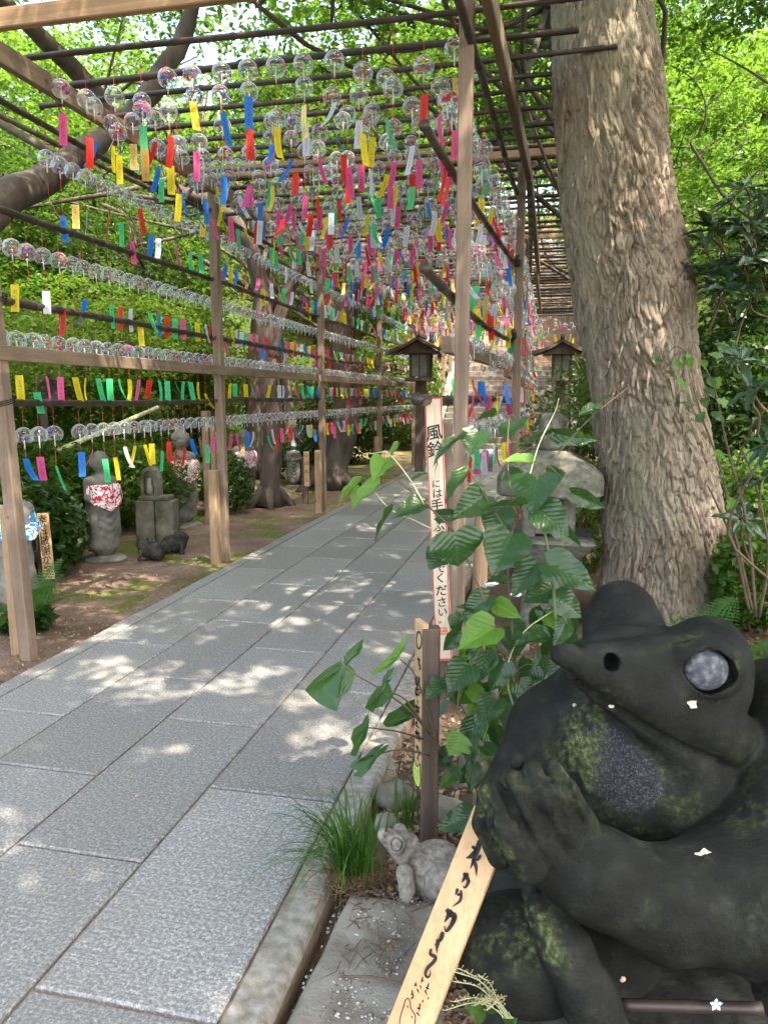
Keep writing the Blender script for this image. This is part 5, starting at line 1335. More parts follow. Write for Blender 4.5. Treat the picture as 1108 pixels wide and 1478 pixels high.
# second pergola over the stairway
p2 = thing('stairway_pergola', (-1.4, 20, 0), 'second bamboo pergola hung with chimes climbing over the stone stairway', 'pergola')
for k_ in range(5):
    y_ = 19.2+k_*1.7; zt = 3.6+k_*.80
    for x_ in (-3.45, .95): MB().box((x_, y_, zt/2), (.11, .11, zt), ch=.006).build('post', M['post'], p2)
    MB().box((-1.25, y_+.08, zt-.05), (4.9, .05, .11), ch=.005).build('tie_beam', M['beam_x'], p2)
for k_ in range(22):
    y_ = 19.1+k_*.32; z_ = 3.6+(y_-19.2)/1.7*.8; bamboo('roof_pole', (-3.7, y_, z_+.03), (1.5, y_, z_+.03), .022, 0, p2)

# ================================================================ stone lantern behind the broad leaved plant
LYn = 5.0; p = onY(786, 900, LYn); b_ = np.array([p[0]-.0, LYn, gz(p[0], LYn)]); sl_ = thing('stone_lantern', tuple(b_), 'squat granite lantern with broad roof behind the broad leaved plant', 'lantern')
def zat(v): return float(onY(786, v, LYn)[2])
LS = proj(b_+[0, 0, .6])[2]/F
M['lgran'] = simple('lichened_granite', [(.25, (.075, .08, .06)), (.5, (.15, .15, .12)), (.75, (.27, .265, .23))], 18, .95, bumpd=.005, fine=130)
def sq(z0, z1, w0, w1, name, ch=.02):
    hw0, hw1 = w0*LS/2, w1*LS/2; V_ = []
    lv = [(z0, hw0-ch*.6), (z0+ch*.6, hw0), (z1-ch*.6, hw1), (z1, hw1-ch*.6)]
    for z_, h_ in lv: V_ += [(b_[0]-h_+ch, b_[1]-h_, z_), (b_[0]+h_-ch, b_[1]-h_, z_), (b_[0]+h_, b_[1]-h_+ch, z_), (b_[0]+h_, b_[1]+h_-ch, z_), (b_[0]+h_-ch, b_[1]+h_, z_), (b_[0]-h_+ch, b_[1]+h_, z_), (b_[0]-h_, b_[1]+h_-ch, z_), (b_[0]-h_, b_[1]-h_+ch, z_)]
    Fq = [(i_*8+j_, i_*8+(j_+1) % 8, (i_+1)*8+(j_+1) % 8, (i_+1)*8+j_) for i_ in range(3) for j_ in range(8)]+[tuple(range(7, -1, -1)), tuple(range(24, 32))]
    return mobj(name, V_, Fq, M['lgran'], sl_)
sq(zat(930)-.05, zat(905), 118, 112, 'plinth'); sq(zat(905), zat(808), 72, 66, 'shaft'); sq(zat(808), zat(770), 78, 128, 'platform', .03)
for dx in (-1, 1):
    for dy in (-1, 1): MB().box((b_[0]+dx*27*LS, b_[1]+dy*27*LS, (zat(770)+zat(712))/2), (18*LS, 18*LS, zat(712)-zat(770)), ch=.01).build('fire_box_corner', M['lgran'], sl_)
MB().box((b_[0], b_[1], zat(762)), (60*LS, 60*LS, .04), ch=.01).build('fire_box_floor', M['lgran'], sl_)
mb = MB(); prf = [(76, 712), (80, 709), (80, 688), (77, 680), (64, 670), (48, 660), (36, 654), (28, 649)]
V_ = []; n_ = 32
for wpx, v_ in prf:
    for k_ in range(n_):
        a = 2*math.pi*k_/n_; c_, s__ = math.cos(a), math.sin(a); sup = 1/(abs(c_)**7+abs(s__)**7)**(1/7); V_.append((b_[0]+c_*sup*wpx*LS*.9, b_[1]+s__*sup*wpx*LS*.9, zat(v_)+.012*abs(math.sin(2*a))*(1 if wpx > 60 else 0)))
mobj('roof', V_, [(i_*n_+j_, i_*n_+(j_+1) % n_, (i_+1)*n_+(j_+1) % n_, (i_+1)*n_+j_) for i_ in range(len(prf)-1) for j_ in range(n_)]+[tuple(range(n_-1, -1, -1)), tuple(range((len(prf)-1)*n_, len(prf)*n_))], M['lgran'], sl_)
MB().lathe([(19*LS, zat(648)), (20*LS, zat(640)), (18*LS, zat(606)), (15*LS, zat(598)), (9*LS, zat(595))], (b_[0], b_[1], 0), 20).build('finial', M['lgran'], sl_, True)
# ================================================================ signs
def plane_hit(u, v, p0, n): d = ray(u, v); t = ((np.array(p0)-O)@n)/(d@n); return O+d*t
def ribbon(mb, pts, w0, side, nrm, off, taper=True):
    """one brush stroke lying on a board: points in metres, widths swelling and tapering"""
    P = catmull(pts, 5) if len(pts) > 2 else np.linspace(pts[0], pts[1], 6); n = len(P)
    Vq = []
    for i in range(n):
        t = P[min(i+1, n-1)]-P[max(i-1, 0)]; s = np.cross(t, nrm); s = s/max(np.linalg.norm(s), 1e-9)
        f = i/(n-1); w_ = w0*(.62+.38*math.sin(math.pi*min(1, f*1.25+.12)))*(1 if f < .7 else 1-.8*(f-.7)/.3) if taper else w0
        Vq += [P[i]+s*w_/2+nrm*off, P[i]-s*w_/2+nrm*off]
    mb.add(Vq, [(2*i, 2*i+1, 2*i+3, 2*i+2) for i in range(n-1)])
def glyph_mesh(ch, size):
    c = bpy.data.curves.new('g', 'FONT'); c.body = ch; c.size = size; c.align_x = 'CENTER'; c.align_y = 'CENTER'; c.offset = size*.010; c.resolution_u = 2; c.fill_mode = 'FRONT'
    o = bpy.data.objects.new('g', c); C.objects.link(o); dg = bpy.context.evaluated_depsgraph_get(); me = bpy.data.meshes.new_from_object(o.evaluated_get(dg))
    V_ = np.array([tuple(v.co) for v in me.vertices]); Fq = [tuple(p.vertices) for p in me.polygons]
    bpy.data.objects.remove(o); bpy.data.curves.remove(c); bpy.data.meshes.remove(me); return V_, Fq
def vtext(name, chars, c0, ax_r, ax_d, nrm, parent, mat=None):
    """chars: (char, distance down the board, size, shift, lean)"""
    for ch, d, s, sh, ln in chars:
        V_, Fq = glyph_mesh(ch, s)
        if not len(V_): continue
        c_, s_ = math.cos(ln), math.sin(ln); x = V_[:, 0]*c_-V_[:, 1]*s_; y = V_[:, 0]*s_+V_[:, 1]*c_; y = y+x*.10
        P = c0+np.outer(x+sh, ax_r)-np.outer(y-d, ax_d)+nrm*.0022
        MB().add(P, Fq).build('character', mat or M['ink'], parent)

# tall sign: the board faces the viewer, fixed to a dark stake
b0 = onZ(641, 958, -.02); Ys = 3.55
bt_, tp_ = onY(642, 960, Ys), onY(625, 574, Ys)
tb_ = onY(632, 920, Ys)
t = thing('tall_sign', (float(onY(648, 960, Ys)[0]), Ys, gz(-.45, Ys)), 'tall pale wooden sign with red border and black brush writing asking not to touch', 'sign')
nrm = np.array([.10, -1, 0]); nrm /= np.linalg.norm(nrm); axr = np.array([-nrm[1], nrm[0], 0]); axd = np.array([0, 0, -1.])
ptop = plane_hit(624.5, 574, [float(tp_[0]), Ys, 0], nrm); pbot = plane_hit(640, 938, [float(tp_[0]), Ys, 0], nrm)
axd = (pbot-ptop); Lb = np.linalg.norm(axd); axd /= Lb; axr = np.cross(nrm, axd); axr = axr if axr@rt > 0 else -axr
Wb = np.linalg.norm(plane_hit(637, 574, ptop, nrm)-plane_hit(612, 574, ptop, nrm))
def board(c_top, Lb, Wb, axr, axd, nrm, th, mat, name, parent, e=.004):
    V_ = []
    for dn, k in ((0, e), (-e, 0), (-th, 0)):
        for a, b in ((-Wb/2+k, k), (Wb/2-k, k), (Wb/2-k, Lb-k), (-Wb/2+k, Lb-k)): V_.append(c_top+axr*a+axd*b+nrm*dn)
    Fq = [(3, 2, 1, 0)]+[(4*j+i, 4*j+(i+1) % 4, 4*j+4+(i+1) % 4, 4*j+4+i) for j in range(2) for i in range(4)]+[(8, 9, 10, 11)]
    return mobj(name, V_, Fq, mat, parent)
board(ptop, Lb+.06, Wb, axr, axd, nrm, .022, M['signface'], 'board', t)
mb = MB(); bw = .0065
def strip(a0, a1, b0_, b1_): mb.add([ptop+axr*a0+axd*b0_+nrm*.0018, ptop+axr*a1+axd*b0_+nrm*.0018, ptop+axr*a1+axd*b1_+nrm*.0018, ptop+axr*a0+axd*b1_+nrm*.0018], [(3, 2, 1, 0)])
strip(-Wb/2+.001, -Wb/2+bw, .0, Lb+.055); strip(Wb/2-bw, Wb/2-.001, .0, Lb+.055); strip(-Wb/2+bw, Wb/2-bw, .0, bw); strip(-Wb/2+bw, Wb/2-bw, Lb+.045, Lb+.055)
mb.build('red_border', M['redpaint'], t)
def dn(v): return float((plane_hit(625+(v-574)*.042, v, ptop, nrm)-ptop)@axd)
px_m = proj(ptop)[2]/F
chars = [('風', 626, 22), ('鈴', 650, 22), ('に', 699, 12), ('は', 713, 14), ('手', 730, 17), ('を', 745, 12), ('ふ', 761, 16), ('れ', 778, 15), ('な', 793, 15), ('い', 807, 15), ('で', 821, 15), ('く', 835, 15), ('だ', 853, 16), ('さ', 870, 15), ('い', 884, 14), ('。', 895, 12)]
vtext('lettering', [(c_, dn(v_), s_*px_m*1.12, (rnd.uniform(-.003, .003)), rnd.uniform(-.06, .10)) for c_, v_, s_ in chars], ptop, axr, axd, nrm, t)
mb = MB(); pA = ptop+axd*dn(660)+axr*.004; ribbon(mb, [pA, pA+axd*.035+axr*.002, pA+axd*.075-axr*.012], .0045, axr, nrm, .0023); mb.build('pen_stroke', M['ink'], t)
mb = MB(); c0_ = ptop+axd*dn(905)+axr*.004
for i in range(3):
    for j in range(3): a_ = c0_+axr*(-.018+i*.0135)+axd*(j*.0145); mb.add([a_+nrm*.002, a_+axr*.0105+nrm*.002, a_+axr*.0105+axd*.011+nrm*.002, a_+axd*.011+nrm*.002], [(3, 2, 1, 0)])
mb.build('red_seal', M['seal'], t)
zg = gz(-.45, Ys)
ps = ptop+axr*.055-nrm*.05
MB().box((float(ps[0])+.015, Ys+.05, (zg-.1+ptop[2]-.12)/2), (.045, .05, ptop[2]-.12-zg+.1), ch=.004).build('stake', M['darkpost'], t)

# square post with a little plank sign seen edge on
p0 = onZ(617, 1213, -.01); Yp = float(p0[1]); t = thing('plank_sign', tuple(p0), 'short dark post carrying a narrow plank sign with ink writing and a green frog face', 'sign')
zt = float(onY(622, 905, Yp)[2]); ht = zt-float(p0[2])
Rz = Euler((.0, .0, .22)).to_matrix()
mb = MB().box((float(p0[0])+.004, Yp, float(p0[2])-.06+(ht+.06)/2), (.058, .058, ht+.06), Rz, .005); mb.build('post', M['darkpost'], t)
th_ = R(-57); nrm = np.array([math.sin(th_), -math.cos(th_), 0]); axr = np.array([math.cos(th_), math.sin(th_), 0]); axd = np.array([0, 0, -1.])
pc = atD(607, 1016, proj([p0[0], Yp, .4])[2]-.02)
pT = plane_hit(604.5, 897, pc, nrm); pB = plane_hit(604, 1138, pc, nrm); axd = (pB-pT)/np.linalg.norm(pB-pT); Lb = float(np.linalg.norm(pB-pT)); Wb = float(abs((plane_hit(598.5, 1000, pc, nrm)-plane_hit(611.5, 1000, pc, nrm))@axr))
board(pT, Lb, Wb, axr, axd, nrm, .018, M['board'], 'plank', t)
def cr(x, y): return plane_hit(585+x*.1896, 880+y*.1896, pT+nrm*.001, nrm)
mb = MB(); lw_ = .006
ribbon(mb, [cr(103+20*math.cos(a), 232+64*math.sin(a)) for a in np.linspace(0, 6.5, 14)], lw_, axr, nrm, .001, False)
for st_ in ([(92, 375), (108, 385), (98, 405)], [(98, 405), (114, 440), (102, 460)], [(78, 515), (74, 560)], [(90, 505), (88, 660)], [(76, 560), (112, 575)], [(76, 600), (110, 610)], [(78, 640), (110, 650)], [(106, 510), (104, 580)], [(74, 610), (82, 670)], [(104, 625), (116, 640)], [(92, 690), (94, 715)],
            [(72, 735), (112, 745)], [(84, 720), (80, 800)], [(100, 740), (98, 800)], [(74, 770), (110, 780)], [(76, 800), (100, 806)], [(90, 850), (80, 875), (112, 905)], [(74, 935), (112, 940)], [(88, 910), (82, 985)], [(100, 930), (96, 1000)], [(76, 965), (106, 985)], [(112, 960), (106, 1010)], [(80, 1040), (96, 1050), (84, 1075)], [(98, 1075), (110, 1090), (92, 1120)], [(90, 1120), (100, 1150)]):
    ribbon(mb, [cr(*q) for q in st_], lw_*1.7, axr, nrm, .001)
mb.build('writing', M['ink'], t)['kind'] = 'stuff'
fpts = [(62, 1165), (72, 1150), (84, 1185), (100, 1190), (112, 1175), (112, 1240), (117, 1290), (112, 1335), (98, 1350), (80, 1330), (66, 1290), (58, 1230)]
mb = MB(); cc_ = cr(88, 1255); mb.add([cc_+nrm*.0008]+[cr(*q)+nrm*.0008 for q in fpts], [(0, 1+(i+1) % 12, 1+i) for i in range(12)]); mb.build('frog_face', M['doodle'], t)
mb = MB(); ribbon(mb, [cr(*q) for q in fpts+fpts[:1]], .0035, axr, nrm, .0016, False); ribbon(mb, [cr(72, 1200), cr(75, 1215)], .004, axr, nrm, .0018); ribbon(mb, [cr(98, 1225), cr(101, 1240)], .004, axr, nrm, .0018); ribbon(mb, [cr(82, 1275), cr(92, 1285)], .003, axr, nrm, .0018); mb.build('face_outline', M['ink'], t)

# long board leaning against the frog
Dt, Db = 1.70, 1.60
pA, pB_ = atD(699, 1185, Dt), atD(560, 1535, Db)
axd = (pB_-pA); Lb = float(np.linalg.norm(axd)); axd /= Lb
nrm = -fw*.88+rt*(-.40)+up*.25; nrm -= axd*(nrm@axd); nrm /= np.linalg.norm(nrm); axr = np.cross(nrm, axd); axr = axr if axr@rt > 0 else -axr
t = thing('leaning_sign', tuple(pB_), 'fresh cedar board with large black brush writing leaning against the stone frog', 'sign')
hl = lambda u, v: plane_hit(u, v, pA, nrm)
wl = abs((hl(697, 1300)-hl(654, 1279))@axr)
cl = hl(671, 1275); lat = float((cl-pA)@axr); top = pA+axr*lat
Wb = .094
V_ = []
for dn_, k in ((0, .002), (-.003, 0), (-.019, 0)):
    for a, b in ((-Wb/2+k, -.02+k), (Wb/2-k, .01+k), (Wb/2-k, Lb-k), (-Wb/2+k, Lb-k)): V_.append(top+axr*a+axd*b+nrm*dn_)
mobj('board', V_, [(3, 2, 1, 0)]+[(4*j+i, 4*j+(i+1) % 4, 4*j+4+(i+1) % 4, 4*j+4+i) for j in range(2) for i in range(4)]+[(8, 9, 10, 11)], M['board'], t)
def cq(x, y): return plane_hit(560+x*.2016, 1180+y*.2016, top+nrm*.0008, nrm)
big = [([(655, 165), (640, 225), (612, 300), (588, 368)], 28), ([(600, 205), (626, 232), (610, 262)], 18), ([(626, 240), (590, 278), (556, 290)], 22), ([(662, 268), (640, 300), (608, 300)], 16), ([(606, 292), (628, 350), (632, 418)], 20),
       ([(540, 398), (566, 428), (574, 462), (552, 500), (532, 488)], 20), ([(572, 398), (548, 432), (526, 468)], 20), ([(586, 448), (576, 472)], 10),
       ([(500, 508), (482, 556)], 14), ([(494, 552), (530, 548)], 13), ([(524, 520), (518, 590), (460, 640)], 15),
       ([(420, 655), (446, 690), (478, 704), (458, 762), (418, 812), (404, 772)], 27), ([(458, 662), (430, 706), (404, 752)], 22), ([(474, 704), (466, 746)], 15),
       ([(396, 818), (378, 868), (334, 915)], 22), ([(346, 880), (388, 882)], 16), ([(366, 890), (352, 928), (352, 972)], 16),
       ([(312, 938), (306, 976), (342, 996), (330, 1030), (284, 1078), (270, 1120), (288, 1142), (306, 1118), (300, 1082)], 17)]
small = [[(248, 1140), (236, 1190)], [(236, 1165), (262, 1172)], [(228, 1200), (240, 1230)], [(200, 1180), (188, 1215)], [(190, 1195), (212, 1205)], [(208, 1225), (222, 1262)], [(172, 1235), (180, 1290)], [(164, 1262), (188, 1275)], [(184, 1282), (160, 1300)],
         [(292, 1185), (270, 1250)], [(270, 1215), (298, 1230)], [(262, 1238), (282, 1275)], [(290, 1285), (284, 1305)], [(250, 1305), (246, 1330)], [(232, 1330), (216, 1400)], [(208, 1362), (238, 1372)], [(204, 1395), (230, 1425)]]
mb = MB(); k = Db/F*.2016*1.02
for g0, g1 in ((0, 5), (5, 8), (8, 11), (11, 14), (14, 17), (17, 18)):
    mb = MB()
    for s_, w_ in big[g0:g1]: ribbon(mb, [cq(*q) for q in s_], w_*k*1.45, axr, nrm, .001+.0002*g0)
    mb.build('character', M['ink'], t)
mb = MB()
for s_ in small: ribbon(mb, [cq(*q) for q in s_], 10*k, axr, nrm, .001)
mb.build('small_writing', M['ink'], t)['kind'] = 'stuff'
mb = MB(); ribbon(mb, [cq(*q) for q in [(82, 1500), (88, 1430), (112, 1350), (128, 1305), (146, 1295), (158, 1325), (164, 1365), (190, 1408), (196, 1440), (186, 1500)]], 6.5*k, axr, nrm, .0012, False); ribbon(mb, [cq(138, 1345), cq(142, 1365)], 8*k, axr, nrm, .0012); ribbon(mb, [cq(168, 1420), cq(176, 1440)], 8*k, axr, nrm, .0012); mb.build('frog_drawing', M['ink'], t)

# thankfulness plaque on a post, left edge, and a farther one
def plaque(u, vb, v0, v1, wpx, text, label, off, size, lean=0.):
    p = onZ(u, vb, -.07); Yq = float(p[1]); t = thing('plaque_post', tuple(p), label, 'sign'); s_ = proj(p)[2]/F
    zt_ = float(onY(u, v0+8, Yq)[2]); MB().box((p[0]-.015, Yq+.03, p[2]-.05+(zt_-p[2]+.05)/2), (.085, .06, zt_-p[2]+.05), ch=.005).build('post', M['darkpost'], t)
    nr = np.array([.30, -1, 0]); nr /= np.linalg.norm(nr); pt_ = plane_hit(u+off, v0, [p[0], Yq-.035, 0], nr); pb_ = plane_hit(u+off+lean, v1, [p[0], Yq-.035, 0], nr)
    ad_ = pb_-pt_; l_ = float(np.linalg.norm(ad_)); ad_ /= l_; ar_ = np.cross(nr, ad_); ar_ = ar_ if ar_@rt > 0 else -ar_
    board(pt_, l_, wpx*s_*1.08, ar_, ad_, nr, .02, M['board'], 'plank', t)
    n_ = len(text); vtext('lettering', [(ch, l_*(.10+.72*i/(n_-1)), size*s_, 0, .05) for i, ch in enumerate(text)], pt_, ar_, ad_, nr, t); return t
plaque(66, 858, 741, 836, 14.5, '幸せは感謝から', 'narrow plaque with brush writing on a dark post beside the towel draped statue', -5, 13.5, 10)
plaque(441, 728, 652, 702, 7, '心は丸く', 'small distant plaque on a post left of the third left post', 1, 6.5, 1)
pp = onZ(303, 755, -.07); sp_ = tag(MB().box((pp[0], pp[1], .62), (.09, .09, 1.4), ch=.006).build('wooden_post', M['post'], None), 'plain brown post standing behind the second left post of the pergola', 'post')
tag(MB().box((pp[0]+.09, pp[1]-.02, .78), (.05, .05, .75), ch=.005).build('wooden_post', M['stake'], None), 'short pale slat fixed beside the plain brown post', 'post')

# ================================================================ stones of the bed
for i, (u, v, a, b_, c_, lb) in enumerate([(548, 1095, .10, .08, .05, 'round stone under the toothed leaves at the corner of the path'), (646, 1165, .075, .06, .045, 'oval grey stone right of the plank sign post'),
        (662, 1120, .055, .05, .045, 'stone behind the plank sign post, nearest the broad leaved plant'), (570, 1145, .08, .075, .05, 'mossy stone between the plank sign and the grass tuft'), (560, 1185, .05, .05, .04, 'small stone at the foot of the grass tuft'),
        (700, 1165, .06, .05, .05, 'dark stone beside the raised hand of the frog'), (648, 1300, .035, .05, .055, 'pale round stone touching the small grey frog'), (690, 1110, .09, .07, .10, 'upright mossy stone behind the raised hand of the frog'),
        (720, 990, .10, .09, .08, 'grey boulder under the broad leaved plant'), (780, 985, .12, .1, .09, 'boulder between the plant stems and the lantern'), (740, 930, .12, .10, .09, 'rough stone at the foot of the stone lantern'), (690, 1010, .08, .08, .06, 'low stone behind the pale brace stake')]):
    p = onZ(u, v, .0); p[2] = gz(p[0], p[1])+c_*.45; rock('bed_stone', tuple(p), (a, b_, c_), lb, 'rock' if i not in (3, 7) else 'mossstone', 11+i, 'stones in the garden bed')
p = onZ(655, 1335, 0)
# flat slab at the front of the bed
cor = [onZ(505, 1286), onZ(640, 1304), onZ(640, 1500), onZ(330, 1640)]
c0_ = sum(cor)/4; nn_ = 26; V_ = []
top_r = []
for j in range(nn_+1):
    for i in range(nn_+1):
        a, b2 = i/nn_, j/nn_; q = (cor[0]*(1-a)+cor[1]*a)*(1-b2)+(cor[3]*(1-a)+cor[2]*a)*b2
        q = q+np.array([.012, .012, 0])*(fbm(np.array([[a*5, b2*7, 1.]]), 2, 5)[0]-.5); e = min(a, 1-a, b2, 1-b2); q[2] = .008-.025*max(0, 1-e*16)**2; V_.append(q)
V_ = np.array(V_); V_[:, 2] += (fbm(V_*11, 4, 8)-.5)*.018
Fq = [(j*(nn_+1)+i+1, j*(nn_+1)+i, (j+1)*(nn_+1)+i, (j+1)*(nn_+1)+i+1) for j in range(nn_) for i in range(nn_)]
rim_ = [i for i in range(nn_+1)]+[(j)*(nn_+1)+nn_ for j in range(1, nn_+1)]+[nn_*(nn_+1)+i for i in range(nn_-1, -1, -1)]+[j*(nn_+1) for j in range(nn_-1, 0, -1)]
nb = len(V_); low = V_[rim_]-[0, 0, .09]; V_ = np.vstack([V_, low]); Fq += [(rim_[(k+1) % len(rim_)], rim_[k], nb+k, nb+(k+1) % len(rim_)) for k in range(len(rim_))]
M['flatstone'] = simple('rough_flat_stone', [(.28, (.12, .105, .08)), (.45, (.22, .20, .165)), (.6, (.30, .28, .245)), (.75, (.36, .31, .26))], 7, .92, bumpd=.004, fine=85)
o = mobj('flat_stone', V_, Fq, M['flatstone'], None, smooth=True); tag(o, 'broad flat stone slab beside the kerb in front of the small grey frog', 'stone')

# gravel, twigs, fallen leaves
def scatter(name, n, fx_, szr, mats, label, seed, elong=1., flatk=.6, cat='litter'):
    r_ = np.random.default_rng(seed); P = fx_(r_, n); V_, Fq, mi = [], [], []
    base = np.array([(0, 0, 1), (1, 0, 0), (0, 1, 0), (-1, 0, 0), (0, -1, 0), (0, 0, -1)], float); bf = np.array([(0, 1, 2), (0, 2, 3), (0, 3, 4), (0, 4, 1), (5, 2, 1), (5, 3, 2), (5, 4, 3), (5, 1, 4)])
    for k_ in range(len(P)):
        s_ = szr[0]+(szr[1]-szr[0])*r_.random()**2.2; q = base*(1+.35*r_.normal(size=(6, 3)))*[s_*elong, s_*.8, s_*flatk]; a = r_.random()*6.28; c_, sn = math.cos(a), math.sin(a)
        V_.append(q@np.array([[c_, sn, 0], [-sn, c_, 0], [0, 0, 1]])+P[k_]); Fq.append(bf+6*k_); mi += [int(r_.integers(len(mats)))]*8
    me_ = raw_mesh(name, np.vstack(V_), np.vstack(Fq), mats, False, matidx=mi); o_ = link(name, me_); tag(o_, label, cat, None, 'stuff'); return o_
def reg(poly):
    def f(r_, n):
        out = []
        while len(out) < n:
            u0, v0, u1, v1 = poly[r_.integers(len(poly))]; q = onZ(r_.uniform(u0, u1), r_.uniform(v0, v1), 0)
            if -.600 < q[0] < 3.5 or q[0] < -2.80:
                z_ = gz(q[0], q[1]) ; 
                onslab = (q[1] < onZ(560, 1292)[1]) and (q[0] > -.50) and (q[0] < -.33)
                out.append((q[0], q[1], max(z_, .008) if onslab else z_))
        return np.array(out)
    return f
M['peb1'] = simple('white_grit', [(.3, (.45, .43, .4)), (.7, (.65, .63, .6))], 30, .8, bumpd=0); M['peb2'] = simple('grey_grit', [(.3, (.14, .14, .14)), (.7, (.26, .26, .26))], 30, .8, bumpd=0); M['peb3'] = simple('brown_grit', [(.3, (.17, .10, .07)), (.7, (.30, .19, .13))], 30, .9, bumpd=0)
M['dead1'] = simple('dead_leaf_brown', [(.3, (.13, .07, .045)), (.7, (.27, .15, .09))], 30, .85, bumpd=0); M['dead2'] = simple('dead_leaf_tan', [(.3, (.30, .20, .12)), (.7, (.46, .33, .2))], 30, .85, bumpd=0)
scatter('bed_gravel', 2600, reg([(380, 1300, 640, 1478), (560, 1290, 700, 1400), (640, 1380, 800, 1478), (470, 1290, 620, 1340), (440, 1380, 600, 1478)]), (.0012, .0075), [M['peb1'], M['peb2'], M['peb3']], 'pale and grey grit scattered over the soil and flat stone', 5, cat='gravel')
scatter('path_verge_grit', 1800, reg([(0, 900, 330, 980), (60, 820, 330, 900), (330, 740, 470, 800)]), (.003, .012), [M['peb3'], M['dead1'], M['peb2']], 'small stones and bits of bark on the soil of the left verge', 6, cat='gravel')
def litter(name, n, regs, ls, mats, label, seed):
    P = reg(regs)(np.random.default_rng(seed), n); P[:, 2] += .012
    st_ = rng; o_ = leaf_mesh(name, P, ls, mats[0], None, 'quad', .35, None, .5, False); 
    for m_ in mats[1:]: o_.data.materials.append(m_)
    o_.data.polygons.foreach_set('material_index', np.random.default_rng(seed).integers(0, len(mats), len(o_.data.polygons)).astype(np.int32)); tag(o_, label, 'leaf litter', None, 'stuff'); return o_
litter('fallen_leaves', 5200, [(560, 1060, 700, 1290), (1000, 760, 1108, 960), (640, 900, 830, 1080), (640, 1290, 800, 1478), (1040, 800, 1300, 960)], .030, [M['dead1'], M['dead2'], M['peb3']], 'brown fallen leaves over the bed on the right', 8)
P = np.array([(rnd.uniform(-2.6, -.8), rnd.uniform(1.5, 9)**1., .012) for _ in range(46)])
o_ = leaf_mesh('path_leaves', P, .020, M['dead2'], None, 'quad', .25, None, .5, False); tag(o_, 'a few small dry leaves blown onto the granite path', 'leaf litter')
litter('verge_leaves', 900, [(0, 880, 300, 980), (60, 790, 420, 900), (420, 700, 560, 760)], .022, [M['dead1'], M['dead2']], 'scattered brown leaves on the left verge', 9)
mb = MB(); P = reg([(560, 1060, 700, 1290), (640, 1300, 800, 1478), (470, 1300, 640, 1400), (1000, 800, 1108, 940), (500, 1230, 640, 1300)])(np.random.default_rng(4), 420)
for p in P:
    a = rnd.uniform(0, 6.28); l = rnd.uniform(.02, .09); d = np.array([math.cos(a), math.sin(a), rnd.uniform(-.1, .15)]); b2 = np.array([-d[1], d[0], 0])*rnd.uniform(-.25, .25)
    mb.tube([p+[0, 0, .008], p+d*l*.5+b2*l+[0, 0, .012], p+d*l+[0, 0, .008]], [.0016, .0013, .0009], 4, False)
o = mb.build('twigs', M['twig']); tag(o, 'dry brown twigs and roots lying over the bed soil', 'twigs', None, 'stuff')
a_, b_ = onZ(492, 1410, .022), onZ(580, 1420, .022); tag(MB().tube([a_, (a_+b_)/2+[0, .01, .002], b_], [.003, .0035, .0025], 6).build('dry_twig', M['twig']), 'single brown twig lying across the flat stone slab', 'twig')

# ================================================================ grass tuft
p0 = onZ(512, 1268, 0); t = thing('grass_tuft', tuple(p0), 'tuft of long arching green grass on a mat of dry roots by the kerb', 'grass tuft')
mb = MB()
def blade(base, tip, mid_up, w_, mb):
    a, b2 = np.array(base), np.array(tip); m1 = a+(b2-a)*.35+[0, 0, mid_up]; m2 = a+(b2-a)*.72+[0, 0, mid_up*.95]; P = catmull([a, m1, m2, b2], 4); n = len(P)
    d = b2-a; s = np.cross(d, [0, 0, 1]); s = s/max(np.linalg.norm(s), 1e-6); s = s*.8+np.array([rnd.uniform(-.4, .4), rnd.uniform(-.4, .4), 0]); Vq = []
    for i in range(n): ww = w_*(1-(i/(n-1))**2.2)*.5+.0002; Vq += [P[i]+s*ww, P[i]-s*ww]
    mb.add(Vq, [(2*i, 2*i+1, 2*i+3, 2*i+2) for i in range(n-1)])
for k in range(165):
    b_ = p0+np.array([rnd.gauss(0, .032), rnd.gauss(0, .03), 0]); lf = rnd.random() < .72
    if lf: tip = b_+np.array([-rnd.uniform(.03, .33)*rnd.uniform(.5, 1), rnd.uniform(-.22, .16), rnd.uniform(-.0, .26)])
    else: tip = b_+np.array([rnd.uniform(-.08, .12), rnd.uniform(-.1, .08), rnd.uniform(.16, .34)])
    blade(b_, tip, rnd.uniform(.06, .15) if lf else rnd.uniform(.01, .05), rnd.uniform(.0035, .0065), mb)
mb.build('blades', M['grass'], t)['kind'] = 'stuff'
mb = MB()
for k in range(330):
    a = rnd.uniform(0, 6.28); r_ = abs(rnd.gauss(0, .07)); c_ = p0+np.array([math.cos(a)*r_, math.sin(a)*r_*.9, .006]); pts = []
    d = rnd.uniform(0, 6.28)
    for j in range(4): pts.append(c_+np.array([0, 0, rnd.uniform(0, .035)*max(0, 1-r_/.12)])); d += rnd.uniform(-.9, .9); c_ = c_+np.array([math.cos(d), math.sin(d), 0])*rnd.uniform(.012, .028)
    mb.tube(catmull(pts, 3), .0011, 3, False)
mb.build('dry_roots', M['dead1'], t)['kind'] = 'stuff'
mb0 = MB()
p1 = onZ(590, 1192, 0); t = thing('iris_clump', tuple(p1), 'small clump of broad upright grass blades left of the plank sign post', 'grass tuft')
for k in range(26):
    b_ = p1+np.array([rnd.gauss(0, .028), rnd.gauss(0, .02), 0]); blade(b_, b_+np.array([rnd.uniform(-.05, .09), rnd.uniform(-.05, .05), rnd.uniform(.10, .22)]), .01, rnd.uniform(.006, .011), mb0)
mb0.build('blades', M['grass'], t)['kind'] = 'stuff'

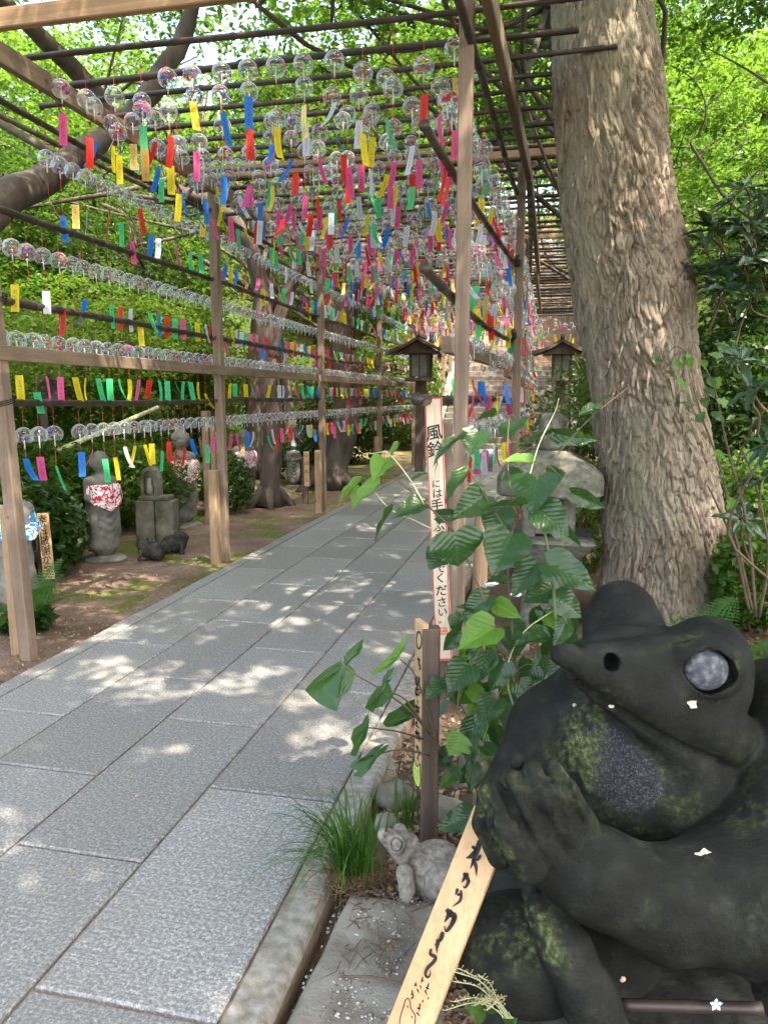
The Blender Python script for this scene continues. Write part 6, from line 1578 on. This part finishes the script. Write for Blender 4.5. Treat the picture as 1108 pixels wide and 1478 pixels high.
# ================================================================ large leaves: one mesh per kind, each leaf an object
def leaf_shape(kind, seed, fold=.35, curl=.25):
    """unit leaf: base at origin, tip at +y; UV x signed across, y along"""
    n = 15; V_, uv, Fq = [], [], []; r_ = random.Random(seed); m = 5
    for i in range(n+1):
        s = i/n
        if kind == 'heart': w_ = .47*(math.sin(math.pi*min(1, (s+.02)**.58))**.85)*(1-.12*s); w_ = max(w_, .0); tipk = sstep(.8, 1., s); w_ = w_*(1-.35*tipk)+.0
        elif kind == 'long': w_ = .16*math.sin(math.pi*s**.8)**.7
        elif kind == 'lobed': w_ = .42*math.sin(math.pi*min(1, (s+.04)**.65))*(1+.24*math.sin(s*19))
        else: w_ = .36*math.sin(math.pi*s**.75)**.9
        back = -.13*math.sin(math.pi*min(1, 1-s))*0
        for j in range(-m, m+1):
            x = j/m; lob = -.12*(abs(x)**1.5)*(1-s)**3 if kind == 'heart' else 0
            z = fold*abs(x)*w_-curl*(s-.3)**2*.55+.018*math.sin(s*17+abs(x)*3+seed)*abs(x)+(.06*abs(x)*w_*math.sin(s*9+seed))
            tooth = (.012*math.sin(s*60) if abs(j) == m else 0)
            V_.append((x*(w_+tooth*(w_ > .05)), s+lob, z)); uv.append((x*w_*1.4, s))
    k_ = 2*m+1
    Fq = [(i*k_+j, i*k_+j+1, (i+1)*k_+j+1, (i+1)*k_+j) for i in range(n) for j in range(2*m)]
    return np.array(V_), Fq, np.array(uv)
LM = {}
for nm, kd, mt, sd, fo_, cu in (('heart', 'heart', 'bigleaf', 1, .30, .35), ('heart2', 'heart', 'bigleaf', 5, .15, .6), ('young', 'heart', 'youngleaf', 2, .45, .3), ('lobed', 'lobed', 'youngleaf', 3, .1, .2), ('fan', 'fan', 'farleaf', 3, .35, .3), ('long', 'long', 'longleaf', 4, .35, .35), ('oval', 'oval', 'shrub', 4, .3, .3)):
    V_, Fq, uv = leaf_shape(kd, sd, fo_, cu); LM[nm] = raw_mesh('leaf', V_, Fq, M[mt], True, uv=uv)
def place_leaf(parent, base, tip, width, kind, roll=0., nrm_hint=None, name='leaf'):
    base, tip = Vector(base), Vector(tip); y = tip-base; l = y.length; y.normalize(); h = Vector(nrm_hint if nrm_hint is not None else (-fw+up*.7))
    x = y.cross(h).normalized(); z = x.cross(y).normalized()
    if roll: q = Matrix.Rotation(roll, 3, y); x = q @ x; z = q @ z
    wk = width/(l*.94) if kind != 'long' else width/(l*.32)
    Mx = Matrix(((x.x*l*wk, y.x*l, z.x*l, base.x), (x.y*l*wk, y.y*l, z.y*l, base.y), (x.z*l*wk, y.z*l, z.z*l, base.z), (0, 0, 0, 1)))
    o = link(name, LM[kind], parent); pl = Vector(wloc(parent)); Mx.translation -= pl
    o.matrix_local = Mx; return o

# broad leaved climber behind the frog
PB = atD(770, 1085, 2.45); PB[2] = gz(PB[0], PB[1]); pt = thing('broad_leaved_plant', tuple(PB), 'broad leaved climbing plant with large dark glossy heart shaped leaves beside the frog', 'plant')
leafs = [ # base u,v, tip u,v, width px, depth, kind, roll
 (745, 607, 728, 632, 46, 2.75, 'heart2', .9), (712, 600, 682, 606, 20, 2.8, 'heart', .9), (690, 622, 676, 658, 33, 2.45, 'heart', 0), (795, 625, 752, 640, 24, 2.6, 'heart', 1.1), (800, 626, 868, 636, 20, 2.6, 'heart', 1.1),
 (762, 645, 740, 645, 14, 2.6, 'heart', .9), (768, 668, 722, 664, 16, 2.5, 'young', .5), (775, 688, 766, 742, 52, 2.45, 'heart', .1), (756, 686, 724, 700, 44, 2.62, 'heart2', .2), (792, 690, 815, 682, 26, 2.6, 'heart', .5),
 (776, 735, 822, 772, 44, 2.42, 'heart', 0), (824, 712, 878, 736, 20, 2.5, 'heart2', .6), (700, 714, 652, 748, 36, 2.45, 'heart', -.1), (724, 732, 703, 775, 40, 2.48, 'heart', .1), (752, 730, 694, 730, 24, 2.40, 'heart', .9),
 (738, 770, 709, 830, 54, 2.38, 'heart', 0), (655, 768, 664, 820, 66, 2.36, 'heart2', -.1), (640, 795, 618, 822, 34, 2.45, 'heart', .3), (774, 814, 736, 862, 34, 2.40, 'heart', .3), (788, 812, 864, 852, 42, 2.34, 'heart', 0),
 (796, 850, 752, 868, 34, 2.48, 'heart', .1), (800, 862, 842, 892, 34, 2.42, 'heart', 0), (706, 860, 666, 888, 28, 2.40, 'heart', .2), (716, 872, 752, 892, 22, 2.42, 'young', .3), (785, 880, 774, 922, 30, 2.5, 'heart', 0),
 (714, 905, 660, 936, 44, 2.32, 'young', .1), (798, 918, 738, 930, 26, 2.36, 'heart', .5), (700, 940, 690, 985, 34, 2.4, 'heart', .2), (676, 960, 645, 1000, 38, 2.35, 'heart', 0), (728, 955, 706, 1000, 30, 2.38, 'heart', 0),
 (716, 1010, 684, 1052, 32, 2.3, 'heart', .1), (690, 1040, 664, 1082, 28, 2.3, 'heart', .2), (742, 1020, 728, 1056, 30, 2.35, 'heart', 0), (684, 1176, 628, 1198, 30, 1.98, 'heart', 0), (668, 1060, 646, 1092, 34, 2.25, 'lobed', .1),
 (812, 960, 794, 1000, 26, 2.35, 'heart', .3), (770, 960, 748, 990, 30, 2.45, 'heart', 0), (760, 905, 735, 930, 30, 2.55, 'heart', .2), (800, 760, 840, 790, 20, 2.6, 'heart', .8), (735, 840, 700, 838, 24, 2.5, 'heart', .7),
 (816, 905, 800, 940, 30, 2.5, 'heart', .1), (748, 985, 770, 1015, 26, 2.4, 'heart', .2), (690, 890, 660, 872, 22, 2.45, 'heart', .5), (640, 985, 612, 1010, 24, 2.4, 'heart', .4), (768, 700, 790, 735, 30, 2.7, 'heart2', .5), (860, 590, 834, 598, 18, 2.5, 'heart', .4), (866, 580, 884, 568, 12, 2.5, 'heart', .6),
 (612, 728, 564, 746, 28, 2.40, 'heart', .2), (566, 735, 536, 782, 22, 2.42, 'heart', .9), (548, 700, 504, 735, 22, 2.46, 'young', .6), (520, 694, 486, 728, 12, 2.5, 'young', .9), (520, 705, 508, 733, 16, 2.5, 'young', .3),
 (555, 664, 538, 694, 26, 2.48, 'young', .2), (614, 684, 590, 694, 15, 2.45, 'heart', .6), (674, 680, 640, 724, 24, 2.42, 'heart', .4), (655, 632, 622, 668, 12, 2.44, 'heart2', .3), (672, 628, 640, 650, 9, 2.44, 'heart', .9), (575, 640, 562, 662, 8, 2.5, 'young', .2), (630, 745, 672, 742, 16, 2.46, 'heart', .8)]
for (u0, v0, u1, v1, w_, D, kd, rl) in leafs:
    dd_ = rnd.uniform(-.04, .05)
    place_leaf(pt, atD(u0, v0, D), atD(u1, v1, D-.03+dd_), w_*D/F*1.36, kd, rl+rnd.uniform(-.2, .2), -fw*(.75)+up*rnd.uniform(.35, .8)+rt*rnd.uniform(-.3, .3))
for k in range(80):
    u0, v0 = rnd.uniform(640, 830), rnd.uniform(880, 1110); D = 2.36+rnd.uniform(0, .4)
    if u0 > 770 and v0 > 960: continue
    a = rnd.uniform(.5, 2.6); l = rnd.uniform(24, 46); place_leaf(pt, atD(u0, v0, D), atD(u0+math.cos(a)*l, v0+math.sin(a)*l, D+rnd.uniform(-.08, .08)), l*rnd.uniform(.6, .85)*D/F, rnd.choice(['heart', 'heart', 'heart2', 'young']) if rnd.random() < .8 else 'oval', rnd.uniform(-.5, .6))
stems = [([(770, 1085, 2.45), (752, 1040, 2.42), (736, 970, 2.4), (712, 905, 2.4), (700, 870, 2.4), (676, 812, 2.4), (655, 768, 2.4), (610, 724, 2.42), (572, 692, 2.45), (545, 672, 2.48)], .0050, .0022, 'twig'),
         ([(800, 960, 2.36), (801, 900, 2.38), (796, 830, 2.4), (785, 765, 2.42), (775, 690, 2.45)], .0065, .004, 'greenstem'), ([(756, 1060, 2.42), (735, 1000, 2.4), (732, 960, 2.38), (756, 912, 2.38), (800, 880, 2.4)], .0035, .002, 'palestem'),
         ([(764, 1085, 2.46), (750, 1010, 2.44), (736, 880, 2.44), (733, 800, 2.44), (748, 740, 2.46), (775, 690, 2.48), (800, 660, 2.5), (850, 605, 2.52), (905, 560, 2.54)], .0048, .0018, 'twig'), ([(762, 692, 2.46), (778, 640, 2.5), (800, 595, 2.55), (806, 575, 2.55)], .0028, .0015, 'palestem'),
         ([(748, 740, 2.46), (735, 700, 2.5), (732, 640, 2.6), (735, 600, 2.7)], .003, .002, 'twig'), ([(733, 770, 2.44), (690, 700, 2.44), (672, 665, 2.44), (680, 640, 2.45)], .0025, .0015, 'twig'), ([(612, 728, 2.4), (590, 690, 2.42), (560, 655, 2.46), (535, 655, 2.5)], .0026, .0016, 'palestem'),
         ([(645, 775, 2.42), (600, 752, 2.43), (563, 735, 2.44), (530, 697, 2.48)], .0022, .0013, 'palestem'), ([(655, 1170, 2.0), (690, 1175, 1.98), (720, 1180, 2.0)], .002, .002, 'twig'), ([(690, 1090, 2.3), (660, 1020, 2.35), (680, 960, 2.36), (712, 905, 2.34)], .0025, .0015, 'greenstem')]
for pts, r0, r1, mt in stems:
    P = catmull([atD(*q) for q in pts], 6); MB().tube(P, np.linspace(r0, r1, len(P)), 7).build('stem', M[mt], pt, True)
mb = MB()
for i, (u0, v0, u1, v1, w_, D, kd, rl) in enumerate(leafs):
    bp = atD(u0, v0, D); best = None
    for pts, r0, r1, mt in stems:
        for q in catmull([atD(*q_) for q_ in pts], 3):
            d = np.linalg.norm(q-bp)
            if best is None or d < best[0]: best = (d, q)
    if best[0] < .35: mb.tube(catmull([bp, (bp+best[1])/2+[0, 0, .012], best[1]], 4), .0015, 5, False)
mb.build('leaf_stalks', M['greenstem'], pt, True)['kind'] = 'stuff'

# leopard plant leaves by the path
FP = onZ(640, 1115, 0); ft = thing('leopard_plant', tuple(FP), 'leopard plant with wide toothed leaves leaning out over the path edge', 'plant')
def fan_leaf(name, outline, joint, D, mat, bend, parent, dz=None):
    """leaf traced as polygon of edge points round a stalk joint; folded along the direction joint -> first point"""
    n_r = 6; c_ = atD(*joint, D); V_, Fq, uv = [c_], [], [(0, 0)]; m_ = len(outline)
    for i, (u, v) in enumerate(outline):
        dd_ = dz[i] if dz else bend*math.sin(i/m_*math.pi*2)
        e_ = atD(u, v, D+dd_)
        for r_ in range(1, n_r+1):
            f_ = r_/n_r; q = c_+(e_-c_)*f_; q = q-fw*(.012*math.sin(i*2.6)*f_*(1-f_)*2)+up*(.006*math.sin(i*1.9)*f_*(1-f_)*4); V_.append(q); uv.append((math.sin(i/m_*6.28)*f_, f_))
    for i in range(m_-1):
        a, b2 = 1+i*n_r, 1+(i+1)*n_r; Fq.append((0, a, b2))
        for r_ in range(n_r-1): Fq.append((a+r_, a+r_+1, b2+r_+1, b2+r_))
    o = mobj('leaf', V_, Fq, M[mat], parent, smooth=True, uv=uv); return o
fan_leaf('leaf', [(492, 953), (470, 966), (452, 982), (440, 996), (447, 1004), (458, 1014), (474, 1023), (487, 1027), (489, 1016), (494, 1003), (505, 998), (509, 984), (514, 972), (507, 962), (498, 956), (497, 948), (508, 949), (517, 945), (523, 934), (524, 922), (514, 929), (500, 942)], (496, 962), 2.16, 'farleaf', .03, ft, dz=[0, 0, .01, .02, .02, .0, -.02, -.04, -.03, -.02, -.01, 0, 0, .01, .02, .03, .05, .06, .07, .07, .05, .02])
fan_leaf('leaf', [(590, 914), (580, 922), (570, 936), (562, 946), (548, 960), (535, 970), (536, 975), (550, 969), (563, 962), (574, 950), (581, 940), (586, 928), (592, 916)], (574, 950), 2.45, 'youngleaf', .02, ft)
fan_leaf('leaf', [(571, 963), (560, 967), (553, 978), (551, 988), (562, 985), (566, 976), (573, 966)], (558, 984), 2.28, 'farleaf', .02, ft)
fan_leaf('leaf', [(557, 985), (544, 992), (532, 1008), (526, 1022), (534, 1026), (538, 1029), (541, 1022), (552, 1020), (558, 1012), (565, 1008), (566, 998), (562, 987), (557, 984)], (552, 998), 2.22, 'farleaf', .03, ft)
fan_leaf('leaf', [(530, 1030), (522, 1044), (510, 1052), (506, 1066), (510, 1076), (505, 1090), (514, 1092), (519, 1078), (528, 1066), (532, 1050), (533, 1040), (531, 1028)], (528, 1050), 2.16, 'farleaf', .03, ft)
fan_leaf('leaf', [(575, 1022), (560, 1030), (552, 1044), (558, 1050), (572, 1048), (590, 1040), (606, 1030), (612, 1012), (600, 1008), (586, 1014), (574, 1022)], (590, 1034), 2.62, 'farleaf', .03, ft)
fan_leaf('leaf', [(556, 1072), (540, 1078), (528, 1090), (508, 1100), (504, 1108), (516, 1112), (508, 1120), (522, 1122), (534, 1110), (544, 1094), (556, 1084), (562, 1074)], (540, 1090), 2.2, 'farleaf', .03, ft)
fan_leaf('leaf', [(640, 1000), (622, 1004), (606, 1018), (600, 1036), (612, 1046), (630, 1040), (644, 1026), (650, 1008)], (628, 1024), 2.7, 'farleaf', .03, ft)
for pts in ([(510, 972, 2.17), (560, 1002, 2.25), (600, 1035, 2.35), (638, 1090, 2.45)], [(578, 952, 2.25), (596, 970, 2.3), (612, 1010, 2.4), (636, 1090, 2.45)], [(553, 998, 2.23), (585, 1010, 2.3), (620, 1060, 2.4)], [(529, 1050, 2.17), (570, 1055, 2.25), (610, 1066, 2.35)], [(546, 1088, 2.2), (580, 1082, 2.3), (620, 1090, 2.4)]):
    P = catmull([atD(*q) for q in pts], 5); MB().tube(P, np.linspace(.0022, .0034, len(P)), 6).build('stalk', M['twig'], ft, True)

# crumpled white paper caught behind the plant
def crumple(u, v, D, s, label, seed):
    nu = 12; V_ = []; r_ = random.Random(seed)
    for j in range(8):
        for i in range(nu): a = 6.28*i/nu; ph = math.pi*(j+.5)/8; k_ = s*(.7+.6*r_.random()); V_.append((math.sin(ph)*math.cos(a)*k_*1.5, math.sin(ph)*math.sin(a)*k_, math.cos(ph)*k_*.6))
    p = atD(u, v, D); Fq = [(j*nu+i, j*nu+(i+1) % nu, (j+1)*nu+(i+1) % nu, (j+1)*nu+i) for j in range(7) for i in range(nu)]; tag(mobj('crumpled_paper', np.array(V_)+p, Fq, M['white']), label, 'paper', 'crumpled white papers behind the plant')
crumple(708, 842, 3.4, .02, 'crumpled white paper beside the pale brace stake', 1); crumple(744, 858, 3.4, .016, 'crumpled white paper at the foot of the stone lantern', 2)

# ================================================================ ferns
def frond_mesh(seed, nl=22):
    V_, Fq = [], []; r_ = random.Random(seed)
    def pt_(s): return np.array([0, s, .32*s-.55*s*s])
    for i in range(nl):
        s = .12+.86*i/nl; p = pt_(s); l = .30*math.sin(math.pi*(s*.9+.08))**.8*(1-.35*s)
        for sg in (-1, 1):
            # each leaflet is itself cut into small lobes
            m = 5
            for j in range(m):
                a, b2 = j/m, (j+1)/m; w0 = .022*(1-a*.8); bx = p+np.array([sg*l*a, .10*l*a, -.12*l*a]); ex = p+np.array([sg*l*(b2+.02), .10*l*b2, -.12*l*b2]); b0 = len(V_)
                V_ += [bx, bx+[sg*.012, w0, .002], ex, bx+[sg*.012, -w0, .002]]; Fq.append((b0, b0+1, b0+2, b0+3))
    for i in range(8):
        a, b2 = pt_(i/8), pt_((i+1)/8); b0 = len(V_); V_ += [a+[-.006, 0, .002], a+[.006, 0, .002], b2+[.005, 0, .002], b2+[-.005, 0, .002]]; Fq.append((b0, b0+1, b0+2, b0+3))
    return raw_mesh('frond', np.array(V_), Fq, M['fern'])
FM = [frond_mesh(k) for k in range(2)]
def fern(p, n, l, label, a0=0., a1=6.28):
    t = thing('fern', tuple(p), label, 'fern', 'ferns around the great trunk')
    for k in range(n):
        o = link('frond', rnd.choice(FM), t); s = l*1.75*rnd.uniform(.75, 1.15); o.scale = (s, s, s); o.rotation_euler = (R(rnd.uniform(28, 66)), 0, a0+(a1-a0)*(k+rnd.uniform(.1, .9))/n)
    return t
for u, v, Yq, n, l, lb in ((948, 872, 3.9, 7, .28, 'fern between the two eyes of the stone frog, left clump'), (990, 880, 3.8, 8, .34, 'fern at the foot of the great trunk above the frog eye'), (1030, 930, 3.5, 7, .30, 'fern behind the near eye of the frog'), (1100, 900, 3.6, 8, .36, 'fern at the right edge beside the fallen leaves'), (1085, 960, 3.2, 7, .3, 'low fern behind the shoulder of the frog')):
    p = onY(u, v, Yq); p[2] = gz(p[0], Yq); fern(p, n, l, lb)
fern(onZ(40, 905, -.07), 6, .30, 'low fern at the foot of the nearest left post', 3.4, 6.6)

# seedling and ivy at the bottom edge
p = onZ(735, 1480, .0); t = thing('rock_ivy', tuple(p), 'small plant with scalloped leaves and thin seed sprays under the frog knee', 'plant')
for (u0, v0, u1, v1, w_) in [(735, 1455, 757, 1420, 28), (716, 1462, 704, 1432, 32), (700, 1470, 672, 1450, 28), (728, 1478, 748, 1462, 26), (690, 1455, 700, 1425, 20)]:
    place_leaf(t, atD(u0, v0, 1.62), atD(u1, v1, 1.60), w_*1.6/F, 'oval', rnd.uniform(-.2, .2), -fw+up*.6)
mb = MB(); mb2 = MB()
for k in range(11):
    b_ = atD(735+rnd.uniform(-10, 6), 1470, 1.6); tip = atD(rnd.uniform(640, 725), rnd.uniform(1385, 1460), 1.56+rnd.uniform(-.03, .03)); P = catmull([b_, (b_+tip)/2+up*.025, tip], 6); mb.tube(P, .0009, 4, False)
    for j in range(4, len(P)):
        for sg in (-1, 1): q = P[j]+rt*sg*rnd.uniform(.002, .008)+up*rnd.uniform(.0, .01); mb.tube([P[j], q], .0005, 3, False); mb2.lathe([(.0, -.0018), (.0018, 0), (.0, .0018)], q, 5)
mb.build('seed_stalks', M['palestem'], t)['kind'] = 'stuff'; mb2.build('seeds', M['dead2'], t)['kind'] = 'stuff'

# ================================================================ rhododendron on the right: rosettes of long leaves
def rhodo(label, name, base, targets, l0, seed, stemr=.010):
    t = thing(name, tuple(base), label, 'shrub', 'shrubs with long leathery leaves on the right'); r_ = random.Random(seed); mb = MB()
    for c_ in targets:
        c_ = np.array(c_); ci_ = targets.index(c0_x) if False else 0
        if r_.random() < .10: limb(mb, base+(c_-base)*.15*r_.random(), c_, stemr*.7, .006, .25, 6)
        else: limb(mb, c_+np.array([r_.uniform(-.1, .2), .15, -.22]), c_, .007, .004, .25, 5)
        n = r_.randint(8, 11); ax_ = Vector((r_.uniform(-.5, .5), r_.uniform(-.7, .1), 1)).normalized(); a_ = ax_.orthogonal().normalized(); b2 = ax_.cross(a_)
        for k in range(n):
            an = k*2.399; el = r_.uniform(-.35, .45); d = (a_*math.cos(an)+b2*math.sin(an))*math.cos(el)+ax_*math.sin(el); l = l0*r_.uniform(.8, 1.2)
            place_leaf(t, Vector(c_)+d*.012, Vector(c_)+d*l, l*.27, 'long' if r_.random() < .93 else 'oval', r_.uniform(-.3, .3), ax_)
    mb.build('stem', M['twig'], t, True); return t
def spots(box, n, Y0, Y1, seed):
    r_ = random.Random(seed); return [onY(r_.uniform(box[0], box[2]), r_.uniform(box[1], box[3]), r_.uniform(Y0, Y1)) for _ in range(n)]
b_ = onY(1110, 700, 4.9); b_[2] = gz(b_[0], 4.9)
rhodo('rhododendron with long leathery leaves at the right edge beside the great trunk', 'rhododendron', b_, spots((1005, 320, 1140, 440), 24, 4.6, 5.4, 4)+spots((1050, 270, 1140, 330), 8, 4.6, 5.3, 8), .17, 3)
b_ = onY(1120, 800, 3.7); b_[2] = gz(b_[0], 3.7)
rhodo('shrub of pale green whorled leaves above the bare stems on the right', 'rhododendron', b_, [onY(1068, 520, 3.6), onY(1092, 560, 3.5), onY(1085, 610, 3.8), onY(1108, 640, 3.6), onY(1070, 750, 3.8), onY(1100, 690, 3.7)], .13, 6)
# thin bare stems and a sprig across the great trunk
p = onY(1075, 870, 3.9); p[2] = gz(p[0], 3.9); t = thing('sapling', tuple(p), 'thin sapling with bare brown stems and small leaves right of the great trunk', 'sapling')
mb = MB()
for pts in ([(1085, 880), (1062, 780), (1040, 680), (1012, 600), (1000, 560)], [(1090, 890), (1078, 760), (1050, 650), (1030, 560), (1010, 520)], [(1080, 880), (1060, 790), (1030, 720), (1020, 700)], [(1095, 890), (1108, 800), (1090, 700), (1066, 640)]):
    P = catmull([onY(u, v, 3.8) for u, v in pts], 5); mb.tube(P, np.linspace(.008, .003, len(P)), 6)
P = catmull([onY(1000, 520, 3.8), onY(975, 500, 3.75), onY(950, 530, 3.7)], 5); mb.tube(P, .0025, 5)
mb.build('stem', M['twig'], t, True)
for (u, v) in [(960, 535), (972, 520), (985, 512), (995, 530), (950, 525), (978, 545), (1020, 545), (1030, 560), (1012, 575), (1040, 520), (1000, 590), (1025, 595), (1050, 585), (1015, 560), (1035, 500), (1060, 545), (1018, 530), (1005, 610), (1030, 655), (1048, 690), (1060, 720)]:
    D0 = onY(u, v, 3.75); a = rnd.uniform(0, 6.28); place_leaf(t, D0, D0+(rt*math.cos(a)+up*math.sin(a))*rnd.uniform(.05, .08)-fw*.02, .055, rnd.choice(['oval', 'young', 'lobed']), rnd.uniform(-.3, .3))
# branch twigs seen against the canopy on the right
t = thing('bare_branch', tuple(onY(1000, 290, 5.6)), 'thin dark forked twig reaching out between the great trunk and the right edge', 'branch'); mb = MB()
for pts, r0 in (([(1108, 330), (1050, 290), (1010, 230), (996, 205), (1010, 190), (1018, 155), (1000, 115), (955, 88)], .012), ([(1108, 120), (1085, 105), (1050, 85), (1000, 60)], .01), ([(1018, 155), (1050, 125), (1062, 110)], .005), ([(996, 213), (960, 212)], .007), ([(1000, 115), (1015, 85)], .004)):
    P = catmull([onY(u, v, 5.8) for u, v in pts], 5); mb.tube(P, np.linspace(r0, .003, len(P)), 6)
mb.build('twig', M['bark'], t, True)
# right: low shrubs of the bed behind
for i, (u, v, Yq, r, lb) in enumerate([(1060, 690, 5.6, .35, 'leafy undershrub right of the great trunk'), (1095, 780, 4.6, .28, 'undershrub at the right edge above the fallen leaves'), (830, 690, 6.4, .45, 'undershrub between the stone lantern and great trunk'), (840, 560, 8.0, .6, 'shrub seen left of the great trunk above the lantern')]):
    p = onY(u, v, Yq); shrub(lb, (p[0], Yq), (r, r, max(.2, (p[2]-gz(p[0], Yq))*.62)), 2600, .06, 'shrub')
# low shrub with stalks by the nearest robed statue
for i, (u, vb, r, h_, lb) in enumerate([(95, 812, .26, .30, 'dark leaved sapling bush between the plaque and the nearest robed statue'), (35, 905, .2, .1, 'low dark leaves at the foot of the nearest left post'), (470, 700, .4, .3, 'low bush behind the third left post')]):
    p = onZ(u, vb, -.07); shrub(lb, (p[0], p[1]), (r, r, h_), 900, .09, 'evergreen')
